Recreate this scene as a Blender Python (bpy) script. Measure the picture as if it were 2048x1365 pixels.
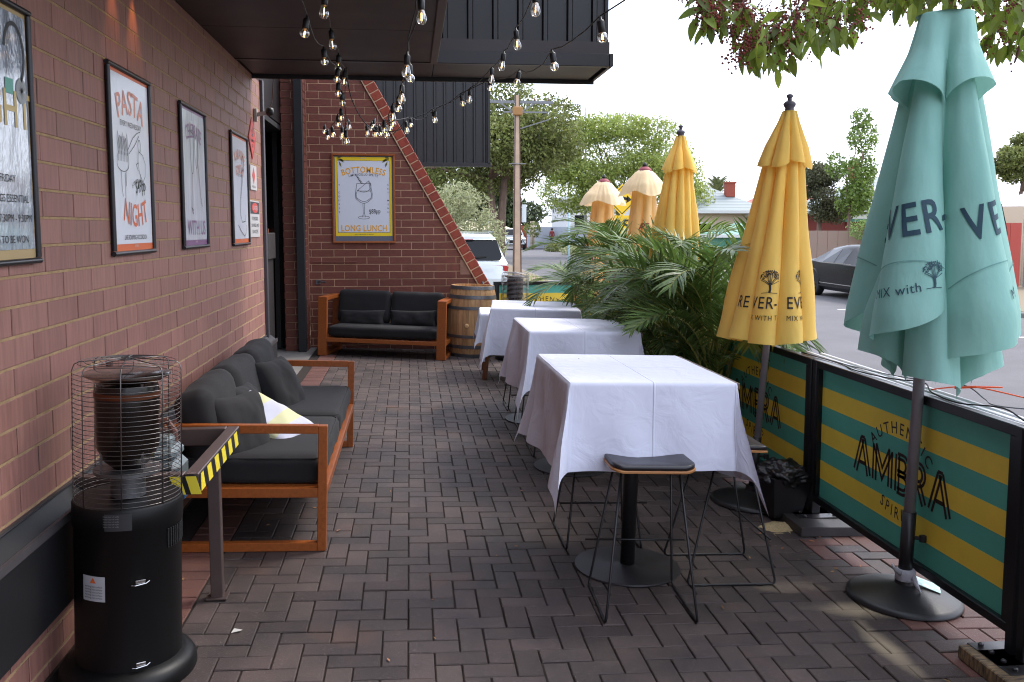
import bpy, bmesh, math, random
import numpy as np
from mathutils import Vector, Matrix, noise, Euler
random.seed(7); rng = np.random.default_rng(7)
for o in list(bpy.data.objects): bpy.data.objects.remove(o)
SC = bpy.context.scene
COL = SC.collection
R = math.radians; PI = math.pi; sin = math.sin; cos = math.cos

# ------------------------------------------------------------ camera, sky, sun, exposure
PITCH = math.atan(165/1790.); YAW = math.atan(204/1798.); CAMZ = 1.667
cam = bpy.data.objects.new('camera', bpy.data.cameras.new('camera')); COL.objects.link(cam)
cam.location = (0, 0, CAMZ); cam.rotation_euler = (PI/2-PITCH, 0, -YAW)
cam.data.sensor_width = 36; cam.data.lens = 36*1790/2048.; cam.data.shift_y = -62.5/2048.
cam.data.clip_start = .05; cam.data.clip_end = 2000
cam.data.dof.use_dof = True; cam.data.dof.focus_distance = 4.6; cam.data.dof.aperture_fstop = 16.0
SC.camera = cam
SUN_EL, SUN_AZ = 52, 62      # azimuth: direction the light comes from, clockwise from +Y
W = bpy.data.worlds.new('World'); SC.world = W; W.use_nodes = True
wn = W.node_tree.nodes; wl = W.node_tree.links; wn.clear()
sky = wn.new('ShaderNodeTexSky'); sky.sky_type = 'NISHITA'; sky.sun_disc = False
sky.sun_elevation = R(SUN_EL); sky.sun_rotation = R(SUN_AZ); sky.air_density = 1.0; sky.dust_density = 4.0
mixs = wn.new('ShaderNodeMix'); mixs.data_type = 'RGBA'; mixs.inputs[0].default_value = .62
mixs.inputs[7].default_value = (9.2, 9.9, 11.8, 1)     # high thin overcast
bg = wn.new('ShaderNodeBackground'); bg.inputs[1].default_value = .15
wo = wn.new('ShaderNodeOutputWorld')
wl.new(sky.outputs[0], mixs.inputs[6]); wl.new(mixs.outputs[2], bg.inputs[0]); wl.new(bg.outputs[0], wo.inputs[0])
sun = bpy.data.objects.new('sun', bpy.data.lights.new('sun', 'SUN')); COL.objects.link(sun)
sun.data.energy = 1.3; sun.data.angle = R(14); sun.data.color = (1, .96, .9)
sd = Vector((sin(R(SUN_AZ))*cos(R(SUN_EL)), cos(R(SUN_AZ))*cos(R(SUN_EL)), sin(R(SUN_EL))))
sun.rotation_euler = sd.to_track_quat('Z', 'Y').to_euler()
SC.view_settings.view_transform = 'Standard'; SC.view_settings.look = 'None'
SC.view_settings.exposure = 1.02; SC.view_settings.gamma = 1.0
SC.cycles.filter_width = 1.1; SC.cycles.max_bounces = 7; SC.cycles.transparent_max_bounces = 14

# ------------------------------------------------------------ helpers
SL = .03                       # the paved forecourt falls 3 cm per metre towards the road
def gz(x): return -SL*x
_F = Vector((sin(YAW)*cos(PITCH), cos(YAW)*cos(PITCH), -sin(PITCH))); _R = Vector((cos(YAW), -sin(YAW), 0)); _U = _R.cross(_F)
def seen(p, m=40):             # used only to choose which alike pieces become single objects
    v = Vector(p)-Vector((0, 0, CAMZ)); w = v.dot(_F)
    if w < .3: return 0
    x = 1024+1790*v.dot(_R)/w; y = 620-1790*v.dot(_U)/w
    return 1/w if (-m < x < 2048+m and -m < y < 1365+m) else 0

def lin(c):
    c = c/255.
    return c/12.92 if c <= .04045 else ((c+.055)/1.055)**2.4
def rgb(r, g, b): return (lin(r), lin(g), lin(b), 1)

MATS = {}
def mat(name, col, rough=.6, metal=0., var=0., nscale=0, namt=0., col2=None, bump=0., bscale=200., spec=.5,
        coat=0., emit=None, estr=0., trans=0., stretch=(1, 1, 1), bdist=.002, alpha=None, sheen=0., rvar=0.):
    if name in MATS: return MATS[name]
    m = bpy.data.materials.new(name); m.use_nodes = True; MATS[name] = m
    n = m.node_tree.nodes; l = m.node_tree.links; p = n['Principled BSDF']; out = n['Material Output']
    if len(col) == 3: col = (*col, 1)
    p.inputs['Roughness'].default_value = rough; p.inputs['Metallic'].default_value = metal
    p.inputs['Specular IOR Level'].default_value = spec; p.inputs['Coat Weight'].default_value = coat
    p.inputs['Coat Roughness'].default_value = .08
    if sheen: p.inputs['Sheen Weight'].default_value = sheen
    tc = n.new('ShaderNodeNewGeometry'); mp = n.new('ShaderNodeMapping'); mp.inputs['Scale'].default_value = stretch
    l.new(tc.outputs['Position'], mp.inputs[0])
    c = None
    if namt or col2:
        t = n.new('ShaderNodeTexNoise'); t.inputs['Scale'].default_value = nscale or 5; t.inputs['Detail'].default_value = 5
        t.inputs['Roughness'].default_value = .6
        l.new(mp.outputs[0], t.inputs[0])
        ramp = n.new('ShaderNodeValToRGB'); ramp.color_ramp.elements[0].position = .33; ramp.color_ramp.elements[1].position = .67
        c2 = col2 or tuple(x*(1-namt) for x in col[:3])+(1,)
        ramp.color_ramp.elements[0].color = c2 if len(c2) == 4 else (*c2, 1); ramp.color_ramp.elements[1].color = col
        l.new(t.outputs[0], ramp.inputs[0]); c = ramp.outputs[0]
        if rvar:
            mr = n.new('ShaderNodeMapRange'); mr.inputs[3].default_value = rough-rvar; mr.inputs[4].default_value = rough+rvar
            l.new(t.outputs[0], mr.inputs[0]); l.new(mr.outputs[0], p.inputs['Roughness'])
    if var:
        oi = n.new('ShaderNodeObjectInfo'); ad = n.new('ShaderNodeMath'); ad.operation = 'ADD'
        l.new(oi.outputs['Random'], ad.inputs[0]); l.new(tc.outputs['Random Per Island'], ad.inputs[1])
        fr = n.new('ShaderNodeMath'); fr.operation = 'FRACT'; l.new(ad.outputs[0], fr.inputs[0])
        mr2 = n.new('ShaderNodeMapRange'); mr2.inputs[3].default_value = 1-var; mr2.inputs[4].default_value = 1+var
        l.new(fr.outputs[0], mr2.inputs[0])
        hs = n.new('ShaderNodeHueSaturation'); l.new(mr2.outputs[0], hs.inputs['Value'])
        mh = n.new('ShaderNodeMath'); mh.operation = 'MULTIPLY_ADD'; mh.inputs[1].default_value = var*.06; mh.inputs[2].default_value = .5-var*.03
        m7 = n.new('ShaderNodeMath'); m7.operation = 'MULTIPLY'; m7.inputs[1].default_value = 7.31; l.new(fr.outputs[0], m7.inputs[0])
        f7 = n.new('ShaderNodeMath'); f7.operation = 'FRACT'; l.new(m7.outputs[0], f7.inputs[0])
        l.new(f7.outputs[0], mh.inputs[0]); l.new(mh.outputs[0], hs.inputs['Hue'])
        if c: l.new(c, hs.inputs['Color'])
        else: hs.inputs['Color'].default_value = col
        c = hs.outputs[0]
    if c: l.new(c, p.inputs['Base Color'])
    else: p.inputs['Base Color'].default_value = col
    if bump:
        t2 = n.new('ShaderNodeTexNoise'); t2.inputs['Scale'].default_value = bscale; t2.inputs['Detail'].default_value = 4
        b = n.new('ShaderNodeBump'); b.inputs['Strength'].default_value = bump; b.inputs['Distance'].default_value = bdist
        l.new(mp.outputs[0], t2.inputs[0]); l.new(t2.outputs[0], b.inputs['Height']); l.new(b.outputs[0], p.inputs['Normal'])
    if emit: p.inputs['Emission Color'].default_value = (*emit[:3], 1); p.inputs['Emission Strength'].default_value = estr
    if trans:
        tr = n.new('ShaderNodeBsdfTranslucent'); mx = n.new('ShaderNodeMixShader'); mx.inputs[0].default_value = trans
        if c: l.new(c, tr.inputs[0])
        else: tr.inputs[0].default_value = col
        l.new(p.outputs[0], mx.inputs[1]); l.new(tr.outputs[0], mx.inputs[2]); l.new(mx.outputs[0], out.inputs[0])
    m['_c'] = 1
    return m

def glassy(name, tint=(1, 1, 1), refl=.25, rough=.02, dens=0.):      # thin clear pane or bulb wall
    if name in MATS: return MATS[name]
    m = bpy.data.materials.new(name); m.use_nodes = True; MATS[name] = m
    n = m.node_tree.nodes; l = m.node_tree.links; n.clear()
    o = n.new('ShaderNodeOutputMaterial'); mx = n.new('ShaderNodeMixShader'); tp = n.new('ShaderNodeBsdfTransparent'); g = n.new('ShaderNodeBsdfGlossy')
    g.inputs['Roughness'].default_value = rough; tp.inputs[0].default_value = (*tint, 1)
    lw = n.new('ShaderNodeLayerWeight'); lw.inputs[0].default_value = .35
    mr = n.new('ShaderNodeMapRange'); mr.inputs[3].default_value = refl*.3+dens; mr.inputs[4].default_value = min(1, refl*3+dens)
    l.new(lw.outputs['Facing'], mr.inputs[0]); l.new(mr.outputs[0], mx.inputs[0])
    l.new(tp.outputs[0], mx.inputs[1]); l.new(g.outputs[0], mx.inputs[2]); l.new(mx.outputs[0], o.inputs[0])
    return m

class MB:
    def __init__(s): s.v = []; s.f = []; s.m = []
    def add(s, vs, fs, mi=0):
        b = len(s.v); s.v += [tuple(x) for x in vs]; s.f += [tuple(b+i for i in f) for f in fs]; s.m += [mi]*len(fs); return s
    def box(s, c, d, rot=None, mi=0, ch=0.):
        hx, hy, hz = d[0]/2, d[1]/2, d[2]/2
        if ch:
            ch = min(ch, hx*.9, hy*.9, hz*.9); P = []; idx = {}
            for sx in (-1, 1):
                for sy in (-1, 1):
                    for sz in (-1, 1):
                        for k in range(3):
                            q = [sx*(hx-ch), sy*(hy-ch), sz*(hz-ch)]; q[k] = (sx*hx, sy*hy, sz*hz)[k]
                            idx[(sx, sy, sz, k)] = len(P); P.append(q)
            F = []
            for k in range(3):
                a, b = [i for i in range(3) if i != k]
                for sk in (-1, 1):
                    q = []
                    for sa, sb in ((-1, -1), (1, -1), (1, 1), (-1, 1)):
                        t = [0, 0, 0]; t[k] = sk; t[a] = sa; t[b] = sb; q.append(idx[(*t, k)])
                    if (sk > 0) != (k != 1): q.reverse()
                    F.append(q)
            for k in range(3):
                a, b = [i for i in range(3) if i != k]
                for sa in (-1, 1):
                    for sb in (-1, 1):
                        t = [0, 0, 0]; t[a] = sa; t[b] = sb; t1 = t[:]; t2 = t[:]; t1[k] = -1; t2[k] = 1
                        F.append([idx[(*t1, a)], idx[(*t2, a)], idx[(*t2, b)], idx[(*t1, b)]])
            for sx in (-1, 1):
                for sy in (-1, 1):
                    for sz in (-1, 1): F.append([idx[(sx, sy, sz, 0)], idx[(sx, sy, sz, 1)], idx[(sx, sy, sz, 2)]])
        else:
            P = [[sx*hx, sy*hy, sz*hz] for sx in (-1, 1) for sy in (-1, 1) for sz in (-1, 1)]
            F = [(0, 1, 3, 2), (4, 6, 7, 5), (0, 4, 5, 1), (2, 3, 7, 6), (0, 2, 6, 4), (1, 5, 7, 3)]
        if rot is not None:
            M = rot if isinstance(rot, Matrix) else Matrix.Rotation(rot, 3, 'Z')
            P = [M @ Vector(q) for q in P]
        return s.add([(q[0]+c[0], q[1]+c[1], q[2]+c[2]) for q in P], F, mi)
    def bar(s, a, b, w, h, mi=0, ch=0., up=(0, 0, 1)):     # box beam from a to b
        a = Vector(a); b = Vector(b); d = b-a; L = d.length; x = d/L; u = Vector(up)
        y = u.cross(x)
        if y.length < 1e-4: y = Vector((0, 1, 0)).cross(x)
        y.normalize(); z = x.cross(y); M = Matrix((x, y, z)).transposed()
        return s.box((a+b)/2, (L, w, h), M, mi, ch)
    def tube(s, pts, r, n=8, closed=False, mi=0, cap=True):
        pts = [Vector(p) for p in pts]; N = len(pts); rs = r if isinstance(r, (list, tuple)) else [r]*N
        V = []; prev = None
        for i, p in enumerate(pts):
            if closed: t = (pts[(i+1) % N]-pts[i-1])
            else: t = pts[min(i+1, N-1)]-pts[max(i-1, 0)]
            if t.length < 1e-9: t = Vector((0, 0, 1))
            t.normalize()
            if prev is None:
                u = Vector((0, 0, 1)) if abs(t.z) < .9 else Vector((1, 0, 0)); a = t.cross(u).normalized()
            else:
                a = prev-t*prev.dot(t)
                if a.length < 1e-6: a = t.orthogonal()
                a.normalize()
            prev = a; b = t.cross(a)
            for k in range(n):
                an = 2*PI*k/n; V.append(p+(a*cos(an)+b*sin(an))*rs[i])
        F = []; M = N if closed else N-1
        for i in range(M):
            j = (i+1) % N
            for k in range(n):
                k2 = (k+1) % n; F.append((i*n+k, i*n+k2, j*n+k2, j*n+k))
        if cap and not closed: F.append(tuple(range(n-1, -1, -1))); F.append(tuple((N-1)*n+k for k in range(n)))
        return s.add(V, F, mi)
    def lathe(s, prof, n=24, c=(0, 0, 0), a0=0, a1=2*PI, mi=0, cap=True):
        full = abs(a1-a0-2*PI) < 1e-6; m = n if full else n+1; V = []; F = []
        for (r, z) in prof:
            for k in range(m):
                an = a0+(a1-a0)*k/n; V.append((c[0]+r*cos(an), c[1]+r*sin(an), c[2]+z))
        for i in range(len(prof)-1):
            for k in range(n):
                k2 = (k+1) % m; F.append((i*m+k, i*m+k2, (i+1)*m+k2, (i+1)*m+k))
        if cap and full:
            if prof[0][0] > 1e-4: F.append(tuple(range(n-1, -1, -1)))
            if prof[-1][0] > 1e-4: F.append(tuple((len(prof)-1)*m+k for k in range(n)))
        return s.add(V, F, mi)
    def prism(s, poly, fr, d, mi=0):        # polygon in the (u,v) plane of frame fr, from w=0 to w=d
        n = len(poly); V = [fr(u, v, 0) for u, v in poly]+[fr(u, v, d) for u, v in poly]
        F = [tuple(range(n-1, -1, -1)), tuple(range(n, 2*n))]+[(i, (i+1) % n, n+(i+1) % n, n+i) for i in range(n)]
        return s.add(V, F, mi)
    def quad(s, a, b, c, d, mi=0): return s.add([a, b, c, d], [(0, 1, 2, 3)], mi)
    def mesh(s, name, mats, smooth=False):
        me = bpy.data.meshes.new(name); me.from_pydata(s.v, [], s.f)
        for m in (mats if isinstance(mats, (list, tuple)) else [mats]): me.materials.append(m)
        if any(s.m): me.polygons.foreach_set('material_index', s.m)
        if smooth: me.polygons.foreach_set('use_smooth', [True]*len(s.f))
        me.update(); return me
    def obj(s, name, mats, parent=None, smooth=False, **k):
        return link(name, s.mesh(name, mats, smooth), parent, **k)

def link(name, data, parent=None, loc=None, rot=None, **props):
    o = bpy.data.objects.new(name, data); COL.objects.link(o)
    if parent: o.parent = parent
    if loc is not None: o.location = loc
    if rot is not None: o.rotation_euler = rot
    for k, v in props.items(): o[k] = v
    return o
def autosm(o, ang=40):
    me = o.data; me.polygons.foreach_set('use_smooth', [True]*len(me.polygons))
    try: me.set_sharp_from_angle(angle=R(ang))
    except Exception: pass
    return o
def thing(name, label, cat, loc=(0, 0, 0), rz=0, group=None, tilt=False):
    o = bpy.data.objects.new(name, None); COL.objects.link(o); o.empty_display_size = .1
    M = Matrix.Rotation(rz, 3, 'Z')
    if tilt: M = Matrix.Rotation(math.atan(SL), 3, 'Y') @ M
    o.location = loc; o.rotation_euler = M.to_euler()
    o['label'] = label; o['category'] = cat
    if group: o['group'] = group
    return o
def tag(o, label, cat, group=None):
    o['label'] = label; o['category'] = cat
    if group: o['group'] = group
    return o
def copy_tree(o, parent=None):
    c = o.copy(); COL.objects.link(c); c.parent = parent
    for ch in list(o.children): copy_tree(ch, c)
    return c
def frame(O, U, V, N):
    O, U, V, N = map(Vector, (O, U, V, N))
    return lambda u, v, w=0: O+U*u+V*v+N*w

_tc = {}
def text2(s, size=1., bold=0., space=1., font_sx=1.):      # flat text outline centred on x, baseline at 0
    k = (s, bold, space)
    if k not in _tc:
        cu = bpy.data.curves.new('t', 'FONT'); cu.body = s; cu.size = 1; cu.offset = bold; cu.align_x = 'CENTER'
        cu.resolution_u = 3; cu.space_character = space
        ob = bpy.data.objects.new('t', cu); me = ob.to_mesh()
        _tc[k] = ([tuple(v.co[:2]) for v in me.vertices], [tuple(p.vertices) for p in me.polygons])
        ob.to_mesh_clear(); bpy.data.objects.remove(ob); bpy.data.curves.remove(cu)
    v, f = _tc[k]
    return [(x*size*font_sx, y*size) for x, y in v], f
def cutup(vf, step):                       # slice a flat mesh finely so that it can follow a curved surface
    v, f = vf; bm = bmesh.new(); bv = [bm.verts.new((x, y, 0)) for x, y in v]
    for q in f:
        try: bm.faces.new([bv[i] for i in q])
        except ValueError: pass
    xs = [x for x, y in v]; ys = [y for x, y in v]
    for ax, lo, hi in ((0, min(xs), max(xs)), (1, min(ys), max(ys))):
        k = lo+step
        while k < hi:
            co = [0, 0, 0]; no = [0, 0, 0]; co[ax] = k; no[ax] = 1
            bmesh.ops.bisect_plane(bm, geom=bm.verts[:]+bm.edges[:]+bm.faces[:], plane_co=co, plane_no=no); k += step
    bm.verts.index_update(); r = ([(a.co.x, a.co.y) for a in bm.verts], [tuple(a.index for a in q.verts) for q in bm.faces]); bm.free()
    return r
def bend(vf, rad):                         # arch upwards (rad > 0) or downwards (rad < 0)
    return [((rad+y)*sin(x/rad), (rad+y)*cos(x/rad)-rad) for x, y in vf[0]], vf[1]
def shift(vf, dx, dy, rot=0):
    c, s_ = cos(rot), sin(rot)
    return [(x*c-y*s_+dx, x*s_+y*c+dy) for x, y in vf[0]], vf[1]
def ribbon(pts, w):                        # 2-d stroke
    P = [Vector(p).to_2d() if not isinstance(p, Vector) else p for p in pts]; V = []; F = []
    for i, p in enumerate(P):
        t = P[min(i+1, len(P)-1)]-P[max(i-1, 0)]
        if t.length < 1e-9: t = Vector((1, 0))
        t.normalize(); n = Vector((-t.y, t.x)); k = w/2
        if 0 < i < len(P)-1:
            a = (P[i]-P[i-1]).normalized(); b = (P[i+1]-P[i]).normalized(); c_ = max(.5, cos(a.angle(b)/2)) if a.length and b.length else 1; k /= c_
        V += [tuple(p+n*k), tuple(p-n*k)]
    for i in range(len(P)-1): F.append((2*i, 2*i+1, 2*i+3, 2*i+2))
    return V, F
def merge(*vfs):
    V = []; F = []
    for v, f in vfs:
        b = len(V); V += list(v); F += [tuple(b+i for i in q) for q in f]
    return V, F
def arcpts(cx, cy, rx, ry, a0, a1, n=14): return [(cx+rx*cos(a0+(a1-a0)*i/n), cy+ry*sin(a0+(a1-a0)*i/n)) for i in range(n+1)]
def put(vf, fr, w, name, m, parent, **k):
    b = MB(); b.add([fr(x, y, w) for x, y in vf[0]], vf[1]); return b.obj(name, m, parent, **k)

# ------------------------------------------------------------ materials
BLACK_METAL = mat('black_powdercoat', rgb(26, 25, 27), .42, 0, bump=.15, bscale=900, bdist=.0005)
BLACK_STEEL = mat('black_cladding_steel', rgb(27, 24, 26), .45, .0, nscale=1.2, namt=.25, rvar=.08)
SOFFIT = mat('dark_soffit_sheet', rgb(46, 35, 35), .5, 0, nscale=2, namt=.2, rvar=.1)
STEEL = mat('galvanised_steel', rgb(120, 120, 122), .38, .8, nscale=14, namt=.25, rvar=.1)
CAGEW = mat('steel_cage_wire', rgb(120, 116, 114), .32, .9)
CHROME = mat('chrome_wire', rgb(190, 188, 186), .2, 1)
BRONZE = mat('bronze_painted_steel', rgb(104, 88, 84), .4, .5, nscale=6, namt=.15)
WHITE_CLOTH = None
ORANGE_WOOD = mat('orange_stained_timber', rgb(158, 84, 34), .38, 0, nscale=9, namt=.28, stretch=(6, 1, 6), bump=.2, bscale=60, bdist=.001)
DARK_FABRIC = mat('charcoal_cushion_fabric', rgb(22, 20, 22), .9, 0, nscale=5, namt=.18, bump=.5, bscale=420, bdist=.0012, sheen=.03)
MORTAR = mat('cream_mortar', rgb(172, 142, 104), .95, 0, nscale=20, namt=.3, bump=.5, bscale=300, bdist=.001)
MORTAR_GREY = mat('pale_mortar', rgb(204, 168, 138), .95, 0, nscale=20, namt=.25)
RUBBER = mat('black_rubber', rgb(24, 24, 25), .7)
GREYDARK = mat('interior_gloom_black', rgb(20, 18, 19), .8)  # near-black colour stands in for the shade of an unlit room

def brick_mat(name, c1, c2, streak, rough=.62, var=.10):
    m = mat(name, c1, rough, 0, var=var, nscale=7, col2=c2, stretch=streak, bump=.35, bscale=26, bdist=.0012, rvar=.12)
    return m
BRICK_L = brick_mat('wine_brown_brick', rgb(156, 110, 98), rgb(132, 90, 80), (1, 7, .6))
BRICK_E = brick_mat('red_brown_brick', rgb(120, 66, 52), rgb(102, 54, 44), (2, 1, 6), var=.09)
COPING = brick_mat('terracotta_coping', rgb(152, 64, 42), rgb(128, 50, 34), (2, 2, 2), .5, var=.08)

def paver_mat(name, base, dark, sandy=True, var=.22):
    m = mat(name, base, .66, 0, var=var, nscale=3.0, col2=dark, bump=.7, bscale=160, bdist=.0022, rvar=.1, spec=.35)
    n = m.node_tree.nodes; l = m.node_tree.links; p = n['Principled BSDF']
    src = p.inputs['Base Color'].links[0].from_socket; geo = [x for x in n if x.type == 'NEW_GEOMETRY'][0]
    # fine pale aggregate
    tn = n.new('ShaderNodeTexNoise'); tn.inputs['Scale'].default_value = 260; tn.inputs['Detail'].default_value = 2; l.new(geo.outputs['Position'], tn.inputs[0])
    rp = n.new('ShaderNodeMapRange'); rp.inputs[1].default_value = .62; rp.inputs[2].default_value = .78; l.new(tn.outputs[0], rp.inputs[0])
    mx = n.new('ShaderNodeMix'); mx.data_type = 'RGBA'; l.new(rp.outputs[0], mx.inputs[0]); l.new(src, mx.inputs[6]); mx.inputs[7].default_value = rgb(150, 138, 130)
    # rusty and brown stains
    ts = n.new('ShaderNodeTexNoise'); ts.inputs['Scale'].default_value = 1.9; ts.inputs['Detail'].default_value = 7; l.new(geo.outputs['Position'], ts.inputs[0])
    rs = n.new('ShaderNodeMapRange'); rs.inputs[1].default_value = .60; rs.inputs[2].default_value = .78; rs.inputs[4].default_value = .6; l.new(ts.outputs[0], rs.inputs[0])
    m2 = n.new('ShaderNodeMix'); m2.data_type = 'RGBA'; l.new(rs.outputs[0], m2.inputs[0]); l.new(mx.outputs[2], m2.inputs[6]); m2.inputs[7].default_value = rgb(108, 78, 62)
    last = m2.outputs[2]
    if sandy:   # sand swept over the pavers in front of the parasol foot
        sx = n.new('ShaderNodeSeparateXYZ'); l.new(geo.outputs['Position'], sx.inputs[0])
        w = n.new('ShaderNodeTexNoise'); w.inputs['Scale'].default_value = 4.5; w.inputs['Detail'].default_value = 6; l.new(geo.outputs['Position'], w.inputs[0])
        def mth(op, a, b=None, c=None):
            q = n.new('ShaderNodeMath'); q.operation = op
            for i, z in enumerate((a, b, c)):
                if z is None: continue
                if isinstance(z, (int, float)): q.inputs[i].default_value = z
                else: l.new(z, q.inputs[i])
            return q.outputs[0]
        tot = None
        for (cx, cy, ax, ay, s_) in ((2.02, 3.72, .30, .10, 1.), (1.93, 3.36, .07, .30, 1.), (1.80, 3.98, .26, .12, .55), (1.6, 4.2, .25, .2, .3)):
            dx = mth('DIVIDE', mth('SUBTRACT', sx.outputs[0], cx), ax); dy = mth('DIVIDE', mth('SUBTRACT', sx.outputs[1], cy), ay)
            d2 = mth('ADD', mth('MULTIPLY', dx, dx), mth('MULTIPLY', dy, dy))
            g = mth('MULTIPLY', mth('EXPONENT', mth('MULTIPLY', d2, -1.)), s_)
            tot = g if tot is None else mth('MAXIMUM', tot, g)
        v = mth('ADD', tot, mth('MULTIPLY', mth('SUBTRACT', w.outputs[0], .5), 1.1))
        k = n.new('ShaderNodeMapRange'); k.inputs[1].default_value = .35; k.inputs[2].default_value = .95; k.inputs[4].default_value = .75; l.new(v, k.inputs[0])
        kk = mth('MULTIPLY', k.outputs[0], mth('MINIMUM', mth('MULTIPLY', tot, 3.), 1.))
        m3 = n.new('ShaderNodeMix'); m3.data_type = 'RGBA'; l.new(kk, m3.inputs[0]); l.new(last, m3.inputs[6]); m3.inputs[7].default_value = rgb(178, 160, 132)
        last = m3.outputs[2]
    l.new(last, p.inputs['Base Color'])
    return m
PAVER = paver_mat('charcoal_paver', rgb(80, 67, 63), rgb(53, 46, 46), var=.28)
PAVER_RED = paver_mat('red_paver', rgb(104, 68, 60), rgb(84, 56, 52), sandy=False, var=.14)
JOINT = mat('dark_joint_sand', rgb(44, 33, 28), .98, 0, nscale=30, namt=.45)
CONCRETE = mat('grey_concrete', rgb(120, 116, 112), .85, 0, nscale=3, namt=.25, bump=.3, bscale=90)
ASPHALT = mat('pale_worn_asphalt', rgb(98, 96, 98), .9, 0, nscale=.9, namt=.22, bump=.6, bscale=160, bdist=.004)
VERGE = mat('sandy_verge', rgb(128, 112, 94), .95, 0, nscale=2.2, col2=rgb(122, 112, 90), bump=.4, bscale=40)
LAND = mat('dry_ground', rgb(122, 116, 96), .95, 0, nscale=.3, col2=rgb(96, 104, 70))
LEAF_D = mat('olive_green_foliage', rgb(122, 130, 70), .6, 0, var=.5, nscale=.5, namt=.3, trans=.35)
LEAF_L = mat('bright_green_foliage', rgb(160, 174, 90), .55, 0, var=.4, nscale=.6, namt=.25, trans=.4)
LEAF_G = mat('grey_green_foliage', rgb(158, 162, 124), .65, 0, var=.4, trans=.35)
LEAF_K = mat('deep_green_foliage', rgb(66, 80, 46), .6, 0, var=.45, trans=.25)
BARK = mat('grey_brown_bark', rgb(118, 96, 82), .9, 0, nscale=8, namt=.4, stretch=(1, 1, .2), bump=.6, bscale=30, bdist=.02)

# ------------------------------------------------------------ the ground
g = MB(); g.quad((-60, -40, -.62), (400, -40, -.62), (400, 900, -.62), (-60, 900, -.62)); g.obj('ground', LAND, kind='structure')
# forecourt slab that carries the pavers (falls towards the road)
pav = link('paving', None, kind='structure'); pav.rotation_euler = (0, math.atan(SL), 0)
pb = MB(); X0, X1, Y0, Y1 = -1.32, 2.98, -12.0, 13.6
pb.box(((X0+X1)/2, (Y0+Y1)/2, -.068), (X1-X0, Y1-Y0, .12)); bed = pb.obj('joint_sand', JOINT, pav)
U_ = .103; GX, GY = -.0255, 4.229-.103*36      # grid origin taken from a joint crossing
def pavermesh(nx, ny, name):
    b = MB(); gap = .0055; lx, ly = nx*U_-gap, ny*U_-gap; ch = .0035
    b.add([(gap/2, gap/2, -.014), (gap/2+lx, gap/2, -.014), (gap/2+lx, gap/2+ly, -.014), (gap/2, gap/2+ly, -.014)] +
          [(gap/2, gap/2, -ch), (gap/2+lx, gap/2, -ch), (gap/2+lx, gap/2+ly, -ch), (gap/2, gap/2+ly, -ch)] +
          [(gap/2+ch, gap/2+ch, 0), (gap/2+lx-ch, gap/2+ch, 0), (gap/2+lx-ch, gap/2+ly-ch, 0), (gap/2+ch, gap/2+ly-ch, 0)],
          [(0, 1, 5, 4), (1, 2, 6, 5), (2, 3, 7, 6), (3, 0, 4, 7), (4, 5, 9, 8), (5, 6, 10, 9), (6, 7, 11, 10), (7, 4, 8, 11), (8, 9, 10, 11)])
    return b
PV = []
i0 = int(math.floor((-1.045-GX)/U_))+1; i1 = int((2.94-GX)/U_); j1 = int((13.5-GY)/U_)
for i in range(i0, i1):
    for j in range(8, j1):
        k = (i+(j-36)) % 4; x = GX+i*U_; y = GY+j*U_
        if k == 0: PV.append((x, y, 2, 1) if i+1 < i1 else (x, y, 1, 1))
        elif k == 1 and i == i0: PV.append((x, y, 1, 1))
        elif k == 2: PV.append((x, y, 1, 2) if j+1 < j1 else (x, y, 1, 1))
        elif k == 3 and j == 8: PV.append((x, y, 1, 1))
xb = GX+i0*U_
rj = int((13.5-1.3)/U_)
REDS = [(xb-2*U_-.004, 1.3+q*U_, 2, 1) for q in range(rj)]
def isred(x, y): return x > 2.33+.10*sin(y*3.1) or (x > 2.12 and random.random() < .35)
items = [(p, isred(p[0], p[1])) for p in PV]+[(p, True) for p in REDS]
items.sort(key=lambda q: -seen((q[0][0], q[0][1], 0)))
pm = {}
for (nx, ny) in ((2, 1), (1, 2), (1, 1)):
    for rd in (0, 1): pm[(nx, ny, rd)] = pavermesh(nx, ny, '').mesh('paver', PAVER_RED if rd else PAVER)
rest = [MB(), MB()]
for q, ((x, y, nx, ny), rd) in enumerate(items):
    dz = random.uniform(-.002, .0018); jx, jy = random.uniform(-.0008, .0008), random.uniform(-.0008, .0008)
    if q < 299:
        o = link('paver', pm[(nx, ny, int(rd))], pav, loc=(x+jx, y+jy, dz), rot=(random.gauss(0, .007), random.gauss(0, .007), random.gauss(0, .004)))
    else:
        b = pavermesh(nx, ny, ''); b.v = [(a+x+jx, c+y+jy, d+dz) for a, c, d in b.v]; rest[int(rd)].add(b.v, b.f)
rest[0].obj('charcoal_pavers', PAVER, pav, kind='stuff'); rest[1].obj('red_pavers', PAVER_RED, pav, kind='stuff')

# outside the barrier: verge, kerb, road, far footpath
b = MB(); b.box((3.86, 30, -.22), (1.76, 180, .14)); b.obj('verge', VERGE, kind='structure')
b = MB(); b.box((4.82, 50, -.235), (.15, 220, .15), ch=.02); b.obj('kerb', CONCRETE, kind='structure')
b = MB(); b.quad((4.6, -40, -.262), (13.2, -40, -.262), (13.2, 160, -.262), (4.6, 160, -.262)); b.obj('road', ASPHALT, kind='structure')
b = MB(); b.box((13.08, 50, -.235), (.15, 220, .15), ch=.02); b.obj('kerb', CONCRETE, kind='structure')
b = MB(); b.box((16.2, 60, -.215), (6.1, 240, .13)); b.obj('footpath', VERGE, kind='structure')
b = MB(); b.box((-1, 58, -.36), (8, 88.5, .3)); b.obj('footpath', VERGE, kind='structure')
wl_ = mat('worn_white_road_paint', rgb(205, 205, 205), .8, 0, nscale=6, namt=.2)
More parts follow.
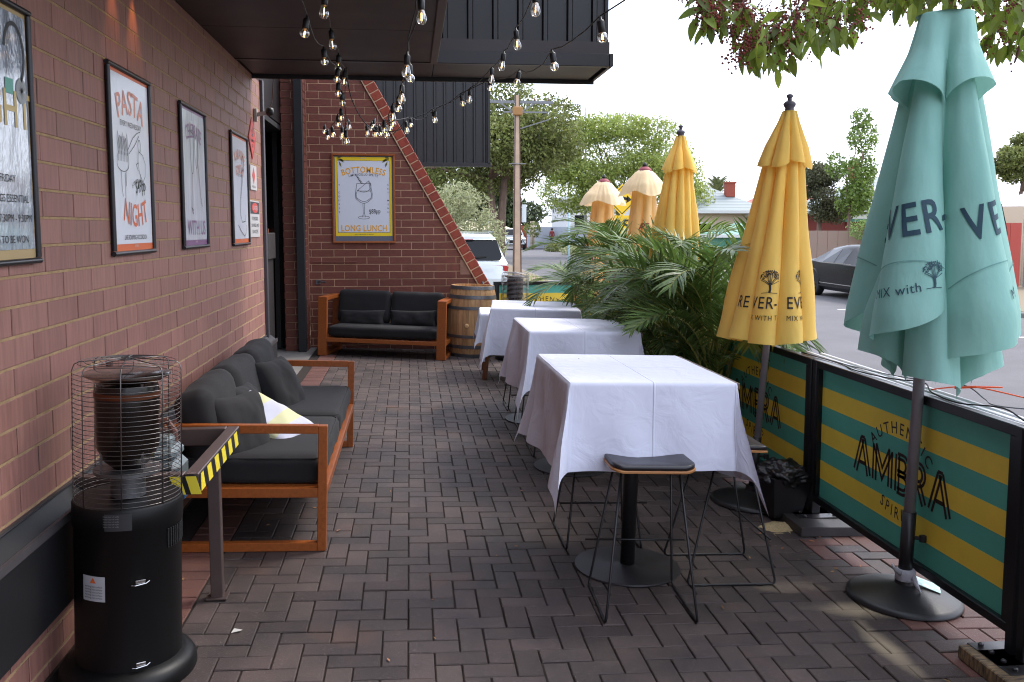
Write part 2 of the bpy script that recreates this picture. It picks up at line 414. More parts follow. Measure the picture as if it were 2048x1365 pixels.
b = MB()
for k in range(6): b.box((10.9, 14.5+k*5.4, -.2585), (1.9, .11, .003))
b.obj('parking_line', wl_, kind='structure')
# grass tufts on the verge beyond the end barrier
gm = MB()
for k in range(1500):
    x = random.uniform(3.1, 4.6); y = random.uniform(12, 34); h = random.uniform(.04, .16); a = random.uniform(0, PI); w = .008
    dx, dy = w*cos(a), w*sin(a); tx, ty = random.gauss(0, .04), random.gauss(0, .04)
    gm.add([(x-dx, y-dy, -.15), (x+dx, y+dy, -.15), (x+tx, y+ty, -.15+h)], [(0, 1, 2)])
o = gm.obj('grass', mat('verge_grass', rgb(150, 165, 80), .8, var=.3), kind='stuff'); tag(o, 'short green grass along the sandy kerbside verge', 'grass')

# ------------------------------------------------------------ the restaurant building
bld = thing('restaurant_building', 'dark brown brick restaurant with black steel overhang, posters along its wall', 'building')
def rects(u0, u1, v0, v1, L, H, uo, vo, gu, gv):
    out = []; r0 = int(math.floor((v0-vo)/H)); r = r0
    while vo+r*H < v1-1e-6:
        a = vo+r*H+gv/2; c = vo+(r+1)*H-gv/2; off = uo+(L*.45 if r % 2 else 0); k = int(math.floor((u0-off)/L))
        while off+k*L < u1-1e-6:
            x0 = off+k*L+gu/2; x1 = off+(k+1)*L-gu/2
            p = [max(x0, u0), max(a, v0), min(x1, u1), min(c, v1)]
            if p[2]-p[0] > .02 and p[3]-p[1] > .02: out.append(tuple(p))
            k += 1
        r += 1
    return out
def brickmb(w, h, fr, d=.022, ch=.002):
    b = MB()
    V = [fr(0, 0, -d), fr(w, 0, -d), fr(w, h, -d), fr(0, h, -d), fr(0, 0, -ch), fr(w, 0, -ch), fr(w, h, -ch), fr(0, h, -ch),
         fr(ch, ch, 0), fr(w-ch, ch, 0), fr(w-ch, h-ch, 0), fr(ch, h-ch, 0)]
    b.add(V, [(0, 1, 5, 4), (1, 2, 6, 5), (2, 3, 7, 6), (3, 0, 4, 7), (4, 5, 9, 8), (5, 6, 10, 9), (6, 7, 11, 10), (7, 4, 8, 11), (8, 9, 10, 11)])
    return b
def lay(rs, O, U, V, N, m, parent, maxn=300, clip=None, jit=.0015, name='brick'):
    O = Vector(O); U = Vector(U); V = Vector(V); N = Vector(N)
    fr0 = frame((0, 0, 0), U, V, N); cache = {}
    rs = sorted(rs, key=lambda p: -seen(O+U*(p[0]+p[2])/2+V*(p[1]+p[3])/2)); rest = MB(); n = 0
    for p in rs:
        w, h = p[2]-p[0], p[3]-p[1]; poly = None
        if clip:
            poly = clip(p)
            if poly is False: continue
        j = random.gauss(0, jit); pos = O+U*p[0]+V*p[1]+N*j
        if n < maxn:
            if poly:
                b = MB(); b.prism([(x-p[0], y-p[1]) for x, y in poly], lambda u, v, w_: fr0(u, v, w_-.02), .02); o = b.obj(name, m, parent, loc=pos)
            else:
                k = (round(w, 3), round(h, 3))
                if k not in cache: cache[k] = brickmb(w, h, fr0).mesh(name, m)
                o = link(name, cache[k], parent, loc=pos)
                o.rotation_euler = tuple(random.gauss(0, .0012)*a for a in N.cross(Vector((1, 1, 1))))
            n += 1
        else:
            if poly: rest.prism(poly, lambda u, v, w_: O+U*u+V*v+N*(w_-.02+j), .02)
            else:
                b = brickmb(w, h, fr0); rest.add([Vector(q)+pos for q in b.v], b.f)
    if rest.v: rest.obj(name+'s', m, parent, kind='stuff')
# long side wall, face at x = -1.315, courses of 100 mm, cream bed joints and tight dark perpends
WX = -1.315
b = MB(); b.box((WX-.128, -1.83, 1.5), (.25, 20.3, 3.0)); sw = b.obj('side_wall', mat('dark_perpend_mortar', rgb(62, 42, 34), .95), bld)  # unseen rear stretch added to hold back light from behind
ZC = 1.401
b = MB()
k = -14
while ZC+k*.1 < 2.95:
    z = ZC+k*.1
    if z > .05: b.box((WX-.0085, 4.4, z), (.0145, 7.8, .0095))
    k += 1
b.obj('mortar_bed', MORTAR, sw)
rs = rects(.6, 8.29, .05, 2.95, .30, .10, 3.283, ZC, .0075, .0100)
lay(rs, (WX, 0, 0), (0, 1, 0), (0, 0, 1), (1, 0, 0), BRICK_L, sw, jit=.0005)
NAVY = mat('black_painted_ledge', rgb(24, 24, 27), .5, bump=.2, bscale=40, nscale=2, namt=.3)
b = MB()
fr = frame((0, -2.9, 0), (1, 0, 0), (0, 0, 1), (0, 1, 0))
b.prism([(WX+.002, .31), (WX+.075, .31), (WX+.075, .625), (WX+.002, .685)], fr, 11.36); b.obj('ledge', NAVY, bld)
b = MB(); b.bar((WX+.076, -2.9, .627), (WX+.076, 8.46, .627), .012, .03); b.bar((WX+.004, -2.9, .690), (WX+.004, 8.46, .690), .02, .008)
b.obj('ledge_flashing', mat('grey_flashing', rgb(84, 80, 82), .45, .3, nscale=3, namt=.3), bld)
b = MB(); b.box((WX+.012, 8.325, 1.52), (.03, .07, 2.9), ch=.004); b.box((WX-.06, 8.375, 1.5), (.15, .03, 2.96)); b.obj('corner_trim', mat('grey_corner_trim', rgb(86, 84, 90), .4, .4), bld)
# soffit; its unseen run behind the camera is added to block light
SZ = 2.95
sf = MB(); sf.box((-.565, -2.5, SZ+.11), (1.5, 19.3, .16)); sf.box((.14, 7.53, SZ+.115), (2.92, .7, .15)); sfo = sf.obj('soffit', SOFFIT, bld)
ys = [-12.0, -10.8, -9.7, -8.6, -7.5, -6.4, -5.3, -4.2, -3.1, -2, -.9, .2, 1.3, 2.4, 3.5, 4.85, 6.05, 7.17]
for a, c in zip(ys[:-1], ys[1:]):
    b = MB(); b.box((-.567, (a+c)/2, SZ+.014), (1.494, c-a-.006, .026), ch=.002); b.obj('soffit_panel', SOFFIT, sfo)
for a, c in ((-1.3, .2), (.2, 1.56)):
    b = MB(); b.box(((a+c)/2, 7.53, SZ+.014), (c-a-.006, .66, .026), ch=.002); b.obj('soffit_panel', SOFFIT, sfo)
b = MB(); b.box((.196, -2.5, SZ+.035), (.055, 19.2, .11), ch=.004); b.obj('edge_beam', mat('brown_edge_trim', rgb(66, 54, 54), .45, .2), bld)
ov = MB(); ov.box((.88, 7.56, 4.3), (1.40, .58, 2.5)); ovo = ov.obj('overhang', BLACK_STEEL, bld)
b = MB(); b.box((.14, 7.19, SZ+.045), (2.96, .055, .10), ch=.004); b.box((1.61, 7.55, SZ+.045), (.03, .80, .10), ch=.003); b.box((.14, 7.905, SZ+.03), (2.96, .03, .12), ch=.003); b.obj('fascia_trim', mat('black_fascia', rgb(30, 27, 29), .4, .2), ovo)
def ribpanel(x0, x1, z0, z1, y, pitch, parent, m, big=.035):
    # trapezoidal ribbed steel sheet: each rib its own part
    k = 0; x = x0+pitch*.35
    while x < x1-.03:
        b = MB(); fr = frame((x, y, 0), (1, 0, 0), (0, -1, 0), (0, 0, 1))
        b.prism([(-big, 0), (-big*.55, .028), (big*.55, .028), (big, 0)], lambda u, v, w: fr(u, v, w+z0), z1-z0); b.obj('rib', m, parent); x += pitch
ribpanel(.22, 1.58, SZ+.10, 5.5, 7.268, .2, ovo, BLACK_STEEL, .026)
b = MB(); b.box((1.587, 7.262, 4.3), (.03, .05, 2.46), ch=.003); b.obj('end_flashing', mat('black_fascia', (0, 0, 0)), ovo)
b = MB(); b.box((-.56, -2.475, 4.4), (1.48, 19.25, 2.4)); b.obj('added_upper_storey', BLACK_STEEL, bld)  # unseen mass added to block the sky on the left
b = MB(); b.box((-3.86, -1.95, 4.3), (5.06, 20.1, 2.62)); b.obj('added_upper_storey', BLACK_STEEL, bld)  # likewise added to shut out sky light
b = MB(); b.box((-4.06, 10.2, 4.3), (4.82, 4.15, 2.62)); b.obj('added_upper_storey', BLACK_STEEL, bld)  # added above the recess so that no light enters from the top
# entry recess, its gloom painted into near-black walls
dr = MB()
dr.box((-3.3, 10.35, 1.5), (.1, 4, 3)); dr.box((-2.45, 12.28, 1.5), (1.7, .1, 3)); dr.box((-2.5, 10.3, 2.94), (1.7, 4, .06)); dr.box((-2.45, 8.40, 1.5), (1.7, .04, 3)); dro = dr.obj('entry_recess', GREYDARK, bld)
b = MB(); b.box((-2.27, 10.4, -.01), (2.0, 4.1, .10)); b.obj('entry_slab', CONCRETE, bld)
for x in (-1.75, -2.5): 
    b = MB(); b.box((x, 12.15, 1.5), (.06, .06, 2.9)); b.obj('door_frame', BLACK_METAL, dro)
b = MB(); b.box((-2.12, 12.18, 1.5), (.66, .012, 2.7)); b.obj('door_glass', glassy('door_glass', (.3, .3, .32), .3), dro)
# pier with black steel post
b = MB(); b.box((-1.5, 12.16, 1.9), (.262, .36, 3.8)); pier = b.obj('pier', MORTAR_GREY, bld)
lay(rects(-1.645, -1.366, .04, 3.6, .3, .1, -1.645, .02, .009, .009), (0, 11.968, 0), (1, 0, 0), (0, 0, 1), (0, -1, 0), BRICK_E, pier, 60)
lay(rects(11.985, 12.29, .04, 3.6, .3, .1, 11.98, .02, .009, .009), (-1.357, 0, 0), (0, 1, 0), (0, 0, 1), (1, 0, 0), BRICK_E, pier, 60)
b = MB(); b.box((-1.412, 11.90, 1.9), (.105, .11, 3.8), ch=.004); b.obj('steel_post', mat('black_post_paint', rgb(32, 32, 35), .5), bld)
# sloping end wall, face at y = 12.3
EY = 12.3
def slope_x(z): return -.641+(3.643-z)*(.951+.641)/(3.643-.842)
zt = 4.15; zb = -.05
b = MB(); b.prism([(-1.36, zb), (slope_x(zb)-.01, zb), (slope_x(zt)-.01, zt), (-1.36, zt)], frame((0, EY+.006, 0), (1, 0, 0), (0, 0, 1), (0, 1, 0)), .22)
ew = b.obj('end_wall', MORTAR_GREY, bld)
def clipw(p):
    x0, z0, x1, z1 = p; s0, s1 = slope_x(z0)-.012, slope_x(z1)-.012
    if x1 <= s1: return None
    if x0 >= s0: return False
    poly = [(x0, z0), (min(x1, s0), z0)]
    if x1 < s0:
        zz = 3.643-(x1+.012+.641)*(3.643-.842)/(.951+.641); poly.append((x1, zz))
    if x0 < s1: poly += [(s1, z1), (x0, z1)]
    else: poly.append((x0, 3.643-(x0+.012+.641)*(3.643-.842)/(.951+.641)))
    return poly
lay(rects(-1.352, 1.7, -.04, 3.75, .302, .1, -.117, .067, .010, .011), (0, EY, 0), (1, 0, 0), (0, 0, 1), (0, -1, 0), BRICK_E, ew, 300, clipw)
dv = Vector((slope_x(0)-slope_x(1), 0, -1)).normalized(); nv = Vector((-dv.z, 0, dv.x))
if nv.x < 0: nv = -nv
M = Matrix((dv, Vector((0, 1, 0)), dv.cross(Vector((0, 1, 0))))).transposed()
st = Vector((slope_x(zt), EY+.09, zt)); n_ = int((zt-zb)/abs(dv.z)/.118)
cpm = MB().box((0, 0, 0), (.105, .24, .135), ch=.006).mesh('coping_brick', COPING)
for k in range(n_):
    o = link('coping_brick', cpm, ew, loc=st+dv*(.06+k*.118)+nv*.075); o.rotation_euler = (M @ Matrix.Rotation(random.gauss(0, .012), 3, 'Y')).to_euler()
b = MB(); c0 = st+nv*.062; c1 = c0+dv*(n_*.118); b.bar(c0, c1, .228, .140); b.obj('coping_mortar', MORTAR_GREY, ew)
# hooks and patch on the end wall
b = MB(); b.box((-1.24, EY-.012, .93), (.06, .02, .06)); b.tube([(-1.24, EY-.02, .93), (-1.20, EY-.07, .94), (-1.13, EY-.09, .93)], .012); b.obj('hose_tap', STEEL, ew)
b = MB(); b.tube([(.98, EY-.01, .84), (.98, EY-.06, .84), (.98, EY-.07, .92), (1.0, EY-.09, .80)], .014); b.obj('hose_tap', STEEL, ew)
b = MB(); b.tube([(-1.3, EY-.02, 1.20), (-.9, EY-.02, 1.195), (-.72, EY-.02, 1.20)], .008, 6); b.obj('pipe', mat('painted_pipe', rgb(110, 62, 50), .6), ew)
b = MB(); b.box((.75, EY-.004, 1.12), (.14, .006, .2)); b.obj('patch_plate', mat('patch_mortar', rgb(150, 112, 96), .9, nscale=12, namt=.3), ew)
# annex behind: black ribbed screen hanging from it
ann = thing('annex_building', 'black ribbed steel upper wall behind the sloping brick wall', 'building')
b = MB(); b.box((-2.18, 18.62, 4.2), (7.6, .4, 2.5)); an = b.obj('upper_wall', BLACK_STEEL, ann)
b = MB(); b.box((-2.3, 21.4, 1.3), (4.6, 5.8, 3.3)); b.obj('lower_wall', mat('dark_render', rgb(60, 52, 50), .9), ann)
ribpanel(-.95, 1.6, 2.97, 5.44, 18.4, .2, ann, BLACK_STEEL, .03)
b = MB(); b.box((.3, 18.37, 2.93), (2.7, .08, .08), ch=.004); b.box((1.61, 18.37, 4.2), (.05, .08, 2.5), ch=.004); b.obj('screen_trim', mat('black_fascia', (0, 0, 0)), ann)
# bar counter glimpsed in the recess
bc = thing('bar_counter', 'dark counter with orange edge inside the dark doorway', 'counter', (-2.1, 11.2, .04))
b = MB(); b.box((0, 0, .62), (.8, .5, 1.24), ch=.01); b.obj('cabinet', mat('dark_counter', rgb(40, 36, 36), .6), bc)
b = MB(); b.box((0, -.02, 1.40), (.86, .56, .32), ch=.01); b.obj('top', mat('grey_counter', rgb(66, 62, 62), .5, nscale=9, namt=.4), bc)
b = MB(); b.box((0, -.28, 1.585), (.86, .05, .05)); b.obj('edge_strip', mat('dull_orange', rgb(120, 62, 40), .6), bc)

# security camera and its cable at the wall corner
t = thing('security_camera', 'small black camera on a bracket at the top corner of the brick wall', 'camera', (-1.30, 7.95, 2.62))
b = MB(); b.box((0, 0, 0), (.03, .05, .11), ch=.004); b.bar((0, 0, .0), (.09, 0, .02), .03, .03); b.obj('bracket', mat('white_bracket', rgb(170, 165, 160), .5), t)
b = MB(); b.lathe([(0, -.035), (.03, -.03), (.036, 0), (.03, .03), (0, .036)], 16, (.12, 0, .03)); b.obj('camera_head', BLACK_METAL, t, smooth=True)
b = MB(); b.tube([(.12, 0, .06), (.14, .02, .12), (.15, .0, .22), (.16, 0, .32)], .004, 6); b.obj('cable', mat('brown_cable', rgb(90, 60, 55), .6), t)

# wall lamp that washes the top of the brick wall
t = thing('wall_lamp', 'warm wall lamp under the soffit above the first posters', 'lamp', (-1.24, 4.45, 2.87))
b = MB(); b.lathe([(.0, .0), (.045, .0), (.045, .07), (0, .07)], 20); b.obj('housing', BLACK_METAL, t, smooth=False)
for dy, e in ((-.16, 2.2), (.14, 3.2)):
    ld = bpy.data.lights.new('lamp_light', 'SPOT'); ld.energy = e; ld.color = (1, .42, .12); ld.shadow_soft_size = .02; ld.spot_size = R(48); ld.spot_blend = .8
    lo = bpy.data.objects.new('lamp_light', ld); COL.objects.link(lo); lo.parent = t; lo.location = (.0, dy, -.005)
    lo.rotation_euler = (0, R(8), 0)

# ------------------------------------------------------------ posters and signs
PAPER = mat('poster_paper', rgb(224, 227, 236), .3, 0, spec=.5, coat=.2, bump=.25, bscale=5, bdist=.004)
PAPER_GLOSS = mat('poster_under_wavy_film', rgb(160, 168, 180), .10, 0, spec=.8, coat=1., bump=1., bscale=9, bdist=.02, stretch=(1, 1.6, .7))
INK = mat('black_ink', rgb(38, 38, 42), .5)
OR_INK = mat('orange_ink', rgb(222, 104, 48), .4); PK_INK = mat('faded_orange_ink', rgb(226, 150, 128), .4)
PU_INK = mat('purple_ink', rgb(128, 84, 128), .4); YE_INK = mat('yellow_ink', rgb(240, 208, 40), .4); YO_INK = mat('mustard_ink', rgb(236, 172, 26), .4)
RED_INK = mat('red_ink', rgb(196, 52, 44), .45); GOLD_INK = mat('gold_ink', rgb(200, 172, 104), .4); PALE_INK = mat('pale_print', rgb(206, 190, 180), .4)
SNAP = mat('black_snap_frame', rgb(40, 38, 42), .32, .3)
def poster(name, label, y0, y1, z0, z1, paper, border, fr=None, fmat=SNAP, fw=.022, margin=.009, cat='poster'):
    w, h = y1-y0, z1-z0
    t = thing(name, label, cat, (WX, (y0+y1)/2, z0))
    F = frame((0, 0, 0), (0, 1, 0), (0, 0, 1), (1, 0, 0))
    for nm, a, c in (('frame', (-w/2, fw/2), (w/2, fw/2)), ('frame', (-w/2, h-fw/2), (w/2, h-fw/2)), ('frame', (-w/2+fw/2, fw+.001), (-w/2+fw/2, h-fw-.001)), ('frame', (w/2-fw/2, fw+.001), (w/2-fw/2, h-fw-.001))):
        b = MB(); b.tube([F(a[0], a[1], .014), F(c[0], c[1], .014)], fw*.5, 10); autosm(b.obj(nm, fmat, t))
    b = MB(); b.box((.006, 0, h/2), (.006, w-fw*1.2, h-fw*1.2)); b.obj('backing', border, t)
    b = MB(); b.box((.0105, 0, h/2+.008), (.002, w-fw*2-margin*2, h-fw*2-margin*2-.028)); b.obj('sheet', paper, t)
    return t, F, w, h
def lettering(txt, size, F, u, v, m, parent, bold=.0, bendr=0, w=.0132, space=1., sx=1., rot=0, name='lettering'):
    vf = text2(txt, size, bold, space, sx)
    if bendr: vf = bend(cutup(vf, size*.3), bendr)
    return put(shift(vf, u, v, rot), F, w, name, m, parent)
def drawing(strokes, wd, F, u, v, s, m, parent, w=.0134, name='drawing'):
    vf = merge(*[ribbon([(x*s+u, y*s+v) for x, y in st], wd) for st in strokes])
    return put(vf, F, w, name, m, parent)
# 1: nearest, cut by the picture edge
t, F, w, h = poster('poster', 'poster nearest the heater with gold letters under wavy reflecting film', 2.74, 3.335, 1.54, 2.41, PAPER_GLOSS, mat('kraft_border', rgb(176, 150, 104), .5), )
lettering('NIGHT', .17, F, .03, .46, GOLD_INK, t, .01, sx=.95); lettering('EVERY FRIDAY', .036, F, .02, .275, INK, t, .001)
lettering('EARRINGS ESSENTIAL', .036, F, .06, .21, INK, t, .001); lettering('7:30PM - 9:30PM', .036, F, .125, .145, INK, t, .001)
lettering('PRIZES TO BE WON', .036, F, .055, .075, INK, t, .001)
drawing([arcpts(0, 0, .075, .1, PI*.95, -PI*.3, 18)], .014, F, .17, .70, 1, INK, t)
drawing([arcpts(0, 0, .03, .03, 0, 2*PI, 14)], .05, F, .215, .585, .6, mat('grey_print', rgb(120, 124, 124), .3), t)
drawing([[(0, 0), (0, .05)]], .06, F, .12, .565, 1, mat('teal_print', rgb(80, 160, 140), .4), t)
# 2: pasta night
t, F, w, h = poster('poster', 'orange edged poster reading PASTA NIGHT with a line drawing of spaghetti', 4.134, 4.775, 1.537, 2.396, PAPER, OR_INK)
lettering('PASTA', .155, F, 0, .655, PK_INK, t, .012, bendr=.55, sx=.86); lettering('EVERY WEDNESDAY', .035, F, 0, .595, mat('grey_ink', rgb(110, 108, 112), .5), t, .001)
lettering('NIGHT', .15, F, .03, .135, OR_INK, t, .012, bendr=-.6, sx=.86); lettering('LIVE ROAMING ACCORDION', .033, F, .02, .072, INK, t, .001, sx=.8)
lettering('2 COURSES & COCKTAIL', .026, F, .10, .345, INK, t, .001, bendr=.2, sx=.8); lettering('AMORA', .018, F, .02, .036, PALE_INK, t)
b1 = []
for k in range(7):
    x = -.205+k*.022; b1.append([(x, .44), (x+.012, .50+.02*sin(k)), (x+.004, .53+.012*cos(k*2)), (x-.008, .505), (x+.006, .45), (x+.002, .41)])
b1 += [arcpts(-.14, .40, .085, .035, PI, 2*PI), [(-.225, .40), (-.215, .44)], [(-.055, .40), (-.06, .47)], [(-.17, .37), (-.165, .28), (-.15, .25)], [(-.10, .37), (-.10, .30)], [(-.11, .36), (-.12, .16)],
       [(-.06, .47), (.02, .53), (.09, .56), (.14, .57)], [(-.05, .45), (.05, .50), (.12, .55)],
       arcpts(.12, .50, .022, .03, 0, 2*PI), [(.10, .47), (.09, .42), (.11, .37), (.16, .33), (.20, .36), (.21, .42), (.17, .46), (.13, .47)], [(.10, .42), (.06, .41), (.09, .38)], [(.13, .37), (.12, .34), (.17, .31)]]
drawing(b1, .0035, F, 0, .02, 1, INK, t)
lettering('$49pp', .085, F, .12, .30, INK, t, .002, rot=.12, sx=.75)
# 3: purple
t, F, w, h = poster('poster', 'purple edged poster reading WITH US with a drawing of long legs', 5.375, 6.015, 1.537, 2.392, mat('glossy_poster', rgb(224, 228, 238), .2, 0, spec=.6, coat=.5, bump=.6, bscale=5, bdist=.012, stretch=(1, 2, .5)), PU_INK)
lettering('WITH US', .125, F, .02, .085, PU_INK, t, .008, sx=.9); lettering('CELEBRATE', .12, F, 0, .67, PU_INK, t, .006, bendr=.6, sx=.62)
lettering('AMORA', .018, F, .0, .036, PALE_INK, t)
b1 = [arcpts(-.05, .36, .045, .18, PI*.75, 2.2*PI), arcpts(.06, .38, .04, .16, PI*.9, 2.15*PI), [(-.06, .19), (-.09, -.02)], [(.10, .24), (.15, .02)], [(-.10, -.02), (-.06, -.06), (-.05, -.04), (-.1, -.02)], [(.14, .02), (.18, -.01), (.16, .04)], [(-.09, .44), (-.02, .42)], [(-.03, .5), (-.04, .62), (.02, .66)], [(.02, .55), (.06, .66)]]
drawing(b1, .005, F, 0, .27, 1, INK, t)
for k, c in enumerate('PROSECCO'): lettering(c, .028, F, -.265, .62-k*.052, INK, t)
# 4: karaoke
t, F, w, h = poster('poster', 'narrow looking poster beside the warning signs reading KARAOKE with a microphone drawing', 6.84, 7.52, 1.525, 2.382, PAPER, OR_INK)
lettering('KARAOKE', .11, F, 0, .665, PK_INK, t, .008, bendr=.5, sx=.8); lettering('SUNDAY', .10, F, 0, .555, PK_INK, t, .007, bendr=.5, sx=.8); lettering('EVERY SUNDAY', .03, F, 0, .53, INK, t, .0)
b1 = [arcpts(.12, .42, .04, .06, 0, 2*PI), arcpts(.12, .42, .02, .06, 0, 2*PI), [(.085, .38), (.07, .32), (.0, .14), (-.01, .10)], [(.155, .38), (.12, .32), (.01, .14)], [(-.01, .10), (-.02, .02), (.05, -.04), (.18, -.03), (.2, .02)], [(-.12, -.06), (.0, -.11), (.14, -.15), (.2, -.12), (.21, -.06)]]
drawing(b1, .006, F, 0, .22, 1, INK, t)
for k, c in enumerate('FREE ENTRY'): lettering(c, .024, F, -.27, .56-k*.048, INK, t)
lettering('AMORA', .018, F, .0, .036, PALE_INK, t)
# warning signs
t = thing('warning_sign', 'red diamond warning sign on the brick wall', 'sign', (WX+.004, 7.81, 2.41)); F = frame((0, 0, 0), (0, 1, 0), (0, 0, 1), (1, 0, 0))
b = MB(); b.prism([(0, -.175), (.175, 0), (0, .175), (-.175, 0)], F, .004); b.obj('panel', mat('red_sign_paint', rgb(206, 58, 46), .4), t)
drawing([[(0, -.155), (.155, 0), (0, .155), (-.155, 0), (0, -.155)]], .006, F, 0, 0, 1, INK, t, w=.005, name='border')
drawing([[(-.02, .03), (-.03, .07), (-.01, .06), (0, .11), (.02, .07), (.03, .04), (.0, .03), (-.02, .03)], [(-.04, .02), (.04, .02)]], .01, F, 0, .0, 1, INK, t, w=.005, name='flame')
lettering('FLAMMABLE', .036, F, 0, -.03, INK, t, .002, w=.005); lettering('GAS', .036, F, 0, -.075, INK, t, .002, w=.005)
t = thing('warning_sign', 'small white sign with a red diamond below the red diamond sign', 'sign', (WX+.004, 7.82, 1.98))
b = MB(); b.prism([(-.15, 0), (.15, 0), (.15, .205), (-.15, .205)], F, .004); b.obj('panel', mat('white_sign', rgb(190, 188, 188), .4), t)
b = MB(); b.prism([(0, .05), (.07, .12), (0, .19), (-.07, .12)], frame((.0045, 0, 0), (0, 1, 0), (0, 0, 1), (1, 0, 0)), .001); b.obj('diamond', RED_INK, t)
lettering('NATURAL GAS', .026, F, 0, .02, INK, t, .001, w=.005)
t = thing('warning_sign', 'white DANGER sign with black header, lowest of the signs beside the corner', 'sign', (WX+.004, 7.84, 1.585))
b = MB(); b.prism([(-.23, 0), (.23, 0), (.23, .305), (-.23, .305)], F, .004); b.obj('panel', MATS['white_sign'], t)
b = MB(); b.prism([(-.215, .195), (.215, .195), (.215, .295), (-.215, .295)], frame((.0042, 0, 0), (0, 1, 0), (0, 0, 1), (1, 0, 0)), .001); b.obj('header', INK, t)
b = MB(); b.prism(arcpts(0, .245, .15, .042, 0, 2*PI, 24)[:-1], frame((.0054, 0, 0), (0, 1, 0), (0, 0, 1), (1, 0, 0)), .001); b.obj('oval', RED_INK, t)
lettering('DANGER', .055, F, 0, .226, MATS['white_sign'], t, .003, w=.0068); lettering('NO SMOKING', .045, F, 0, .14, INK, t, .001, w=.005); lettering('NO NAKED FLAMES', .04, F, 0, .085, INK, t, .001, w=.005); lettering('NO MATCHES', .045, F, 0, .03, INK, t, .001, w=.005)
# long lunch poster on the end wall (frame of orange timber)
px0, px1, pz0, pz1 = -1.035, -.195, 1.453, 2.650
t = thing('framed_poster', 'yellow bordered BOTTOMLESS LONG LUNCH poster in an orange timber frame', 'poster', ((px0+px1)/2, EY, pz0)); w = px1-px0; h = pz1-pz0
F = frame((0, 0, 0), (1, 0, 0), (0, 0, 1), (0, -1, 0)); ft = .028
for a, c, d in ((0, h-ft/2, (w, ft)), (0, ft/2, (w, ft)), (-w/2+ft/2, h/2, (ft, h-2*ft-.002)), (w/2-ft/2, h/2, (ft, h-2*ft-.002))):
    b = MB(); p = F(a, c, .016); b.box(p, (d[0], .03, d[1]), ch=.004); b.obj('frame', ORANGE_WOOD, t)
def panel2(u0, v0, u1, v1, wz, m, nm):
    b = MB(); b.prism([(u0, v0), (u1, v0), (u1, v1), (u0, v1)], lambda u, v, q: F(u, v, wz-.001+q), .001); return b.obj(nm, m, t)
e = w/2-ft
panel2(-e, ft, e, h-ft, .006, mat('slate_mount', rgb(98, 102, 116), .5), 'mount'); panel2(-e+.015, .095, e-.015, h-.045, .0075, YE_INK, 'border'); panel2(-e+.045, .142, e-.045, h-.092, .009, INK, 'key_line'); panel2(-e+.049, .146, e-.049, h-.096, .0105, mat('lunch_paper', rgb(216, 218, 228), .35), 'sheet')
def L2(txt, sz, u, v, m, **k): return lettering(txt, sz, F, u, v, m, t, w=.0125, **k)
L2('BOTTOMLESS', .115, 0, .945, YO_INK, bold=.018, bendr=.95, sx=.76, space=1.1); L2('LIMONCELLO SPRITZ', .043, 0, .905, INK, bold=.003, bendr=.9, space=1.15, sx=.85)
L2('LONG LUNCH', .115, 0, .162, YO_INK, bold=.018, sx=.78, space=1.08); L2('$88pp', .085, .145, .40, INK, bold=.002, rot=.06, sx=.72)
L2('ADD CHAMPAGNE OR GROUP!', .018, 0, .112, INK); L2('AMORA', .022, 0, 1.125, PALE_INK)
for k, c in enumerate('4 COURSE'): L2(c, .034, -.325, .77-k*.052, INK, bold=.002)
for k, c in enumerate('SET MENU'): L2(c, .034, .325, .77-k*.052, INK, bold=.002)
gl = [[(-.09, .80), (-.11, .66), (-.105, .60), (-.05, .55), (0, .53), (.05, .55), (.11, .60), (.115, .66), (.09, .80)], [(-.085, .70), (-.1, .66), (-.095, .61), (-.04, .57), (0, .555), (.045, .57), (.1, .61), (.105, .66), (.09, .70)],
      [(-.088, .70), (.092, .70)], [(-.09, .80), (.09, .80)], [(-.012, .53), (-.008, .40), (-.02, .35)], [(.012, .53), (.008, .40), (.02, .35)], arcpts(0, .345, .075, .02, 0, 2*PI), [(-.088, .70), (.075, .84)], arcpts(.0, .77, .10, .085, PI*1.22, PI*2.22), [(.07, .835), (.09, .70)]]
o = put(merge(*[ribbon(s_, .005) for s_ in gl]), F, .0128, 'drawing', INK, t)
put(merge(ribbon([(-.02, .80), (-.105, .93)], .022)), F, .0127, 'straw', INK, t)
put(merge(*[ribbon([(-.028-.085*q, .81+.13*q), (-.020-.085*q, .817+.13*q)], .016) for q in [i/7 for i in range(7)]]), F, .0131, 'straw_stripe', MATS['lunch_paper'], t)
lf = []
for sx in (-1, 1):
    for (du, dv_, a, l) in ((0, 0, -.3, .10), (.02, -.03, -1.2, .09), (-.01, .01, .2, .07), (.03, .0, -.7, .08)):
        a2 = a if sx < 0 else PI-a; cx, cy = sx*(e-.05-du), h-.07+dv_
        lf.append(([(cx, cy), (cx+l*.5*cos(a2+.3), cy+l*.5*sin(a2+.3)), (cx+l*cos(a2), cy+l*sin(a2)), (cx+l*.5*cos(a2-.3), cy+l*.5*sin(a2-.3))], [(0, 1, 2, 3)]))
put(merge(*lf), F, .0129, 'leaf_print', mat('olive_ink', rgb(98, 96, 40), .5), t)

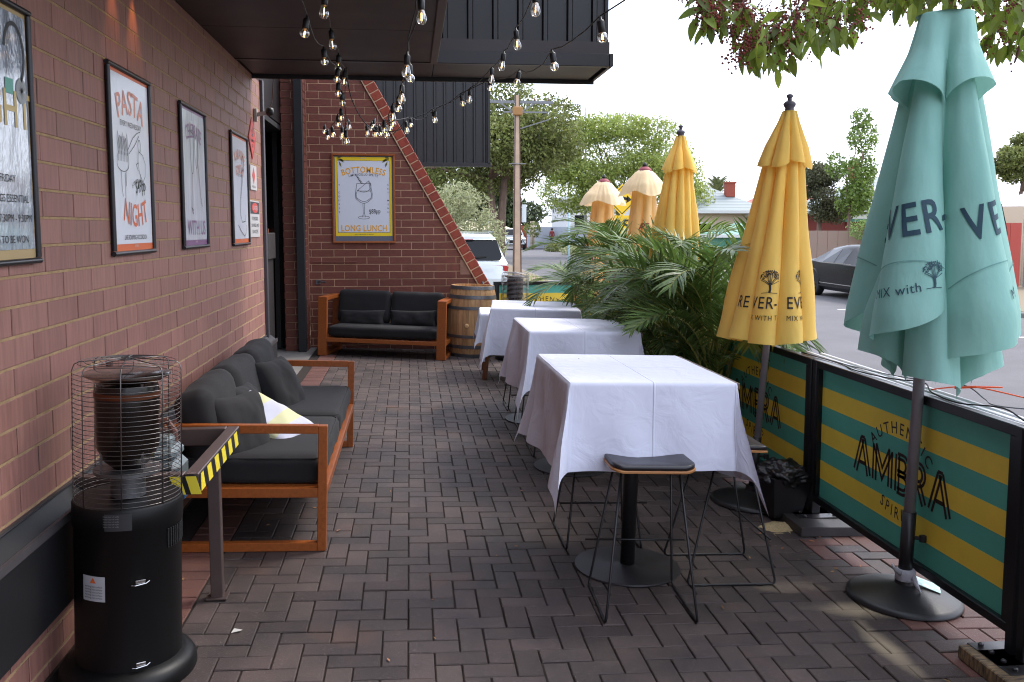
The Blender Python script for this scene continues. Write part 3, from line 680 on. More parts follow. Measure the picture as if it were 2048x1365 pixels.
# ------------------------------------------------------------ soft furnishing helpers
def cushion(sx, sy, sz, r=.05, puff=.12, seed=0, n=16, wr=.008, ax=2):
    bm = bmesh.new(); bmesh.ops.create_cube(bm, size=2); bmesh.ops.subdivide_edges(bm, edges=bm.edges[:], cuts=n, use_grid_fill=True)
    H = Vector((sx/2, sy/2, sz/2)); V = []
    for v in bm.verts:
        p = Vector((v.co.x*H.x, v.co.y*H.y, v.co.z*H.z)); rr = [min(r, h*.95) for h in H]
        q = Vector([max(-(H[i]-rr[i]), min(H[i]-rr[i], p[i])) for i in range(3)]); d = p-q
        if d.length > 1e-9:
            m = Vector([d[i]/rr[i] for i in range(3)]); m.normalize(); p = q+Vector([m[i]*rr[i] for i in range(3)])
        o = [i for i in range(3) if i != ax]
        k = (1-(p[o[0]]/H[o[0]])**2)*(1-(p[o[1]]/H[o[1]])**2)
        p[ax] *= 1+puff*max(k, 0)
        nn = noise.noise(p*7+Vector((seed*3.1, 0, 0)))*wr+noise.noise(Vector((p.x*22, p.y*22, p.z*22+seed)))*wr*.5
        p += p.normalized()*nn
        v.co = p
    me = bpy.data.meshes.new('cushion'); bm.to_mesh(me); bm.free()
    me.polygons.foreach_set('use_smooth', [True]*len(me.polygons)); return me
def pillow(sx, sy, th, seed=0, n=26, bands=None):
    V = []; F = []; MI = []
    for side in (1, -1):
        b = len(V)
        for i in range(n+1):
            for j in range(n+1):
                x = -1+2*i/n; y = -1+2*j/n
                k = max(0, (1-x**4))*max(0, (1-y**4)); k = k**.42
                cx = x*(1-.09*(1-abs(y)**1.5)*abs(x)**2); cy = y*(1-.09*(1-abs(x)**1.5)*abs(y)**2)
                z = side*th/2*k*(1-.25*(x*x+y*y)/2)
                p = Vector((cx*sx/2, cy*sy/2, z)); w = noise.noise(p*9+Vector((seed*5, side, 0)))*.014*k+noise.noise(p*24+Vector((seed, 0, side)))*.004*k
                p.z += w; p.z += -.02*cos(x*1.2)*0; V.append(p)
        for i in range(n):
            for j in range(n):
                q = (b+i*(n+1)+j, b+(i+1)*(n+1)+j, b+(i+1)*(n+1)+j+1, b+i*(n+1)+j+1); F.append(q if side > 0 else q[::-1])
                MI.append(int((i+.5)/n*bands) % 2 if bands else 0)
    b = MB(); b.v = [tuple(v) for v in V]; b.f = F; b.m = MI; return b
def place_mesh(me, name, m, parent, loc, rot=(0, 0, 0), **k):
    me.materials.clear(); me.materials.append(m); return link(name, me, parent, loc=loc, rot=rot, **k)
def piping(sx, sy, z, r=.05, parent=None, m=None, ax='z', loc=(0, 0, 0), rot=(0, 0, 0)):
    pts = []
    for (cx, cy, a) in ((1, 1, 0), (-1, 1, 1), (-1, -1, 2), (1, -1, 3)):
        for q in range(5):
            an = (a+q/4)*PI/2; pts.append((cx*(sx/2-r)+r*cos(an), cy*(sy/2-r)+r*sin(an), z))
    b = MB(); b.tube(pts, .0045, 5, closed=True); return b.obj('piping', m, parent, smooth=True, loc=loc, rot=rot)

# ------------------------------------------------------------ sofas
def sofa(label, loc, rz, Wd, D, arm, pw, ph, seat0, seat1, name='outdoor_sofa'):
    t = thing(name, label, 'sofa', loc, rz, tilt=True); m = ORANGE_WOOD
    for s in (-1, 1):
        x = s*(Wd/2-pw/2)
        for y0 in (-D/2+ph/2, D/2-ph/2):
            b = MB(); b.box((x, y0, arm/2), (pw, ph, arm-.004), ch=.003); b.obj('leg', m, t)
        b = MB(); b.box((x, 0, arm-.022), (pw-.002, D-2*ph, .043), ch=.002); b.obj('armrest', m, t)
        b = MB(); b.box((x, 0, .024), (pw-.002, D-2*ph, .044), ch=.002); b.obj('bottom_rail', m, t)
        b = MB(); b.box((x, 0, seat0-.028), (pw-.002, D-2*ph, .05), ch=.002); b.obj('side_rail', m, t)
    b = MB(); b.box((0, -D/2+.024, seat0-.028), (Wd-2*pw, .046, .05), ch=.002); b.obj('front_rail', m, t)
    b = MB(); b.box((0, D/2-.024, seat0-.028), (Wd-2*pw, .046, .05), ch=.002); b.obj('rear_rail', m, t)
    b = MB(); b.box((0, D/2-.024, arm-.05), (Wd-2*pw, .04, .07), ch=.002); b.obj('back_rail', m, t)
    for k in range(9): 
        b = MB(); b.box((-Wd/2+pw+.06+k*(Wd-2*pw-.12)/8, 0, seat0-.012), (.07, D-.1, .016)); b.obj('slat', m, t)
    return t
t = sofa('long orange timber sofa with charcoal cushions along the brick wall', (-.845, 5.65, gz(-.845)), PI/2, 2.24, .80, .655, .045, .045, .335, .47)
for k in range(2):
    me = cushion(1.065, .74, .15, .045, .05, 3+k, 14); me.materials.clear()
    o = place_mesh(me, 'seat_cushion', DARK_FABRIC, t, (-.535+k*1.07, -.01, .405))
    piping(1.04, .71, .062, .05, o, DARK_FABRIC)
for k in range(3):
    me = cushion(.69, .19, .43, .075, .16, 11+k, 12, .008, ax=1)
    o = place_mesh(me, 'back_cushion', DARK_FABRIC, t, (-.715+k*.705, .25, .605+.004*k), (R(-13), R((-2, 1, -1)[k]), 0))
def tpillow(label, loc, rot, seed, sx=.46, sy=.46, th=.18, mats=DARK_FABRIC, bands=None, name='throw_pillow', group='dark throw pillows on the wall sofa'):
    b = pillow(sx, sy, th, seed, bands=bands); me = b.mesh('throw_pillow', mats, True)
    o = link(name, me, None, loc=loc, rot=rot); tag(o, label, 'pillow', group); 
    return o
WST = mat('lavender_white_fabric', rgb(196, 196, 210), .8, bump=.3, bscale=300, bdist=.0006); YST = mat('pale_yellow_fabric', rgb(206, 204, 160), .8, bump=.3, bscale=300, bdist=.0006)
tpillow('charcoal throw pillow propped in the near corner of the wall sofa', (-.93, 4.83, .56), (R(78), R(4), R(64)), 5, th=.20)
tpillow('charcoal throw pillow lying half hidden behind the striped pillow', (-.95, 5.30, .57), (R(66), R(4), R(84)), 6, .42, .40, .16)
tpillow('charcoal throw pillow leaning farthest from the heater on the wall sofa', (-.88, 6.05, .58), (R(64), R(2), R(72)), 7, th=.20)
_x = Vector((.42, -.16, -.20)).normalized(); _z = Vector((.35, -.45, .82)); _y = _z.cross(_x).normalized(); _z = _x.cross(_y)
o = tpillow('white and pale yellow striped pillow slumped on the wall sofa', (-.82, 5.14, .575), Matrix((_x, _y, _z)).transposed().to_euler(), 9, .48, .30, .14, [WST, YST], 5, group=None)
# loveseat by the end wall
t = sofa('orange framed two seat sofa standing under the BOTTOMLESS poster', (-.315, 11.73, gz(-.3)), R(-11.5), 1.65, .70, .755, .115, .05, .235, .39, name='loveseat')
me = cushion(1.40, .62, .15, .05, .05, 21); place_mesh(me, 'seat_cushion', DARK_FABRIC, t, (0, -.02, .315))
for s in (-1, 1):
    me = cushion(.70, .15, .44, .06, .12, 22+s, ax=1); place_mesh(me, 'back_cushion', DARK_FABRIC, t, (s*.355, .20, .60), (R(-12), 0, 0))
    p = pillow(.62, .22, .13, 30+s); o = link('lumbar_cushion', p.mesh('lumbar', DARK_FABRIC, True), None, loc=Vector(t.location)+Matrix.Rotation(R(-11.5), 3, 'Z') @ Vector((s*.34, .045, .47)), rot=(R(76), 0, R(-11.5)))
    tag(o, 'dark lumbar cushion on the %s half of the two seat sofa' % ('doorway side' if s < 0 else 'barrel side'), 'cushion', 'lumbar cushions on the two seat sofa')

# ------------------------------------------------------------ gas heaters
def heater(label, loc, rz, name='patio_heater', sc=1., wire=.00115):
    t = thing(name, label, 'heater', loc, rz, tilt=True); t.scale = (sc,)*3
    hb = mat('heater_black', rgb(12, 12, 13), .45, .0, spec=.3, bump=.1, bscale=500, bdist=.0005)
    b = MB(); b.lathe([(.0, 0), (.232, 0), (.238, .012), (.236, .04), (.222, .062), (.192, .075), (0, .075)], 48); autosm(b.obj('base', hb, t))
    b = MB(); b.lathe([(.183, .075), (.183, .575), (.188, .58), (.188, .655), (.184, .662), (0, .662)], 48, cap=False); bo = autosm(b.obj('body', hb, t), 50)
    for k in range(12):
        a = R(-28+k*4.2); b = MB(); M = Matrix.Rotation(a, 3, 'Z'); b.box(M @ Vector((.184, 0, .53)), (.004, .006, .07), M); b.obj('vent_slot', mat('slot_black', (.002, .002, .002), .9), bo)
    for z in (.40, .10):
        for a in (R(-62),):
            M = Matrix.Rotation(a, 3, 'Z'); b = MB(); b.box(M @ Vector((.187, 0, z)), (.006, .034, .014), M, ch=.002)
            b.tube([M @ Vector((.19, -.03, z-.007)), M @ Vector((.194, -.018, z-.009)), M @ Vector((.194, .018, z-.006)), M @ Vector((.19, .03, z))], .0022, 6); b.obj('latch', CHROME, bo)
    M = Matrix.Rotation(R(-118), 3, 'Z'); FF = lambda th0: (lambda u, v, w=0: Vector(((.1835+w)*cos(th0+u/.1835), (.1835+w)*sin(th0+u/.1835), v)))
    F1 = FF(R(-112)); 
    put(cutup(([(-.045, .335), (.045, .335), (.045, .425), (-.045, .425)], [(0, 1, 2, 3)]), .01), F1, .001, 'label_sheet', mat('white_label', rgb(176, 176, 180), .4), bo)
    put(([(-.012, .40), (.012, .40), (0, .42)], [(0, 1, 2)]), F1, .002, 'warning_triangle', OR_INK, bo)
    for k in range(5): put(cutup(shift(text2('warning hot surface', .009), 0, .385-k*.01), .02), F1, .002, 'label_text', INK, bo)
    F2 = lambda u, v, w=0: Vector(((.1885+w)*cos(R(-82)+u/.1885), (.1885+w)*sin(R(-82)+u/.1885), v))
    put(cutup(([(-.05, .59), (.04, .59), (.04, .65), (-.05, .65)], [(0, 1, 2, 3)]), .01), F2, .001, 'instruction_label', mat('dark_label', rgb(44, 44, 46), .5), bo)
    for k in range(5): put(cutup(shift(text2('keep clear of walls', .007), -.028, .64-k*.009), .02), F2, .002, 'label_text', mat('label_grey', rgb(120, 120, 122), .5), bo)
    # burner, dark glass and chrome cap
    b = MB(); b.lathe([(0, .665), (.06, .665), (.06, .75), (.118, .755), (.118, .765), (.0, .768)], 32); autosm(b.obj('burner_plate', STEEL, t))
    b = MB(); b.lathe([(.05, .768), (.085, .80), (.108, .85), (.11, 1.04), (.104, 1.075), (.0, 1.08)], 36); autosm(b.obj('glass_tube', mat('smoked_glass', rgb(24, 15, 12), .22, 0, spec=.4), t))
    b = MB(); b.lathe([(.1115, 1.03), (.1125, 1.03), (.1125, 1.05), (.1115, 1.05)], 36); autosm(b.obj('band', mat('copper_band', rgb(96, 52, 30), .4, .6), t))
    b = MB(); b.lathe([(.0, 1.085), (.115, 1.088), (.120, 1.094), (.140, 1.104), (.148, 1.110), (.148, 1.115), (.140, 1.119), (.05, 1.124), (0, 1.125)], 40); autosm(b.obj('cap', mat('polished_steel', rgb(170, 164, 160), .16, 1), t), 60)
    for k in range(4):
        a = PI/4+k*PI/2; b = MB(); b.bar((.10*cos(a), .10*sin(a), .765), (.10*cos(a), .10*sin(a), 1.09), .008, .003); b.obj('strut', STEEL, t)
    cg = link('cage', None, t); cr = .181
    ring = MB(); ring.tube([(cr*cos(q*2*PI/48), cr*sin(q*2*PI/48), 0) for q in range(48)], wire, 5, closed=True); rm = ring.mesh('ring', CAGEW, True)
    for k in range(28): link('ring', rm, cg, loc=(0, 0, .668+k*.0168), rot=(random.gauss(0, .003), random.gauss(0, .003), 0))
    for k in range(6):
        rr = .165-k*.025; b = MB(); b.tube([(rr*cos(q*2*PI/36), rr*sin(q*2*PI/36), 1.155+.012*(1-rr/.165)) for q in range(36)], wire, 5, closed=True); b.obj('top_ring', CAGEW, cg, smooth=True)
    for k in range(8):
        a = R(10)+k*PI/4; p = [(cr+.002, .655), (cr+.002, 1.125), (cr-.006, 1.147), (cr-.02, 1.155), (.02, 1.168)]
        b = MB(); b.tube([(r_*cos(a), r_*sin(a), z) for r_, z in p], .002, 6); b.obj('upright', CAGEW, cg, smooth=True)
    b = MB(); b.lathe([(0, 1.160), (.028, 1.163), (0, 1.176)], 16); b.obj('hub', STEEL, cg)
    return t
heater('black gas patio heater with round wire cage against the brick wall', (-1.052, 3.33, gz(-1.05)), 0)
heater('small caged gas heater standing far off beside the barrel and end barrier', (1.31, 11.45, gz(1.31)-.0), R(40), sc=.97, wire=.0032)

# ------------------------------------------------------------ gas meter guard
YB = mat('hazard_yellow', rgb(228, 206, 60), .45); BKP = mat('hazard_black', rgb(24, 24, 22), .5)
t = thing('meter_guard', 'steel guard rail with yellow and black hazard stripes round the gas meter', 'guard rail')
xg, ya, yb, hg = -.866, 3.57, 4.42, .70
b = MB(); b.bar((xg, ya, hg-.04), (xg, yb, hg-.04), .055, .082, ch=.003); ro = b.obj('rail', BRONZE, t)
b = MB(); b.bar((WX+.01, ya+.02, hg-.04), (xg-.03, ya+.02, hg-.04), .05, .082, ch=.003); b.obj('rail', BRONZE, t)
b = MB(); b.bar((WX+.01, yb-.02, hg-.04), (xg-.03, yb-.02, hg-.04), .05, .082, ch=.003); b.obj('rail', BRONZE, t)
b = MB(); b.box((xg+.029, (ya+yb)/2, hg-.043), (.002, yb-ya-.004, .074)); b.obj('stripe_tape', BKP, t)
for k in range(6):
    y0 = ya+.03+k*.140; b = MB(); b.prism([(y0, -.036), (y0+.072, -.036), (y0+.040, .036), (y0-.032 if k else y0, .036)], lambda u, v, w: Vector((xg+.0302+w, u, v+hg-.043)), .001); b.obj('stripe', YB, t)
b = MB(); b.box((xg-.02, ya-.009, hg-.043), (.09, .002, .074)); b.obj('stripe_tape', BKP, t)
for x0 in (-.06, .0): b = MB(); b.prism([(x0, -.036), (x0+.04, -.036), (x0+.02, .036), (x0-.02, .036)], lambda u, v, w: Vector((xg+u, ya-.0102-w, v+hg-.043)), .001); b.obj('stripe', YB, t)
b = MB(); b.box((xg, 3.97, .335), (.052, .045, .64), ch=.003); b.obj('post', BRONZE, t)
b = MB(); b.box((xg, 3.97, .033), (.09, .08, .008), ch=.002); b.obj('base_plate', BRONZE, t)
b = MB(); b.box((WX+.05, 3.6, .335), (.05, .045, .6), ch=.003); b.obj('post', BRONZE, t)
b = MB(); b.box((xg+.0, ya+.0, hg+.003), (.03, .03, .002)); b.obj('corner_cap', CHROME, t)
GM = mat('meter_grey', rgb(112, 122, 124), .45, .1, nscale=14, namt=.2)
t = thing('gas_meter', 'grey gas meter behind the striped guard rail', 'meter', (-1.09, 3.93, .58))
b = MB(); b.box((0, 0, 0), (.22, .19, .20), ch=.03); b.obj('body', GM, t)
b = MB(); b.box((.0, 0, .125), (.19, .16, .06), ch=.02); b.box((0, 0, .17), (.13, .10, .05), ch=.012); b.obj('top', GM, t)
b = MB(); b.box((.045, -.105, .03), (.10, .03, .11), ch=.01); b.obj('dial_box', mat('meter_dark', rgb(52, 58, 62), .4), t)
b = MB(); b.box((.118, -.02, -.02), (.006, .07, .10), ch=.001); b.obj('nameplate', mat('meter_blue', rgb(70, 110, 150), .4), t)
b = MB(); b.tube([(-.06, 0, .16), (-.06, 0, .26), (-.14, .02, .30), (-.19, .02, .30), (-.19, .02, .52)], .016, 8); b.tube([(.06, .05, .1), (.06, .05, .2), (.02, .09, .24), (-.19, .09, .24), (-.19, .09, -.52)], .016, 8); b.obj('pipe', mat('gas_pipe', rgb(96, 60, 50), .5), t)
b = MB(); b.lathe([(0, -.05), (.05, -.05), (.06, -.02), (.06, .02), (.05, .05), (0, .05)], 18, (.0, .13, -.02)); autosm(b.obj('regulator', GM, t))

# ------------------------------------------------------------ oak barrel
t = thing('wine_barrel', 'oak wine barrel with steel hoops at the foot of the sloping wall', 'barrel', (.79, 11.80, gz(.79)), .4, tilt=True)
bh = .93
def br(z): q = (z/bh-.5)*2; return .335-.055*q*q
ns = 26; sm = []
for k in range(ns):
    a0 = 2*PI*k/ns; a1 = a0+2*PI/ns-.008; b = MB(); N = 10; V = []; 
    for i in range(N+1):
        z = bh*i/N; r_ = br(z)
        for (a, rr) in ((a0, r_-.022), (a1, r_-.022), (a1, r_), ((a0+a1)/2, r_+.0016), (a0, r_)): V.append((rr*cos(a), rr*sin(a), z))
    F = []
    for i in range(N):
        for q in range(5): F.append((i*5+q, i*5+(q+1) % 5, (i+1)*5+(q+1) % 5, (i+1)*5+q))
    F += [(4, 3, 2, 1, 0), tuple(N*5+q for q in range(5))]
    b.add(V, F); b.obj('stave', mat('oak_staves', rgb(186, 146, 102), .6, 0, var=.12, nscale=5, col2=rgb(150, 112, 74), stretch=(6, 6, .5), bump=.3, bscale=60, bdist=.001), t)
for z0, z1 in ((.0, .045), (.115, .16), (.255, .295), (.625, .665), (.765, .81), (.885, .93)):
    b = MB(); b.lathe([(br(z0)+.0015, z0), (br(z0)+.0055, z0), (br(z1)+.0055, z1), (br(z1)+.0015, z1)], 48, cap=False); ho = autosm(b.obj('hoop', mat('dull_steel_hoop', rgb(112, 114, 118), .45, .6, nscale=9, namt=.3), t))
    for dx in (-.03, .03):
        a = R(-100)+dx/.3; zz = (z0+z1)/2; b = MB(); b.lathe([(0, .004), (.006, .003), (.008, 0)], 8); b2 = MB(); M = Vector((cos(a), sin(a), 0)).to_track_quat('Z', 'Y').to_matrix()
        b2.add([M @ Vector(q)+Vector((cos(a), sin(a), 0))*(br(zz)+.005)+Vector((0, 0, zz)) for q in b.v], b.f); b2.obj('rivet', STEEL, ho)
b = MB(); b.lathe([(0, .885), (.262, .885), (.262, .895), (0, .897)], 40); b.obj('head', mat('barrel_head', rgb(196, 164, 126), .6, 0, nscale=6, namt=.2, stretch=(1, 6, 1)), t)
a = R(-128); b = MB(); M = Vector((cos(a), sin(a), 0)).to_track_quat('Z', 'Y').to_matrix(); q = MB(); q.lathe([(.0, .012), (.022, .011), (.028, 0)], 16)
b.add([M @ Vector(p)+Vector((cos(a), sin(a), 0))*(br(.42)+.001)+Vector((0, 0, .42)) for p in q.v], q.f); b.obj('bung', mat('bung_wood', rgb(206, 168, 120), .5), t)

# ------------------------------------------------------------ tables, cloths, stools
def cloth_mat():
    m = mat('white_tablecloth', rgb(216, 217, 232), .82, 0, bump=.12, bscale=900, bdist=.0004, sheen=.1)
    n = m.node_tree.nodes; l = m.node_tree.links; p = n['Principled BSDF']
    uv = n.new('ShaderNodeUVMap'); sx = n.new('ShaderNodeSeparateXYZ'); l.new(uv.outputs[0], sx.inputs[0])
    def mth(op, a, b=None):
        q = n.new('ShaderNodeMath'); q.operation = op
        for i, z in enumerate((a, b)):
            if z is None: continue
            if isinstance(z, (int, float)): q.inputs[i].default_value = z
            else: l.new(z, q.inputs[i])
        return q.outputs[0]
    tot = None
    for ax in (0, 1):
        for c, s_ in ((0, 1.), (.39, .7), (-.39, .7)):
            d = mth('DIVIDE', mth('SUBTRACT', sx.outputs[ax], c), .0035); g = mth('MULTIPLY', mth('EXPONENT', mth('MULTIPLY', mth('MULTIPLY', d, d), -1.)), s_)
            tot = g if tot is None else mth('ADD', tot, g)
    wn_ = n.new('ShaderNodeTexNoise'); wn_.inputs['Scale'].default_value = 7; wn_.inputs['Detail'].default_value = 3; wn_.inputs['Distortion'].default_value = 1.2; l.new(uv.outputs[0], wn_.inputs[0])
    tot = mth('ADD', tot, mth('MULTIPLY', wn_.outputs[0], 2.2))
    b = n.new('ShaderNodeBump'); b.inputs['Strength'].default_value = .9; b.inputs['Distance'].default_value = .0034; l.new(tot, b.inputs['Height'])
    old = p.inputs['Normal'].links[0].from_socket; l.new(old, b.inputs['Normal']); l.new(b.outputs[0], p.inputs['Normal'])
    return m
CLOTH = cloth_mat()
def cloth(a, b_, c, seed, N=120, flop=(1, 1, 1, 1)):
    rnd = random.Random(seed); rho = .014; V = []; UV = []
    ph = [rnd.uniform(0, 6.28) for _ in range(8)]
    def side(s, half, k):        # flare angle along a side
        e = min(1, max(0, 1-(half-abs(s))/.14)); e = e*e*(3-2*e)
        w = .065+.055*sin(s*6.5+ph[k])+.04*sin(s*15+ph[k+4])
        return w*(1-e)+.08*e
    def hang(d, al):
        if d < rho*PI/2: return rho*sin(d/rho), -rho*(1-cos(d/rho))
        d2 = d-rho*PI/2; return rho+d2*sin(al), -rho-d2*cos(al)
    for i in range(N+1):
        for j in range(N+1):
            u = -c+2*c*i/N; v = -c+2*c*j/N; du = max(abs(u)-a, 0); dv = max(abs(v)-b_, 0); su = 1 if u > 0 else -1; sv = 1 if v > 0 else -1
            if du == 0 and dv == 0: p = Vector((u, v, 0))
            elif dv == 0: o, z = hang(du, side(v, b_, 0 if su > 0 else 1)); p = Vector((su*(a+o), v, z))
            elif du == 0: o, z = hang(dv, side(u, a, 2 if sv > 0 else 3)); p = Vector((u, sv*(b_+o), z))
            else:
                r = math.hypot(du, dv); phi = math.atan2(dv, du); x = (phi-PI/4)/(PI/4); ci = (0 if su > 0 else 1)+(0 if sv > 0 else 2)
                th = PI/4*(1+math.copysign(abs(x)**2.6, x))+flop[ci]*.40*(1-x*x); psi = .08+(.43-.08)*(1-abs(x)**1.7)*min(1, .55+r)
                o, z = hang(r, psi); p = Vector((su*(a+o*cos(th)), sv*(b_+o*sin(th)), z))
            if p.z < -.02:
                k = min(1, -p.z/.25); w = noise.noise(Vector((p.x*5, p.y*5, p.z*2.2+seed)))*.034*k
                p += Vector((p.x/a, p.y/b_, 0)).normalized()*w
            else: p.z += noise.noise(Vector((u*6, v*6, seed)))*.0012
            V.append(tuple(p)); UV.append((u, v))
    F = [(i*(N+1)+j, (i+1)*(N+1)+j, (i+1)*(N+1)+j+1, i*(N+1)+j+1) for i in range(N) for j in range(N)]
    b = MB(); b.v = V; b.f = F; b.m = [0]*len(F); me = b.mesh('tablecloth', CLOTH, True)
    uvl = me.uv_layers.new(name='UVMap'); li = np.zeros(len(me.loops), dtype=np.int32); me.loops.foreach_get('vertex_index', li)
    uvl.data.foreach_set('uv', np.array(UV, dtype=np.float32)[li].ravel()); return me
DISC = mat('black_disc_base', rgb(44, 41, 44), .45, .1, bump=.1, bscale=400, bdist=.0004)
def table(label, x, y, rz, a, b_, h, clabel, seed, c=.85, dx=0, dy=0, flop=(1, 1, 1, 1)):
    t = thing('pedestal_table', label, 'table', (x, y, gz(x)), rz, 'pedestal tables under white cloths', tilt=True)
    q = MB(); q.lathe([(0, 0), (.262, 0), (.266, .004), (.264, .010), (.06, .014), (.045, .02), (0, .02)], 64, (dx, dy, 0)); autosm(q.obj('base', DISC, t))
    q = MB(); q.lathe([(.036, .012), (.036, h-.05)], 24, (dx, dy, 0)); q.obj('column', BLACK_METAL, t, smooth=True)
    q = MB(); q.box((0, 0, h-.019), (a*2-.006, b_*2-.006, .03), ch=.003); q.box((dx, dy, h-.042), (.4, .4, .012)); q.obj('tabletop', mat('table_laminate', rgb(90, 70, 56), .5), t)
    o = link('tablecloth', cloth(a, b_, c, seed, flop=flop), None, loc=Vector((x, y, gz(x)))+Vector((0, 0, h)), rot=t.rotation_euler); tag(o, clabel, 'tablecloth', 'white tablecloths')
    return t, o
table('nearest pedestal table, with a black disc foot under the white cloth', 1.085, 4.36, R(1), .385, .44, 1.0, 'white tablecloth nearest the viewer, with the black stool before it', 1, dx=-.02, dy=-.09, flop=(1, 1, 1, 1))
table('pedestal table second from the front, between two cloth covered tables', 1.17, 6.36, R(0), .375, .44, 1.0, 'white tablecloth on the second table from the front', 2, dx=-.05, dy=-.2)
table('pedestal table third from the front, before the barrel', 1.11, 8.0, R(-6), .375, .44, 1.0, 'white tablecloth on the third table, just before the barrel', 3, dx=.0, dy=-.25)
t = thing('dining_table', 'low table with brown timber legs under a white cloth behind the third high table', 'table', (1.18, 10.15, gz(1.18)), R(-4), tilt=True)
q = MB(); q.box((0, 0, .73), (.78, .78, .03)); q.obj('tabletop', MATS['table_laminate'], t)
for sx in (-1, 1):
    for sy in (-1, 1): q = MB(); q.bar((sx*.30, sy*.30, .71), (sx*.35, sy*.35, 0), .04, .04); q.obj('leg', mat('brown_leg', rgb(110, 66, 40), .5), t)
o = link('tablecloth', cloth(.39, .39, .72, 4, 70), None, loc=Vector((1.18, 10.15, gz(1.18)+.746)), rot=t.rotation_euler); tag(o, 'white tablecloth on the low table, mostly hidden, near the barrel', 'tablecloth', 'white tablecloths')
# small things on the cloths
b = MB(); b.lathe([(0, 0), (.004, .001), (0, .003)], 6); o = b.obj('crumb', INK, loc=(.88, 4.62, gz(.88)+1.001)); tag(o, 'tiny dark crumb on the nearest white tablecloth', 'crumb')

SEATPLY = mat('plywood_edge', rgb(176, 118, 66), .45, 0, nscale=30, namt=.3, stretch=(1, 1, 14)); VINYL = mat('black_vinyl', rgb(36, 34, 38), .36, 0, bump=.2, bscale=500, bdist=.0005)
def stool_mesh():
    def slab(wx, wy, z0, z1, r, dip, inset=0):
        pts = []
        for (cx, cy, a) in ((1, 1, 0), (-1, 1, 1), (-1, -1, 2), (1, -1, 3)):
            for q in range(7): an = (a+q/6)*PI/2; pts.append((cx*(wx/2-r)+r*cos(an), cy*(wy/2-r)+r*sin(an)))
        n = len(pts); V = []; rings = [(1, z0), (1, z0+(z1-z0)*.55), (.985, z0+(z1-z0)*.85), (.95, z1), (.7, z1+inset), (.4, z1+inset), (.15, z1+inset)]
        b = MB()
        for s_, z in [(0.02, z0)]+rings+[(.001, z1+inset)]:
            for x, y in pts: x2, y2 = x*s_, y*s_; V.append((x2, y2, z+dip*(x2/(wx/2))**2-.006*(y2/(wy/2))))
        F = []
        for i in range(len(rings)+1):
            for k in range(n): F.append((i*n+k, i*n+(k+1) % n, (i+1)*n+(k+1) % n, (i+1)*n+k))
        b.add(V, F); return b
    ply = slab(.375, .335, .628, .641, .05, .022).mesh('seat', SEATPLY, False)
    pad = slab(.368, .328, .6415, .662, .05, .022, .004).mesh('cushion', VINYL, True)
    fr_ = []
    for s in (-1, 1):
        b = MB(); P = [(s*.13, -.075, .632), (s*.198, -.215, .03), (s*.200, -.213, .012), (s*.201, -.20, .006), (s*.201, .20, .006), (s*.200, .213, .012), (s*.198, .215, .03), (s*.13, .075, .632)]
        b.tube(P, .0058, 8); b.bar((s*.13, -.10, .634), (s*.13, .10, .634), .02, .005); fr_.append(b.mesh('sled_leg', BLACK_METAL, True))
    b = MB(); b.tube([(-.235, .165, .24), (.235, .165, .24)], .005, 8); rest_ = b.mesh('footrest', BLACK_METAL, True)
    b = MB(); 
    for sx in (-1, 1):
        for sy in (-.14, .14): b.box((sx*.201, sy, .004), (.016, .035, .008), ch=.002)
    ft = b.mesh('foot_glide', RUBBER)
    return ply, pad, fr_, rest_, ft
ST = stool_mesh()
def stool(label, x, y, rz, h=1.):
    t = thing('bar_stool', label, 'stool', (x, y, gz(x)), rz, 'black bar stools round the high tables', tilt=True)
    p = link('seat', ST[0], t); link('cushion', ST[1], p)
    for f in ST[2]: link('leg', f, t)
    link('footrest', ST[3], t); link('foot_glide', ST[4], t); return t
stool('black padded bar stool with plywood seat, standing nearest the viewer', 1.02, 3.825, R(-2))
stool('black bar stool on the barrier side of the nearest table, seat hidden by cloth', 1.515, 4.21, R(-90))
stool('black bar stool tucked under the far side of the nearest table', 1.0, 4.72, R(180))
stool('black bar stool tucked under the far side of the second table', 1.09, 6.63, R(180))
stool('black bar stool at the near side of the third table', 1.09, 7.46, R(0))
stool('black bar stool at the far side of the third table', 1.08, 8.30, R(180))

# ------------------------------------------------------------ barrier panels
TEAL = mat('teal_banner', rgb(88, 178, 158), .55, bump=.15, bscale=12, bdist=.003, nscale=6, namt=.08); MUST = mat('mustard_banner', rgb(246, 212, 74), .55, bump=.15, bscale=12, bdist=.003, nscale=6, namt=.08); BROWNINK = mat('dark_brown_ink', rgb(48, 26, 26), .5)
FENCE_BLK = mat('black_fence_frame', rgb(24, 23, 27), .32, .1, bump=.2, bscale=70, bdist=.001)
def double(P, gap, w):      # inline lettering: two parallel strokes
    out = []
    P = [Vector(p) for p in P]
    for s in (-1, 1):
        Q = []
        for i, p in enumerate(P):
            t = (P[min(i+1, len(P)-1)]-P[max(i-1, 0)]).normalized(); n = Vector((-t.y, t.x)); k = 1
            if 0 < i < len(P)-1:
                a = (P[i]-P[i-1]).normalized(); c_ = (P[i+1]-P[i]).normalized(); k = 1/max(.45, cos(a.angle(c_)/2)); n = ((Vector((-a.y, a.x))+Vector((-c_.y, c_.x)))/2).normalized()
            Q.append(p+n*gap/2*s*k)
        out.append(ribbon(Q, w))
    return merge(*out)
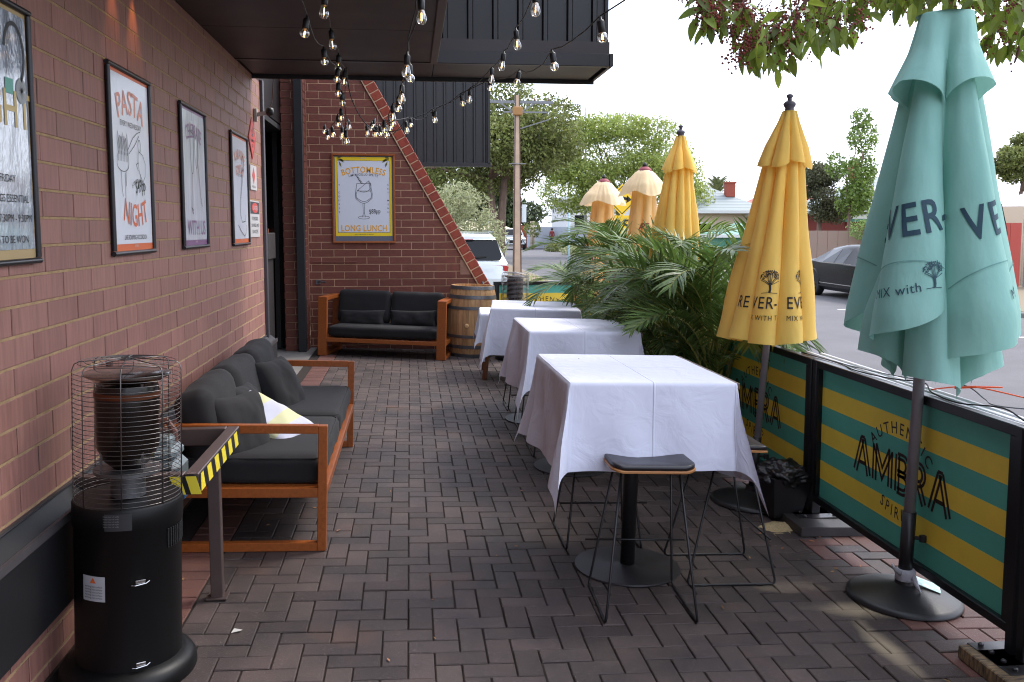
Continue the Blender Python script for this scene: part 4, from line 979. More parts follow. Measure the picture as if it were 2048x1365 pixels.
def ambra(F, w, parent, u0=0, v0=0, s=1.):
    g_, k = .029, .0155; x = -.40; L = []
    def A(x): return merge(double([(x, 0), (x+.065, .185)], g_, k), double([(x+.075, .185), (x+.14, 0)], g_, k), ribbon([(x+.042, .055), (x+.105, .055)], k*1.3), ribbon([(x+.05, .192), (x+.088, .192)], k))
    L.append(A(-.42))
    L.append(merge(double([(-.225, 0), (-.225, .185)], g_, k), double([(-.225, .185), (-.15, .05), (-.075, .185)], g_, k), double([(-.075, .185), (-.075, 0)], g_, k)))
    bowl = lambda x, y0, y1, r: [(x, y1), (x+.05, y1)]+[(x+.05+r*sin(q), (y0+y1)/2+(y1-y0)/2*cos(q)) for q in [PI*i/8 for i in range(1, 8)]]+[(x+.05, y0), (x, y0)]
    L.append(merge(double([(-.01, .0), (-.01, .185)], g_, k), double(bowl(-.01, .095, .178, .035), g_*.8, k), double(bowl(-.01, .008, .095, .045), g_*.8, k)))
    L.append(merge(double([(.125, .0), (.125, .185)], g_, k), double(bowl(.125, .09, .178, .04), g_*.8, k), double([(.175, .09), (.225, 0)], g_, k)))
    L.append(A(.275))
    for l_ in L: put(([(x*s+u0, y*s+v0) for x, y in l_[0]], l_[1]), F, w, 'lettering', BROWNINK, parent)
    for i, (m_, r, txt, yy) in enumerate(((0, .33, 'AUTHENTIC', .285), (0, -.40, 'SPIRITS', -.135))):
        vf = bend(cutup(text2(txt, .084*s, .005, 1.4, .92), .02), r*s)
        put(([(x+u0, y+v0+yy*s) for x, y in vf[0]], vf[1]), F, w, 'lettering', BROWNINK, parent)
def barrier(label, c, rz, Wd, zt, zb, post=True, text=True, foot=True, n=7, wood=False):
    t = thing('cafe_barrier', label, 'barrier', (c[0], c[1], gz(c[0])), rz, 'striped cafe barriers')
    # local: width along x, printed face towards -y
    H = zt-zb
    b = MB(); b.box((0, 0, zt-.022), (Wd, .045, .044), ch=.003); b.obj('top_rail', FENCE_BLK, t)
    b = MB(); b.box((0, 0, zb+.02), (Wd, .045, .04), ch=.003); b.obj('bottom_rail', FENCE_BLK, t)
    for s in (-1, 1): b = MB(); b.box((s*(Wd/2-.02), 0, (zb+zt)/2), (.04, .044, H-.09)); b.obj('side_rail', FENCE_BLK, t)
    b = MB(); b.box((0, .006, (zb+zt)/2), (Wd-.06, .004, H-.07)); b.obj('banner', TEAL, t)
    F = frame((0, .0035, 0), (1, 0, 0), (0, 0, 1), (0, -1, 0)); ih = (H-.084)/n; w2 = Wd/2-.041
    for k in range(n):
        if k % 2: z0 = zt-.043-(k+1)*ih; b = MB(); b.prism([(-w2, z0), (w2, z0), (w2, z0+ih), (-w2, z0+ih)], lambda u, v, w: F(u, v, w-.001), .0015); b.obj('stripe', MUST, t)
    if text: ambra(F, .0012, t, 0, (zt+zb)/2-.105)
    if post:
        for s in (-1, 1):
            q = Wd/2+.012 if s > 0 else -Wd/2-.012
            b = MB(); b.box((q, 0, zt/2+.01), (.044, .052, zt-.02), ch=.004); b.obj('post', FENCE_BLK, t)
            b = MB(); b.box((q, 0, .058), (.20, .26, .008), ch=.002)
            for dx in (-.07, .07):
                for dy in (-.09, .09): b.lathe([(.011, 0), (.011, .008), (.006, .012), (0, .014)], 6, (q+dx, dy, .062))
            b.obj('base_plate', mat('steel_base_plate', rgb(66, 64, 66), .4, .6, nscale=12, namt=.4), t)
    return t
TW = mat('weathered_painted_timber', rgb(52, 46, 44), .7, 0, nscale=18, col2=rgb(150, 124, 88), stretch=(1, 5, 1), bump=.5, bscale=60, bdist=.002)
TK = mat('dark_stained_timber', rgb(54, 48, 48), .6, 0, nscale=10, namt=.4, bump=.3, bscale=60)
FX = 2.355
barrier('AMBRA barrier panel in full view beside the teal parasol', (FX, 4.04), -PI/2, 1.74, .97, .135)
barrier('AMBRA barrier panel behind the nearest yellow parasol and the palms', (FX, 5.87), -PI/2, 1.74, .97, .125)
barrier('AMBRA barrier panel hidden by the palms beyond the second yellow parasol', (FX, 7.70), -PI/2, 1.74, .97, .125)
barrier('AMBRA barrier panel at the far corner behind the pale parasols', (FX, 9.53), -PI/2, 1.74, .97, .125)
barrier('barrier panel across the far end behind the small heater', (1.80, 11.85), 0, 1.34, 1.0, .12)
barrier('barrier panel cut by the picture edge, nearest of all', (FX, 2.21), -PI/2, 1.74, .97, .135, text=False)
def block(label, x, y, d, m, rz=0, name='timber_block', cat='timber block'):
    b = MB(); b.box((0, 0, d[2]/2), d, ch=.004); o = b.obj(name, m, None, loc=(x, y, gz(x)), rot=(0, math.atan(SL), rz)); tag(o, label, cat); return o
for (x, y, lb, m) in ((2.44, 3.10, 'splintered black and tan timber block under the nearest barrier post', TW), (2.42, 4.82, 'dark timber block under the steel foot plate of the barrier', TK), (2.38, 6.78, 'dark timber block under the barrier post among the palms', TK), (2.38, 8.62, 'dark timber block under the far barrier post', TK)):
    block(lb, x, y, (.52, .30, .055), m)
# rails and wires on top of the barrier
WR = mat('white_rail', rgb(216, 216, 220), .4, bump=.1)
t = thing('rail_bundle', 'bundle of slim white rails lying along the outer side of the barrier top', 'rails', (2.40, 4.0, .87))
for k in range(5):
    b = MB(); b.bar((.012+k*.030, -3.0, .0-.004*k), (.006+k*.030, 1.25, .02-.004*k+.012*sin(k*2)), .019, .014, ch=.003); b.obj('rail', WR, t)
b = MB()
for y in (-1.8, .2, 1.1): b.box((.07, y, -.02), (.18, .03, .012)); b.box((-.02, y, -.03), (.03, .03, .03))
b.obj('bracket', BLACK_METAL, t)
def wire(name, label, pts, r, m, cat='cable'):
    # smooth the polyline
    P = [Vector(p) for p in pts]; Q = []
    for i in range(len(P)-1):
        p0, p1, p2, p3 = P[max(i-1, 0)], P[i], P[i+1], P[min(i+2, len(P)-1)]
        for k in range(6):
            s = k/6; Q.append(.5*((2*p1)+(p2-p0)*s+(2*p0-5*p1+4*p2-p3)*s*s+(3*p1-p0-3*p2+p3)*s**3))
    Q.append(P[-1]); b = MB(); b.tube(Q, r, 6); o = b.obj(name, m, None, smooth=True); tag(o, label, cat); return o
wire('cable', 'black cable snaking along the top rail of the nearest barrier', [(2.375, 5.200, 0.905), (2.405, 4.800, 0.900), (2.360, 4.500, 0.905), (2.395, 4.200, 0.910), (2.475, 4.050, 0.915), (2.395, 3.850, 0.905), (2.365, 3.600, 0.905), (2.435, 3.400, 0.920), (2.375, 3.100, 0.905), (2.395, 2.500, 0.900)], .0035, RUBBER)
wire('cable', 'thin grey cable looped over the white rails', [(2.365, 5.100, 0.910), (2.435, 4.600, 0.900), (2.495, 4.200, 0.910), (2.575, 3.900, 0.930), (2.555, 3.700, 0.900), (2.475, 3.500, 0.910), (2.535, 3.200, 0.930), (2.475, 2.700, 0.900)], .003, mat('grey_cable', rgb(96, 98, 104), .5))
wire('cord', 'bright orange cord lying over the rails beside the teal parasol', [(2.435, 3.920, 0.905), (2.575, 3.900, 0.920), (2.695, 3.780, 0.935), (2.615, 3.820, 0.930), (2.515, 3.860, 0.920), (2.595, 3.800, 0.932), (2.795, 3.660, 0.890)], .0035, mat('orange_cord', rgb(236, 86, 36), .5), 'cord')

# black bag on its planter and the parasol foot under it
t = thing('bin_bag', 'crumpled black bag stuffed in a square black tub by the barrier post', 'bag', (2.185, 5.02, gz(2.185)), R(8), tilt=True)
PL = mat('black_plastic', rgb(28, 26, 29), .38, bump=.3, bscale=30, bdist=.002)
b = MB(); b.add([(-.09, -.09, .03), (.09, -.09, .03), (.09, .09, .03), (-.09, .09, .03), (-.125, -.125, .27), (.125, -.125, .27), (.125, .125, .27), (-.125, .125, .27)], [(0, 1, 5, 4), (1, 2, 6, 5), (2, 3, 7, 6), (3, 0, 4, 7), (3, 2, 1, 0)]); b.box((0, 0, .015), (.12, .12, .03)); b.obj('tub', PL, t)
bm = bmesh.new(); bmesh.ops.create_icosphere(bm, subdivisions=5, radius=1)
for v in bm.verts:
    p = v.co.copy(); n_ = noise.noise(p*2.2)*.25+abs(noise.noise(p*5+Vector((4, 1, 0))))*.22-.1; v.co = Vector((p.x*.155*(1+n_), p.y*.15*(1+n_), .265+p.z*.085*(1+n_*1.3)))
me = bpy.data.meshes.new('bag'); bm.to_mesh(me); bm.free(); me.materials.append(mat('black_bag_film', rgb(22, 20, 24), .34, bump=.9, bscale=26, bdist=.006)); link('bag', me, t)
for f_ in me.polygons: f_.use_smooth = True
# sand heap
bm = bmesh.new(); bmesh.ops.create_grid(bm, x_segments=60, y_segments=40, size=1)
for v in bm.verts:
    x, y = v.co.x, v.co.y; r = math.hypot(x, y); a = math.atan2(y, x); edge = .72+.2*noise.noise(Vector((cos(a)*2, sin(a)*2, 3))); h = max(-.3, (edge-r))*.03+.006*noise.noise(Vector((x*9, y*9, 0)))*max(0, edge-r)
    v.co = Vector((x*.17, y*.11, h-.001))
me = bpy.data.meshes.new('sand'); bm.to_mesh(me); bm.free(); me.materials.append(mat('spilt_sand', rgb(196, 172, 128), .95, 0, nscale=90, namt=.35, bump=1, bscale=400))
o = link('sand_heap', me, None, loc=(2.12, 4.86, gz(2.12)+.0015), rot=(0, math.atan(SL), .4), kind='stuff'); tag(o, 'small heap of spilt pale sand before the black bag', 'sand')

# ------------------------------------------------------------ closed parasols
def canvas(name, col, dark, fold):
    return mat(name, col, .75, 0, nscale=2.6, col2=dark, bump=.5, bscale=11, bdist=.010, trans=.28, stretch=(1.6, 1.6, .7), sheen=.1)
CV_G = canvas('teal_canvas', rgb(158, 206, 194), rgb(142, 194, 182), 0); CV_Y = canvas('yellow_canvas', rgb(255, 220, 118), rgb(254, 208, 98), 0)
CV_P = canvas('pale_orange_canvas', rgb(255, 220, 158), rgb(248, 204, 136), 0); CV_C = canvas('cream_canvas', rgb(250, 230, 190), rgb(244, 218, 172), 0)
NAVYINK = mat('navy_print', rgb(30, 62, 76), .7); MAROON = mat('maroon_print', rgb(142, 62, 72), .7); SEAM = mat('darker_teal_seam', rgb(104, 150, 142), .8)  # seam ribbons are a darker teal than the canvas
ALU = mat('aluminium_pole', rgb(170, 164, 170), .42, .3, nscale=8, namt=.12)
class Canopy:
    def __init__(s, c0, c1, zt, prof, n, phi, A, D, hem, seed=0, pw=1.):
        s.c0, s.c1, s.zt, s.prof, s.n, s.phi, s.A, s.D, s.hem, s.seed, s.pw = Vector(c0), Vector(c1), zt, prof, n, phi, A, D, hem, seed, pw
        rn = random.Random(seed); s.jt = [rn.gauss(0, .2) for _ in range(n)]; s.jr = [rn.gauss(0, .05) for _ in range(n)]
    def R(s, z):
        P = s.prof
        if z >= P[0][0]: return P[0][1]
        for (z0, r0), (z1, r1) in zip(P[:-1], P[1:]):
            if z1 <= z <= z0: k = (z0-z)/(z0-z1); return r0+(r1-r0)*k
        return P[-1][1]
    def pos(s, t, z):
        q = s.n*t+s.phi; w = (q/(2*PI)) % 1.; i = int(math.floor(q/(2*PI))) % s.n
        k = min(1, max(.12, (s.zt-z)/max(.01, s.zt-s.prof[-1][0])*1.6+.12))
        r = s.R(z)*(1-s.D*k**.5*((.5+.5*cos(q))**s.pw))*(1+s.jr[i]*sin(PI*w)*k)
        r += (noise.noise(Vector((cos(t)*3, sin(t)*3, z*2.6+s.seed)))*.018+noise.noise(Vector((cos(t)*8, sin(t)*8, z*2.2+s.seed)))*.013)*min(1, r/.2)*k
        th = t+(-s.A*k*sin(q)+s.jt[i]*sin(PI*w)*.5*k)/1.
        k2 = (z-s.c0.z)/(s.c1.z-s.c0.z); c = s.c0.lerp(s.c1, k2)
        return Vector((c.x+r*cos(th), c.y+r*sin(th), z))
    def mesh(s, nt=0, nz=34):
        nt = nt or s.n*26; V = []; F = []
        for i in range(nt):
            t = 2*PI*i/nt; w = ((s.n*t+s.phi)/(2*PI)) % 1.; zh = s.hem(w, t)
            for j in range(nz+1): k = j/nz; V.append(s.pos(t, s.zt+(zh-s.zt)*(1-(1-k)**1.0)))
        m = nz+1
        for i in range(nt):
            i2 = (i+1) % nt
            for j in range(nz): F.append((i*m+j, i*m+j+1, i2*m+j+1, i2*m+j))
        b = MB(); b.v = [tuple(v) for v in V]; b.f = F; b.m = [0]*len(F); return b
    def wrap(s, vf, t0, z0, off=.003, rot=0):       # lay flat artwork on the cloth, centred at (t0, z0)
        v, f = shift(vf, 0, 0, rot) if rot else vf; N = 160; dt = 2.4/N; tb = {0: 0.}
        for sg in (1, -1):
            a = 0.; p = s.pos(t0, z0)
            for k in range(1, N//2):
                q = s.pos(t0+sg*k*dt, z0); a += (q-p).length; p = q; tb[sg*k] = sg*a
        ks = sorted(tb); us = [tb[k] for k in ks]; out = []
        for x, y in v:
            tt = t0+float(np.interp(x, us, ks))*dt; z = z0+y; p = s.pos(tt, z); e = .01
            n = (s.pos(tt+e, z)-s.pos(tt-e, z)).cross(s.pos(tt, z+e)-s.pos(tt, z-e))
            if n.length > 1e-9: n.normalize()
            k2 = (z-s.c0.z)/(s.c1.z-s.c0.z); c = s.c0.lerp(s.c1, k2)
            if n.dot(Vector((p.x-c.x, p.y-c.y, 0))) < 0: n = -n
            out.append(tuple(p+n*off))
        b = MB(); b.add(out, f); return b
def tree_logo(h):                             # the round tree emblem with a forked trunk
    rn = random.Random(3); S = []
    S.append(ribbon([(-.30*h, 0), (-.1*h, .02*h), (0, .03*h), (.12*h, .015*h), (.34*h, 0)], .022*h))
    S.append(ribbon([(.0, .02*h), (.02*h, .15*h), (.0, .32*h)], .085*h))
    for k in range(9):
        a = PI*(.14+.72*k/8); p = [(0, .30*h)]; x, y = 0, .30*h
        for q in range(4): x += cos(a)*.10*h; y += sin(a)*.125*h; a += rn.uniform(-.25, .25); p.append((x, y))
        S.append(ribbon(p, .022*h))
    for k in range(150):
        a = rn.uniform(-.15, PI+.15); r = h*.36*math.sqrt(rn.uniform(.12, 1)); cx, cy = r*cos(a)*1.15, .62*h+r*sin(a)*.92-.05*h
        if cy < .38*h: continue
        b = rn.uniform(0, PI); l = .035*h; w_ = .015*h; S.append(([(cx+l*cos(b), cy+l*sin(b)), (cx-w_*sin(b), cy+w_*cos(b)), (cx-l*cos(b), cy-l*sin(b)), (cx+w_*sin(b), cy-w_*cos(b))], [(0, 1, 2, 3)]))
    return merge(*S)
def parasol(label, base, top, cloth_m, cap_m, zt, hem_z, prof, n, phi, A, D, hem, capprof, capn, caphem, seed, group, pr=.022, finial=True, off=(0, 0), basekind='dome', cpw=1., capphi=0, capA=None, capD=.8):
    bx, by = base; bz = gz(bx); t = thing('parasol', label, 'parasol', (bx, by, bz), group=group)
    T = Vector((top[0]-bx, top[1]-by, top[2]-bz)); B0 = Vector((0, 0, .06))
    ax = lambda z: B0.lerp(T, (z-.06)/(T.z-.06))
    b = MB(); b.tube([ax(.06), ax(.42)], pr*1.25, 20); b.obj('sleeve', BLACK_METAL, t, smooth=True)
    b = MB(); b.tube([ax(.40), ax(T.z-.05)], pr, 20); b.obj('pole', ALU, t, smooth=True)
    b = MB(); b.tube([ax(.30), ax(.30)+Vector((.05, -.03, 0))], .009, 8); b.lathe([(.0, -.016), (.016, -.014), (.016, .014), (0, .016)], 12, ax(.30)+Vector((.055, -.033, 0))); b.obj('knob', RUBBER, t)
    b = MB(); b.lathe([(0, 0), (.245, 0), (.256, .008), (.254, .022), (.235, .032), (.17, .052), (.09, .070), (.045, .08), (.04, .11), (.0, .11)], 56); bo = autosm(b.obj('base', mat('cast_rubber_base', rgb(26, 25, 27), .42, 0, nscale=6, namt=.35, bump=.25, bscale=120, rvar=.12), t), 60); bo.rotation_euler = (0, math.atan(SL), 0)
    lz = lambda z: z-bz
    P = [(lz(z), r) for z, r in prof]; c1 = ax(lz(zt)); c0 = ax(lz(hem_z))+Vector((off[0], off[1], 0))
    cn = Canopy(c0, c1, lz(zt), P, n, phi, A, D, lambda w, th: lz(hem(w, th)), seed, cpw)
    co = cn.mesh().obj('canopy', cloth_m, t, smooth=True)
    CP = [(lz(z), r) for z, r in capprof]
    cc = Canopy(ax(CP[-1][0]), ax(CP[0][0]), CP[0][0], CP, capn, capphi, A*.5 if capA is None else capA, D*capD, lambda w, th: lz(caphem(w, th)), seed+5)
    ca = cc.mesh(nz=16).obj('cap', cap_m, t, smooth=True)
    b = MB(); b.lathe([(CP[0][1]*.98, 0), (CP[0][1]*.5, .008), (0, .012)], 24, ax(CP[0][0])); b.obj('cap_top', cap_m, t, smooth=True)
    if finial:
        b = MB(); z = T.z-.115; c = ax(z); b.lathe([(.034, -.02), (.036, .0), (.030, .01), (.026, .03), (.036, .045), (.038, .055), (.028, .068), (.014, .076), (.012, .088), (.020, .098), (.018, .110), (0, .118)], 20, c); autosm(b.obj('finial', mat('grey_finial', rgb(84, 80, 92), .5, .1), t), 50)
    # stitched double hem
    hs = []
    for i in range(n*26+1):
        th = 2*PI*i/(n*26); w = ((n*th+phi)/(2*PI)) % 1.; z = cn.hem(w, th)+.012; hs.append(cn.pos(th, z))
    return t, cn, cc, co, lz
ang = lambda x, y: math.atan2(-y, -x)
# teal parasol
gb = (2.28, 3.82); ac = ang(2.38, 3.82); nG = 5; th1 = ac-R(31)      # centre of the first broad fold
phiG = PI-nG*th1
def hemG(w, th):
    P = [(0, .99), (.06, .97), (.12, 1.02), (.20, 1.11), (.35, 1.15), (.55, 1.21), (.74, 1.30), (.82, 1.32), (.88, 1.26), (.94, 1.10), (1, .99)]
    f = lambda q: float(np.interp(q % 1, [p[0] for p in P], [p[1] for p in P]))
    return (f(w-.025)+f(w)*2+f(w+.025))/4+.03*sin(th*2+1)
t, cn, cc, co, lz = parasol('teal parasol with dark EVER lettering, closed, nearest on the barrier side', gb, (2.365, 3.82, 2.58), CV_G, CV_G, 2.44, 1.15,
    [(2.44, .10), (2.3, .17), (2.1, .215), (1.7, .31), (1.3, .40), (.9, .44)], nG, phiG, .30, .62, hemG,
    [(2.60, .125), (2.45, .165), (2.27, .25), (2.12, .27)], 4, lambda w, th: 2.30-.09*(.5-.5*cos(2*PI*w))*0-.10*(.5+.5*cos(2*PI*w)), 1, 'closed parasols along the barrier', pr=.025, finial=False, cpw=.75, off=(.055, 0), capphi=PI-4*(ac-R(35)), capA=.18)
inn = Canopy(cn.c0, cn.c1, lz(1.75), [(lz(1.75), .16), (lz(1.3), .27), (lz(.9), .33)], 5, 1.3, .22, .45, lambda w, th: lz(.95+.10*sin(PI*w)+.05*sin(th*2+2)), 12, .8)
inn.mesh(nz=18).obj('inner_fold', CV_G, t, smooth=True)
lobes = [(PI-phiG+2*PI*k)/nG for k in range(-nG, nG*2)]
def lobe(i):  # i-th lobe counted from the first
    return th1+2*PI*i/nG
for i, txt, dx, rt_ in ((0, 'EVER-', .02, .17), (1, 'VE', -.02, .20), (2, 'R', .0, -.1)):
    cn.wrap(cutup(shift(text2(txt, .20, .012, 1.12, .86), dx, 0, rt_), .012), lobe(i), lz(1.63)).obj('lettering', NAVYINK, co)
cn.wrap(cutup(shift(text2('MIX with', .058, .0, 1.1, .95), .0, 0, .20), .01), lobe(0), lz(1.375)).obj('lettering', NAVYINK, co)
cn.wrap(cutup(shift(text2('MIX', .058, .0, 1.1, .95), .08, 0, .20), .01), lobe(1), lz(1.375)).obj('lettering', NAVYINK, co)
cn.wrap(cutup(shift(tree_logo(.13), .165, .01, .06), .012), lobe(0), lz(1.40)).obj('emblem', NAVYINK, co)
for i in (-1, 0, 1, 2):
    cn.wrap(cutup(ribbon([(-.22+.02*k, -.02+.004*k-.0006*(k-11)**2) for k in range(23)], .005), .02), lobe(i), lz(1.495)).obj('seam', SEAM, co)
# white rag and card tied at the foot
t2 = thing('cleaning_rag', 'white rag knotted round the foot of the teal parasol pole', 'rag', (2.283, 3.82, gz(2.28)+.10))
b = MB(); b.lathe([(.036, -.01), (.046, .0), (.043, .015), (.048, .03), (.042, .045), (.034, .05)], 18); b.tube([(-.03, -.02, .03), (-.07, -.03, .06), (-.085, -.03, .085)], [.012, .008, .004], 6); b.tube([(.02, -.04, .02), (.01, -.08, .0), (.02, -.10, -.03)], [.012, .01, .004], 6)
b.obj('cloth', mat('grubby_white_rag', rgb(176, 174, 182), .85, bump=.8, bscale=60, bdist=.004), t2, smooth=True)
b = MB(); b.box((0, 0, 0), (.14, .085, .002)); o = b.obj('card', mat('white_card', rgb(200, 212, 212), .3, 0, nscale=30, col2=rgb(120, 180, 160)), None, loc=(2.37, 3.80, gz(2.37)+.083), rot=(R(4), R(18), R(-25))); tag(o, 'small white and green card on the teal parasol foot', 'card')
# yellow parasols
def hemY(zb, amp, seed):
    return lambda w, th: zb+amp*(.25*math.sin(th*3+seed)-.5*(.5+.5*cos(2*PI*w)))+.0
def yellow(label, base, top, zt, hz, prof, capprof, n, seed, group, phi=0, text=None):
    r = parasol(label, base, top, CV_Y, CV_Y, zt, hz, prof, n, phi, .21, .50, hemY(hz, .05, seed), capprof, n-2, lambda w, th: capprof[-1][0]+.014*cos(2*PI*w)+.02*sin(th*3), seed, group, pr=.021, capA=.17)
    return r
nY = 9; acy = ang(2.27, 5.32); phY = PI-nY*(acy+R(-8))
t, cn, cc, co, lz = yellow('large yellow parasol with the tree emblem, closed, beside the teal one', (2.13, 5.32), (2.315, 5.32, 2.475), 2.16, .985,
    [(2.16, .10), (2.06, .125), (1.8, .165), (1.4, .235), (1.0, .305), (.9, .32)], [(2.37, .045), (2.30, .07), (2.16, .135), (2.05, .17)], nY, 4, 'closed parasols along the barrier', phY)
L = lambda i: acy+R(-8)+2*PI*i/nY
BI = mat('black_print', rgb(38, 34, 30), .7)
for i, txt, dx in ((-1, 'RE', .02), (0, 'VER-', -.005), (1, 'EVE', .01)):
    cn.wrap(cutup(shift(text2(txt, .10, .006, 1.12, .8), dx, 0, .0), .008), L(i), lz(1.185)).obj('lettering', BI, co)
for i, txt in ((0, 'X WITH T'), (1, 'MIX W')): cn.wrap(cutup(text2(txt, .042, .001, 1.2, .85), .01), L(i), lz(1.115)).obj('lettering', BI, co)
for i, dx in ((0, .02), (1, .07)): cn.wrap(cutup(shift(tree_logo(.155), dx, 0), .012), L(i), lz(1.275)).obj('emblem', BI, co)
yellow('second yellow parasol, slimmer, rising behind the palms', (2.28, 7.75), (2.375, 7.75, 2.56), 2.26, 1.03,
    [(2.26, .09), (2.15, .12), (1.8, .17), (1.4, .22), (1.03, .27), (.9, .28)], [(2.46, .045), (2.38, .07), (2.26, .13), (2.17, .165)], 10, 8, 'closed parasols along the barrier', .7)
def pale(label, base, top, seed, z):
    n = 6; f = random.Random(seed)
    r = parasol(label, base, top, CV_P, CV_C, z-.27, z-1.45, [(z-.27, .12), (z-.5, .14), (z-.9, .19), (z-1.2, .26), (z-1.5, .30)], n, seed, .18, .42,
        lambda w, th: z-1.45+.10*sin(th*2+seed)-.10*(.5+.5*cos(2*PI*w)), [(z-.07, .045), (z-.12, .11), (z-.24, .215), (z-.36, .275)], 4, lambda w, th: z-.36+.055*(.5+.5*cos(2*PI*w)), seed, 'closed parasols along the barrier', pr=.02, finial=False, capphi=1.2+seed*.3, capA=.04, capD=.34)
    t, cn, cc, co, lz = r; T = Vector((top[0]-base[0], top[1]-base[1], 0))
    b = MB(); c = Vector((T.x, T.y, lz(z-.06))); b.lathe([(.082, -.050), (.066, -.02), (.04, .004), (0, .012)], 20, c); b.obj('cap_patch', MAROON, t, smooth=True)
    b = MB(); b.lathe([(.02, 0), (.024, .03), (.012, .05), (0, .052)], 12, c); b.obj('finial', BLACK_METAL, t)
    a = ang(*base)
    cn.wrap(cutup(shift(text2('Spritz', .20, .004, 1., .9), 0, 0, .12), .02), a, lz(z-.98)).obj('lettering', MAROON, co)
    cn.wrap(cutup(text2('APE', .10, .006), .02), a+.2, lz(z-.70)).obj('lettering', MAROON, co)
pale('cream capped orange parasol with maroon script, farthest along the barrier', (2.12, 10.1), (2.20, 10.1, 2.27), 3, 2.27)
pale('cream capped orange parasol poking up behind the palm fronds', (2.36, 9.1), (2.41, 9.1, 2.33), 5, 2.34)

# ------------------------------------------------------------ festoon lights
BLACKP = mat('black_lamp_holder', rgb(20, 20, 20), .45)
GLB = glassy('clear_bulb_glass', (.97, .95, .9), .42, .02, .03); FIL = mat('glowing_filament', rgb(255, 190, 110), .5, emit=(1, .62, .25), estr=5)
CAPM = mat('bulb_neck', rgb(180, 150, 110), .3, .8)
gp = [(.0, -.0225), (.009, -.0207), (.0163, -.0155), (.021, -.008), (.0225, 0), (.021, .008), (.0163, .0155), (.0125, .020), (.0115, .026)]
tp = [(.0, -.035), (.009, -.0335), (.016, -.029), (.0205, -.0215), (.0225, -.013), (.022, -.004), (.019, .007), (.015, .018), (.0125, .027), (.012, .034)]
mesh_bulb = {}
for k, pf, zz in (('G', gp, .024), ('T', tp, .032)):
    g_ = MB(); g_.lathe(pf, 20, cap=False); s_ = MB(); s_.lathe([(.0135, zz-.004), (.0155, zz), (.0155, zz+.038), (.012, zz+.044), (.006, zz+.047), (.004, zz+.062), (0, zz+.062)], 14)
    f_ = MB(); hh = .010 if k == 'G' else .016; f_.tube([(-.003, 0, -hh), (-.002, 0, hh), (.002, 0, hh), (.003, 0, -hh)], .0011 if k == 'T' else .0013, 5)
    if k == 'G': f_.lathe([(0, -.016), (.006, -.0165), (0, -.0175)], 8); 
    n_ = MB(); n_.lathe([(.011, zz-.008), (.0115, zz-.001), (0, zz-.001)], 14)
    mesh_bulb[k] = (g_.mesh('bulb', GLB, True), s_.mesh('socket', BLACKP, True), f_.mesh('filament', FIL), n_.mesh('neck', CAPM), zz+.06)
def festoon(label, bulbs, start, end, sag=.06, extra=()):
    t = thing('festoon_string', label, 'string lights', bulbs[0][:3], group='festoon light strings under the overhang'); O = Vector(bulbs[0][:3]); pts = [Vector(start)-O]
    for (x, y, z, k) in bulbs:
        bm_ = mesh_bulb[k]; p = Vector((x, y, z))-O; rx, ry = random.gauss(0, .10), random.gauss(0, .10); rt_ = Euler((rx, ry, random.uniform(0, 6)))
        b = link('bulb', bm_[0], t, loc=p, rot=rt_)
        for nm, i in (('socket', 1), ('filament', 2), ('neck', 3)): link(nm, bm_[i], b)
        top = p+rt_.to_matrix() @ Vector((0, 0, bm_[4])); prev = pts[-1]; L_ = (top-prev).length
        for q in (.25, .5, .75): c = prev.lerp(top, q); c.z -= sag*L_*(1-(2*q-1)**2)*.6; c.x += random.gauss(0, .008); pts.append(c)
        pts.append(top)
    e = Vector(end)-O; prev = pts[-1]
    for q in (.33, .66, 1): c = prev.lerp(e, q); c.z -= sag*(e-prev).length*(1-(2*q-1)**2)*.6 if q < 1 else 0; pts.append(c)
    P = pts; b = MB(); b.tube(P, .0032, 6); b.obj('cord', BLACKP, t, smooth=True); return t
festoon('string of round bulbs hanging closest to the brick wall', [(-.47, 4.27, 2.55, 'G'), (-.46, 5.14, 2.58, 'G'), (-.46, 5.99, 2.62, 'G'), (-.47, 6.2, 2.56, 'G'), (-.46, 6.44, 2.53, 'G'), (-.54, 7.4, 2.54, 'G'), (-.58, 7.6, 2.51, 'G'), (-.65, 7.95, 2.46, 'G'), (-.79, 9.0, 2.54, 'G'), (-.93, 10.2, 2.72, 'G')], (-.5, 3.2, 2.93), (-1.1, 12.25, 3.0))
festoon('string of teardrop bulbs running just beside the wall side round ones', [(-.38, 4.27, 2.65, 'T'), (-.43, 5.32, 2.71, 'T'), (-.46, 6.12, 2.72, 'T'), (-.46, 6.65, 2.71, 'T'), (-.48, 7.1, 2.33, 'T'), (-.52, 7.52, 2.41, 'G'), (-.60, 8.3, 2.49, 'T'), (-.70, 10.9, 2.85, 'T')], (-.30, 3.3, 2.93), (-.9, 12.25, 3.1))
festoon('string of teardrop bulbs down the middle of the overhang', [(.06, 4.06, 2.59, 'T'), (-.01, 4.5, 2.43, 'T'), (-.04, 5.24, 2.4, 'T'), (-.11, 6.29, 2.42, 'T'), (-.19, 7.85, 2.46, 'T'), (-.42, 9.26, 2.61, 'T')], (.10, 3.2, 2.93), (-.5, 12.25, 3.1))
festoon('string of round bulbs swinging below the middle teardrop string', [(.01, 4.6, 2.41, 'G'), (-.06, 5.3, 2.35, 'G'), (-.11, 6.35, 2.38, 'G'), (-.19, 7.14, 2.42, 'G'), (-.25, 8.2, 2.5, 'G'), (-.30, 8.45, 2.52, 'G'), (-.33, 8.74, 2.55, 'G'), (-.37, 9.6, 2.72, 'G'), (-.40, 9.84, 2.72, 'G')], (.05, 3.9, 2.9), (-.4, 12.25, 3.1))
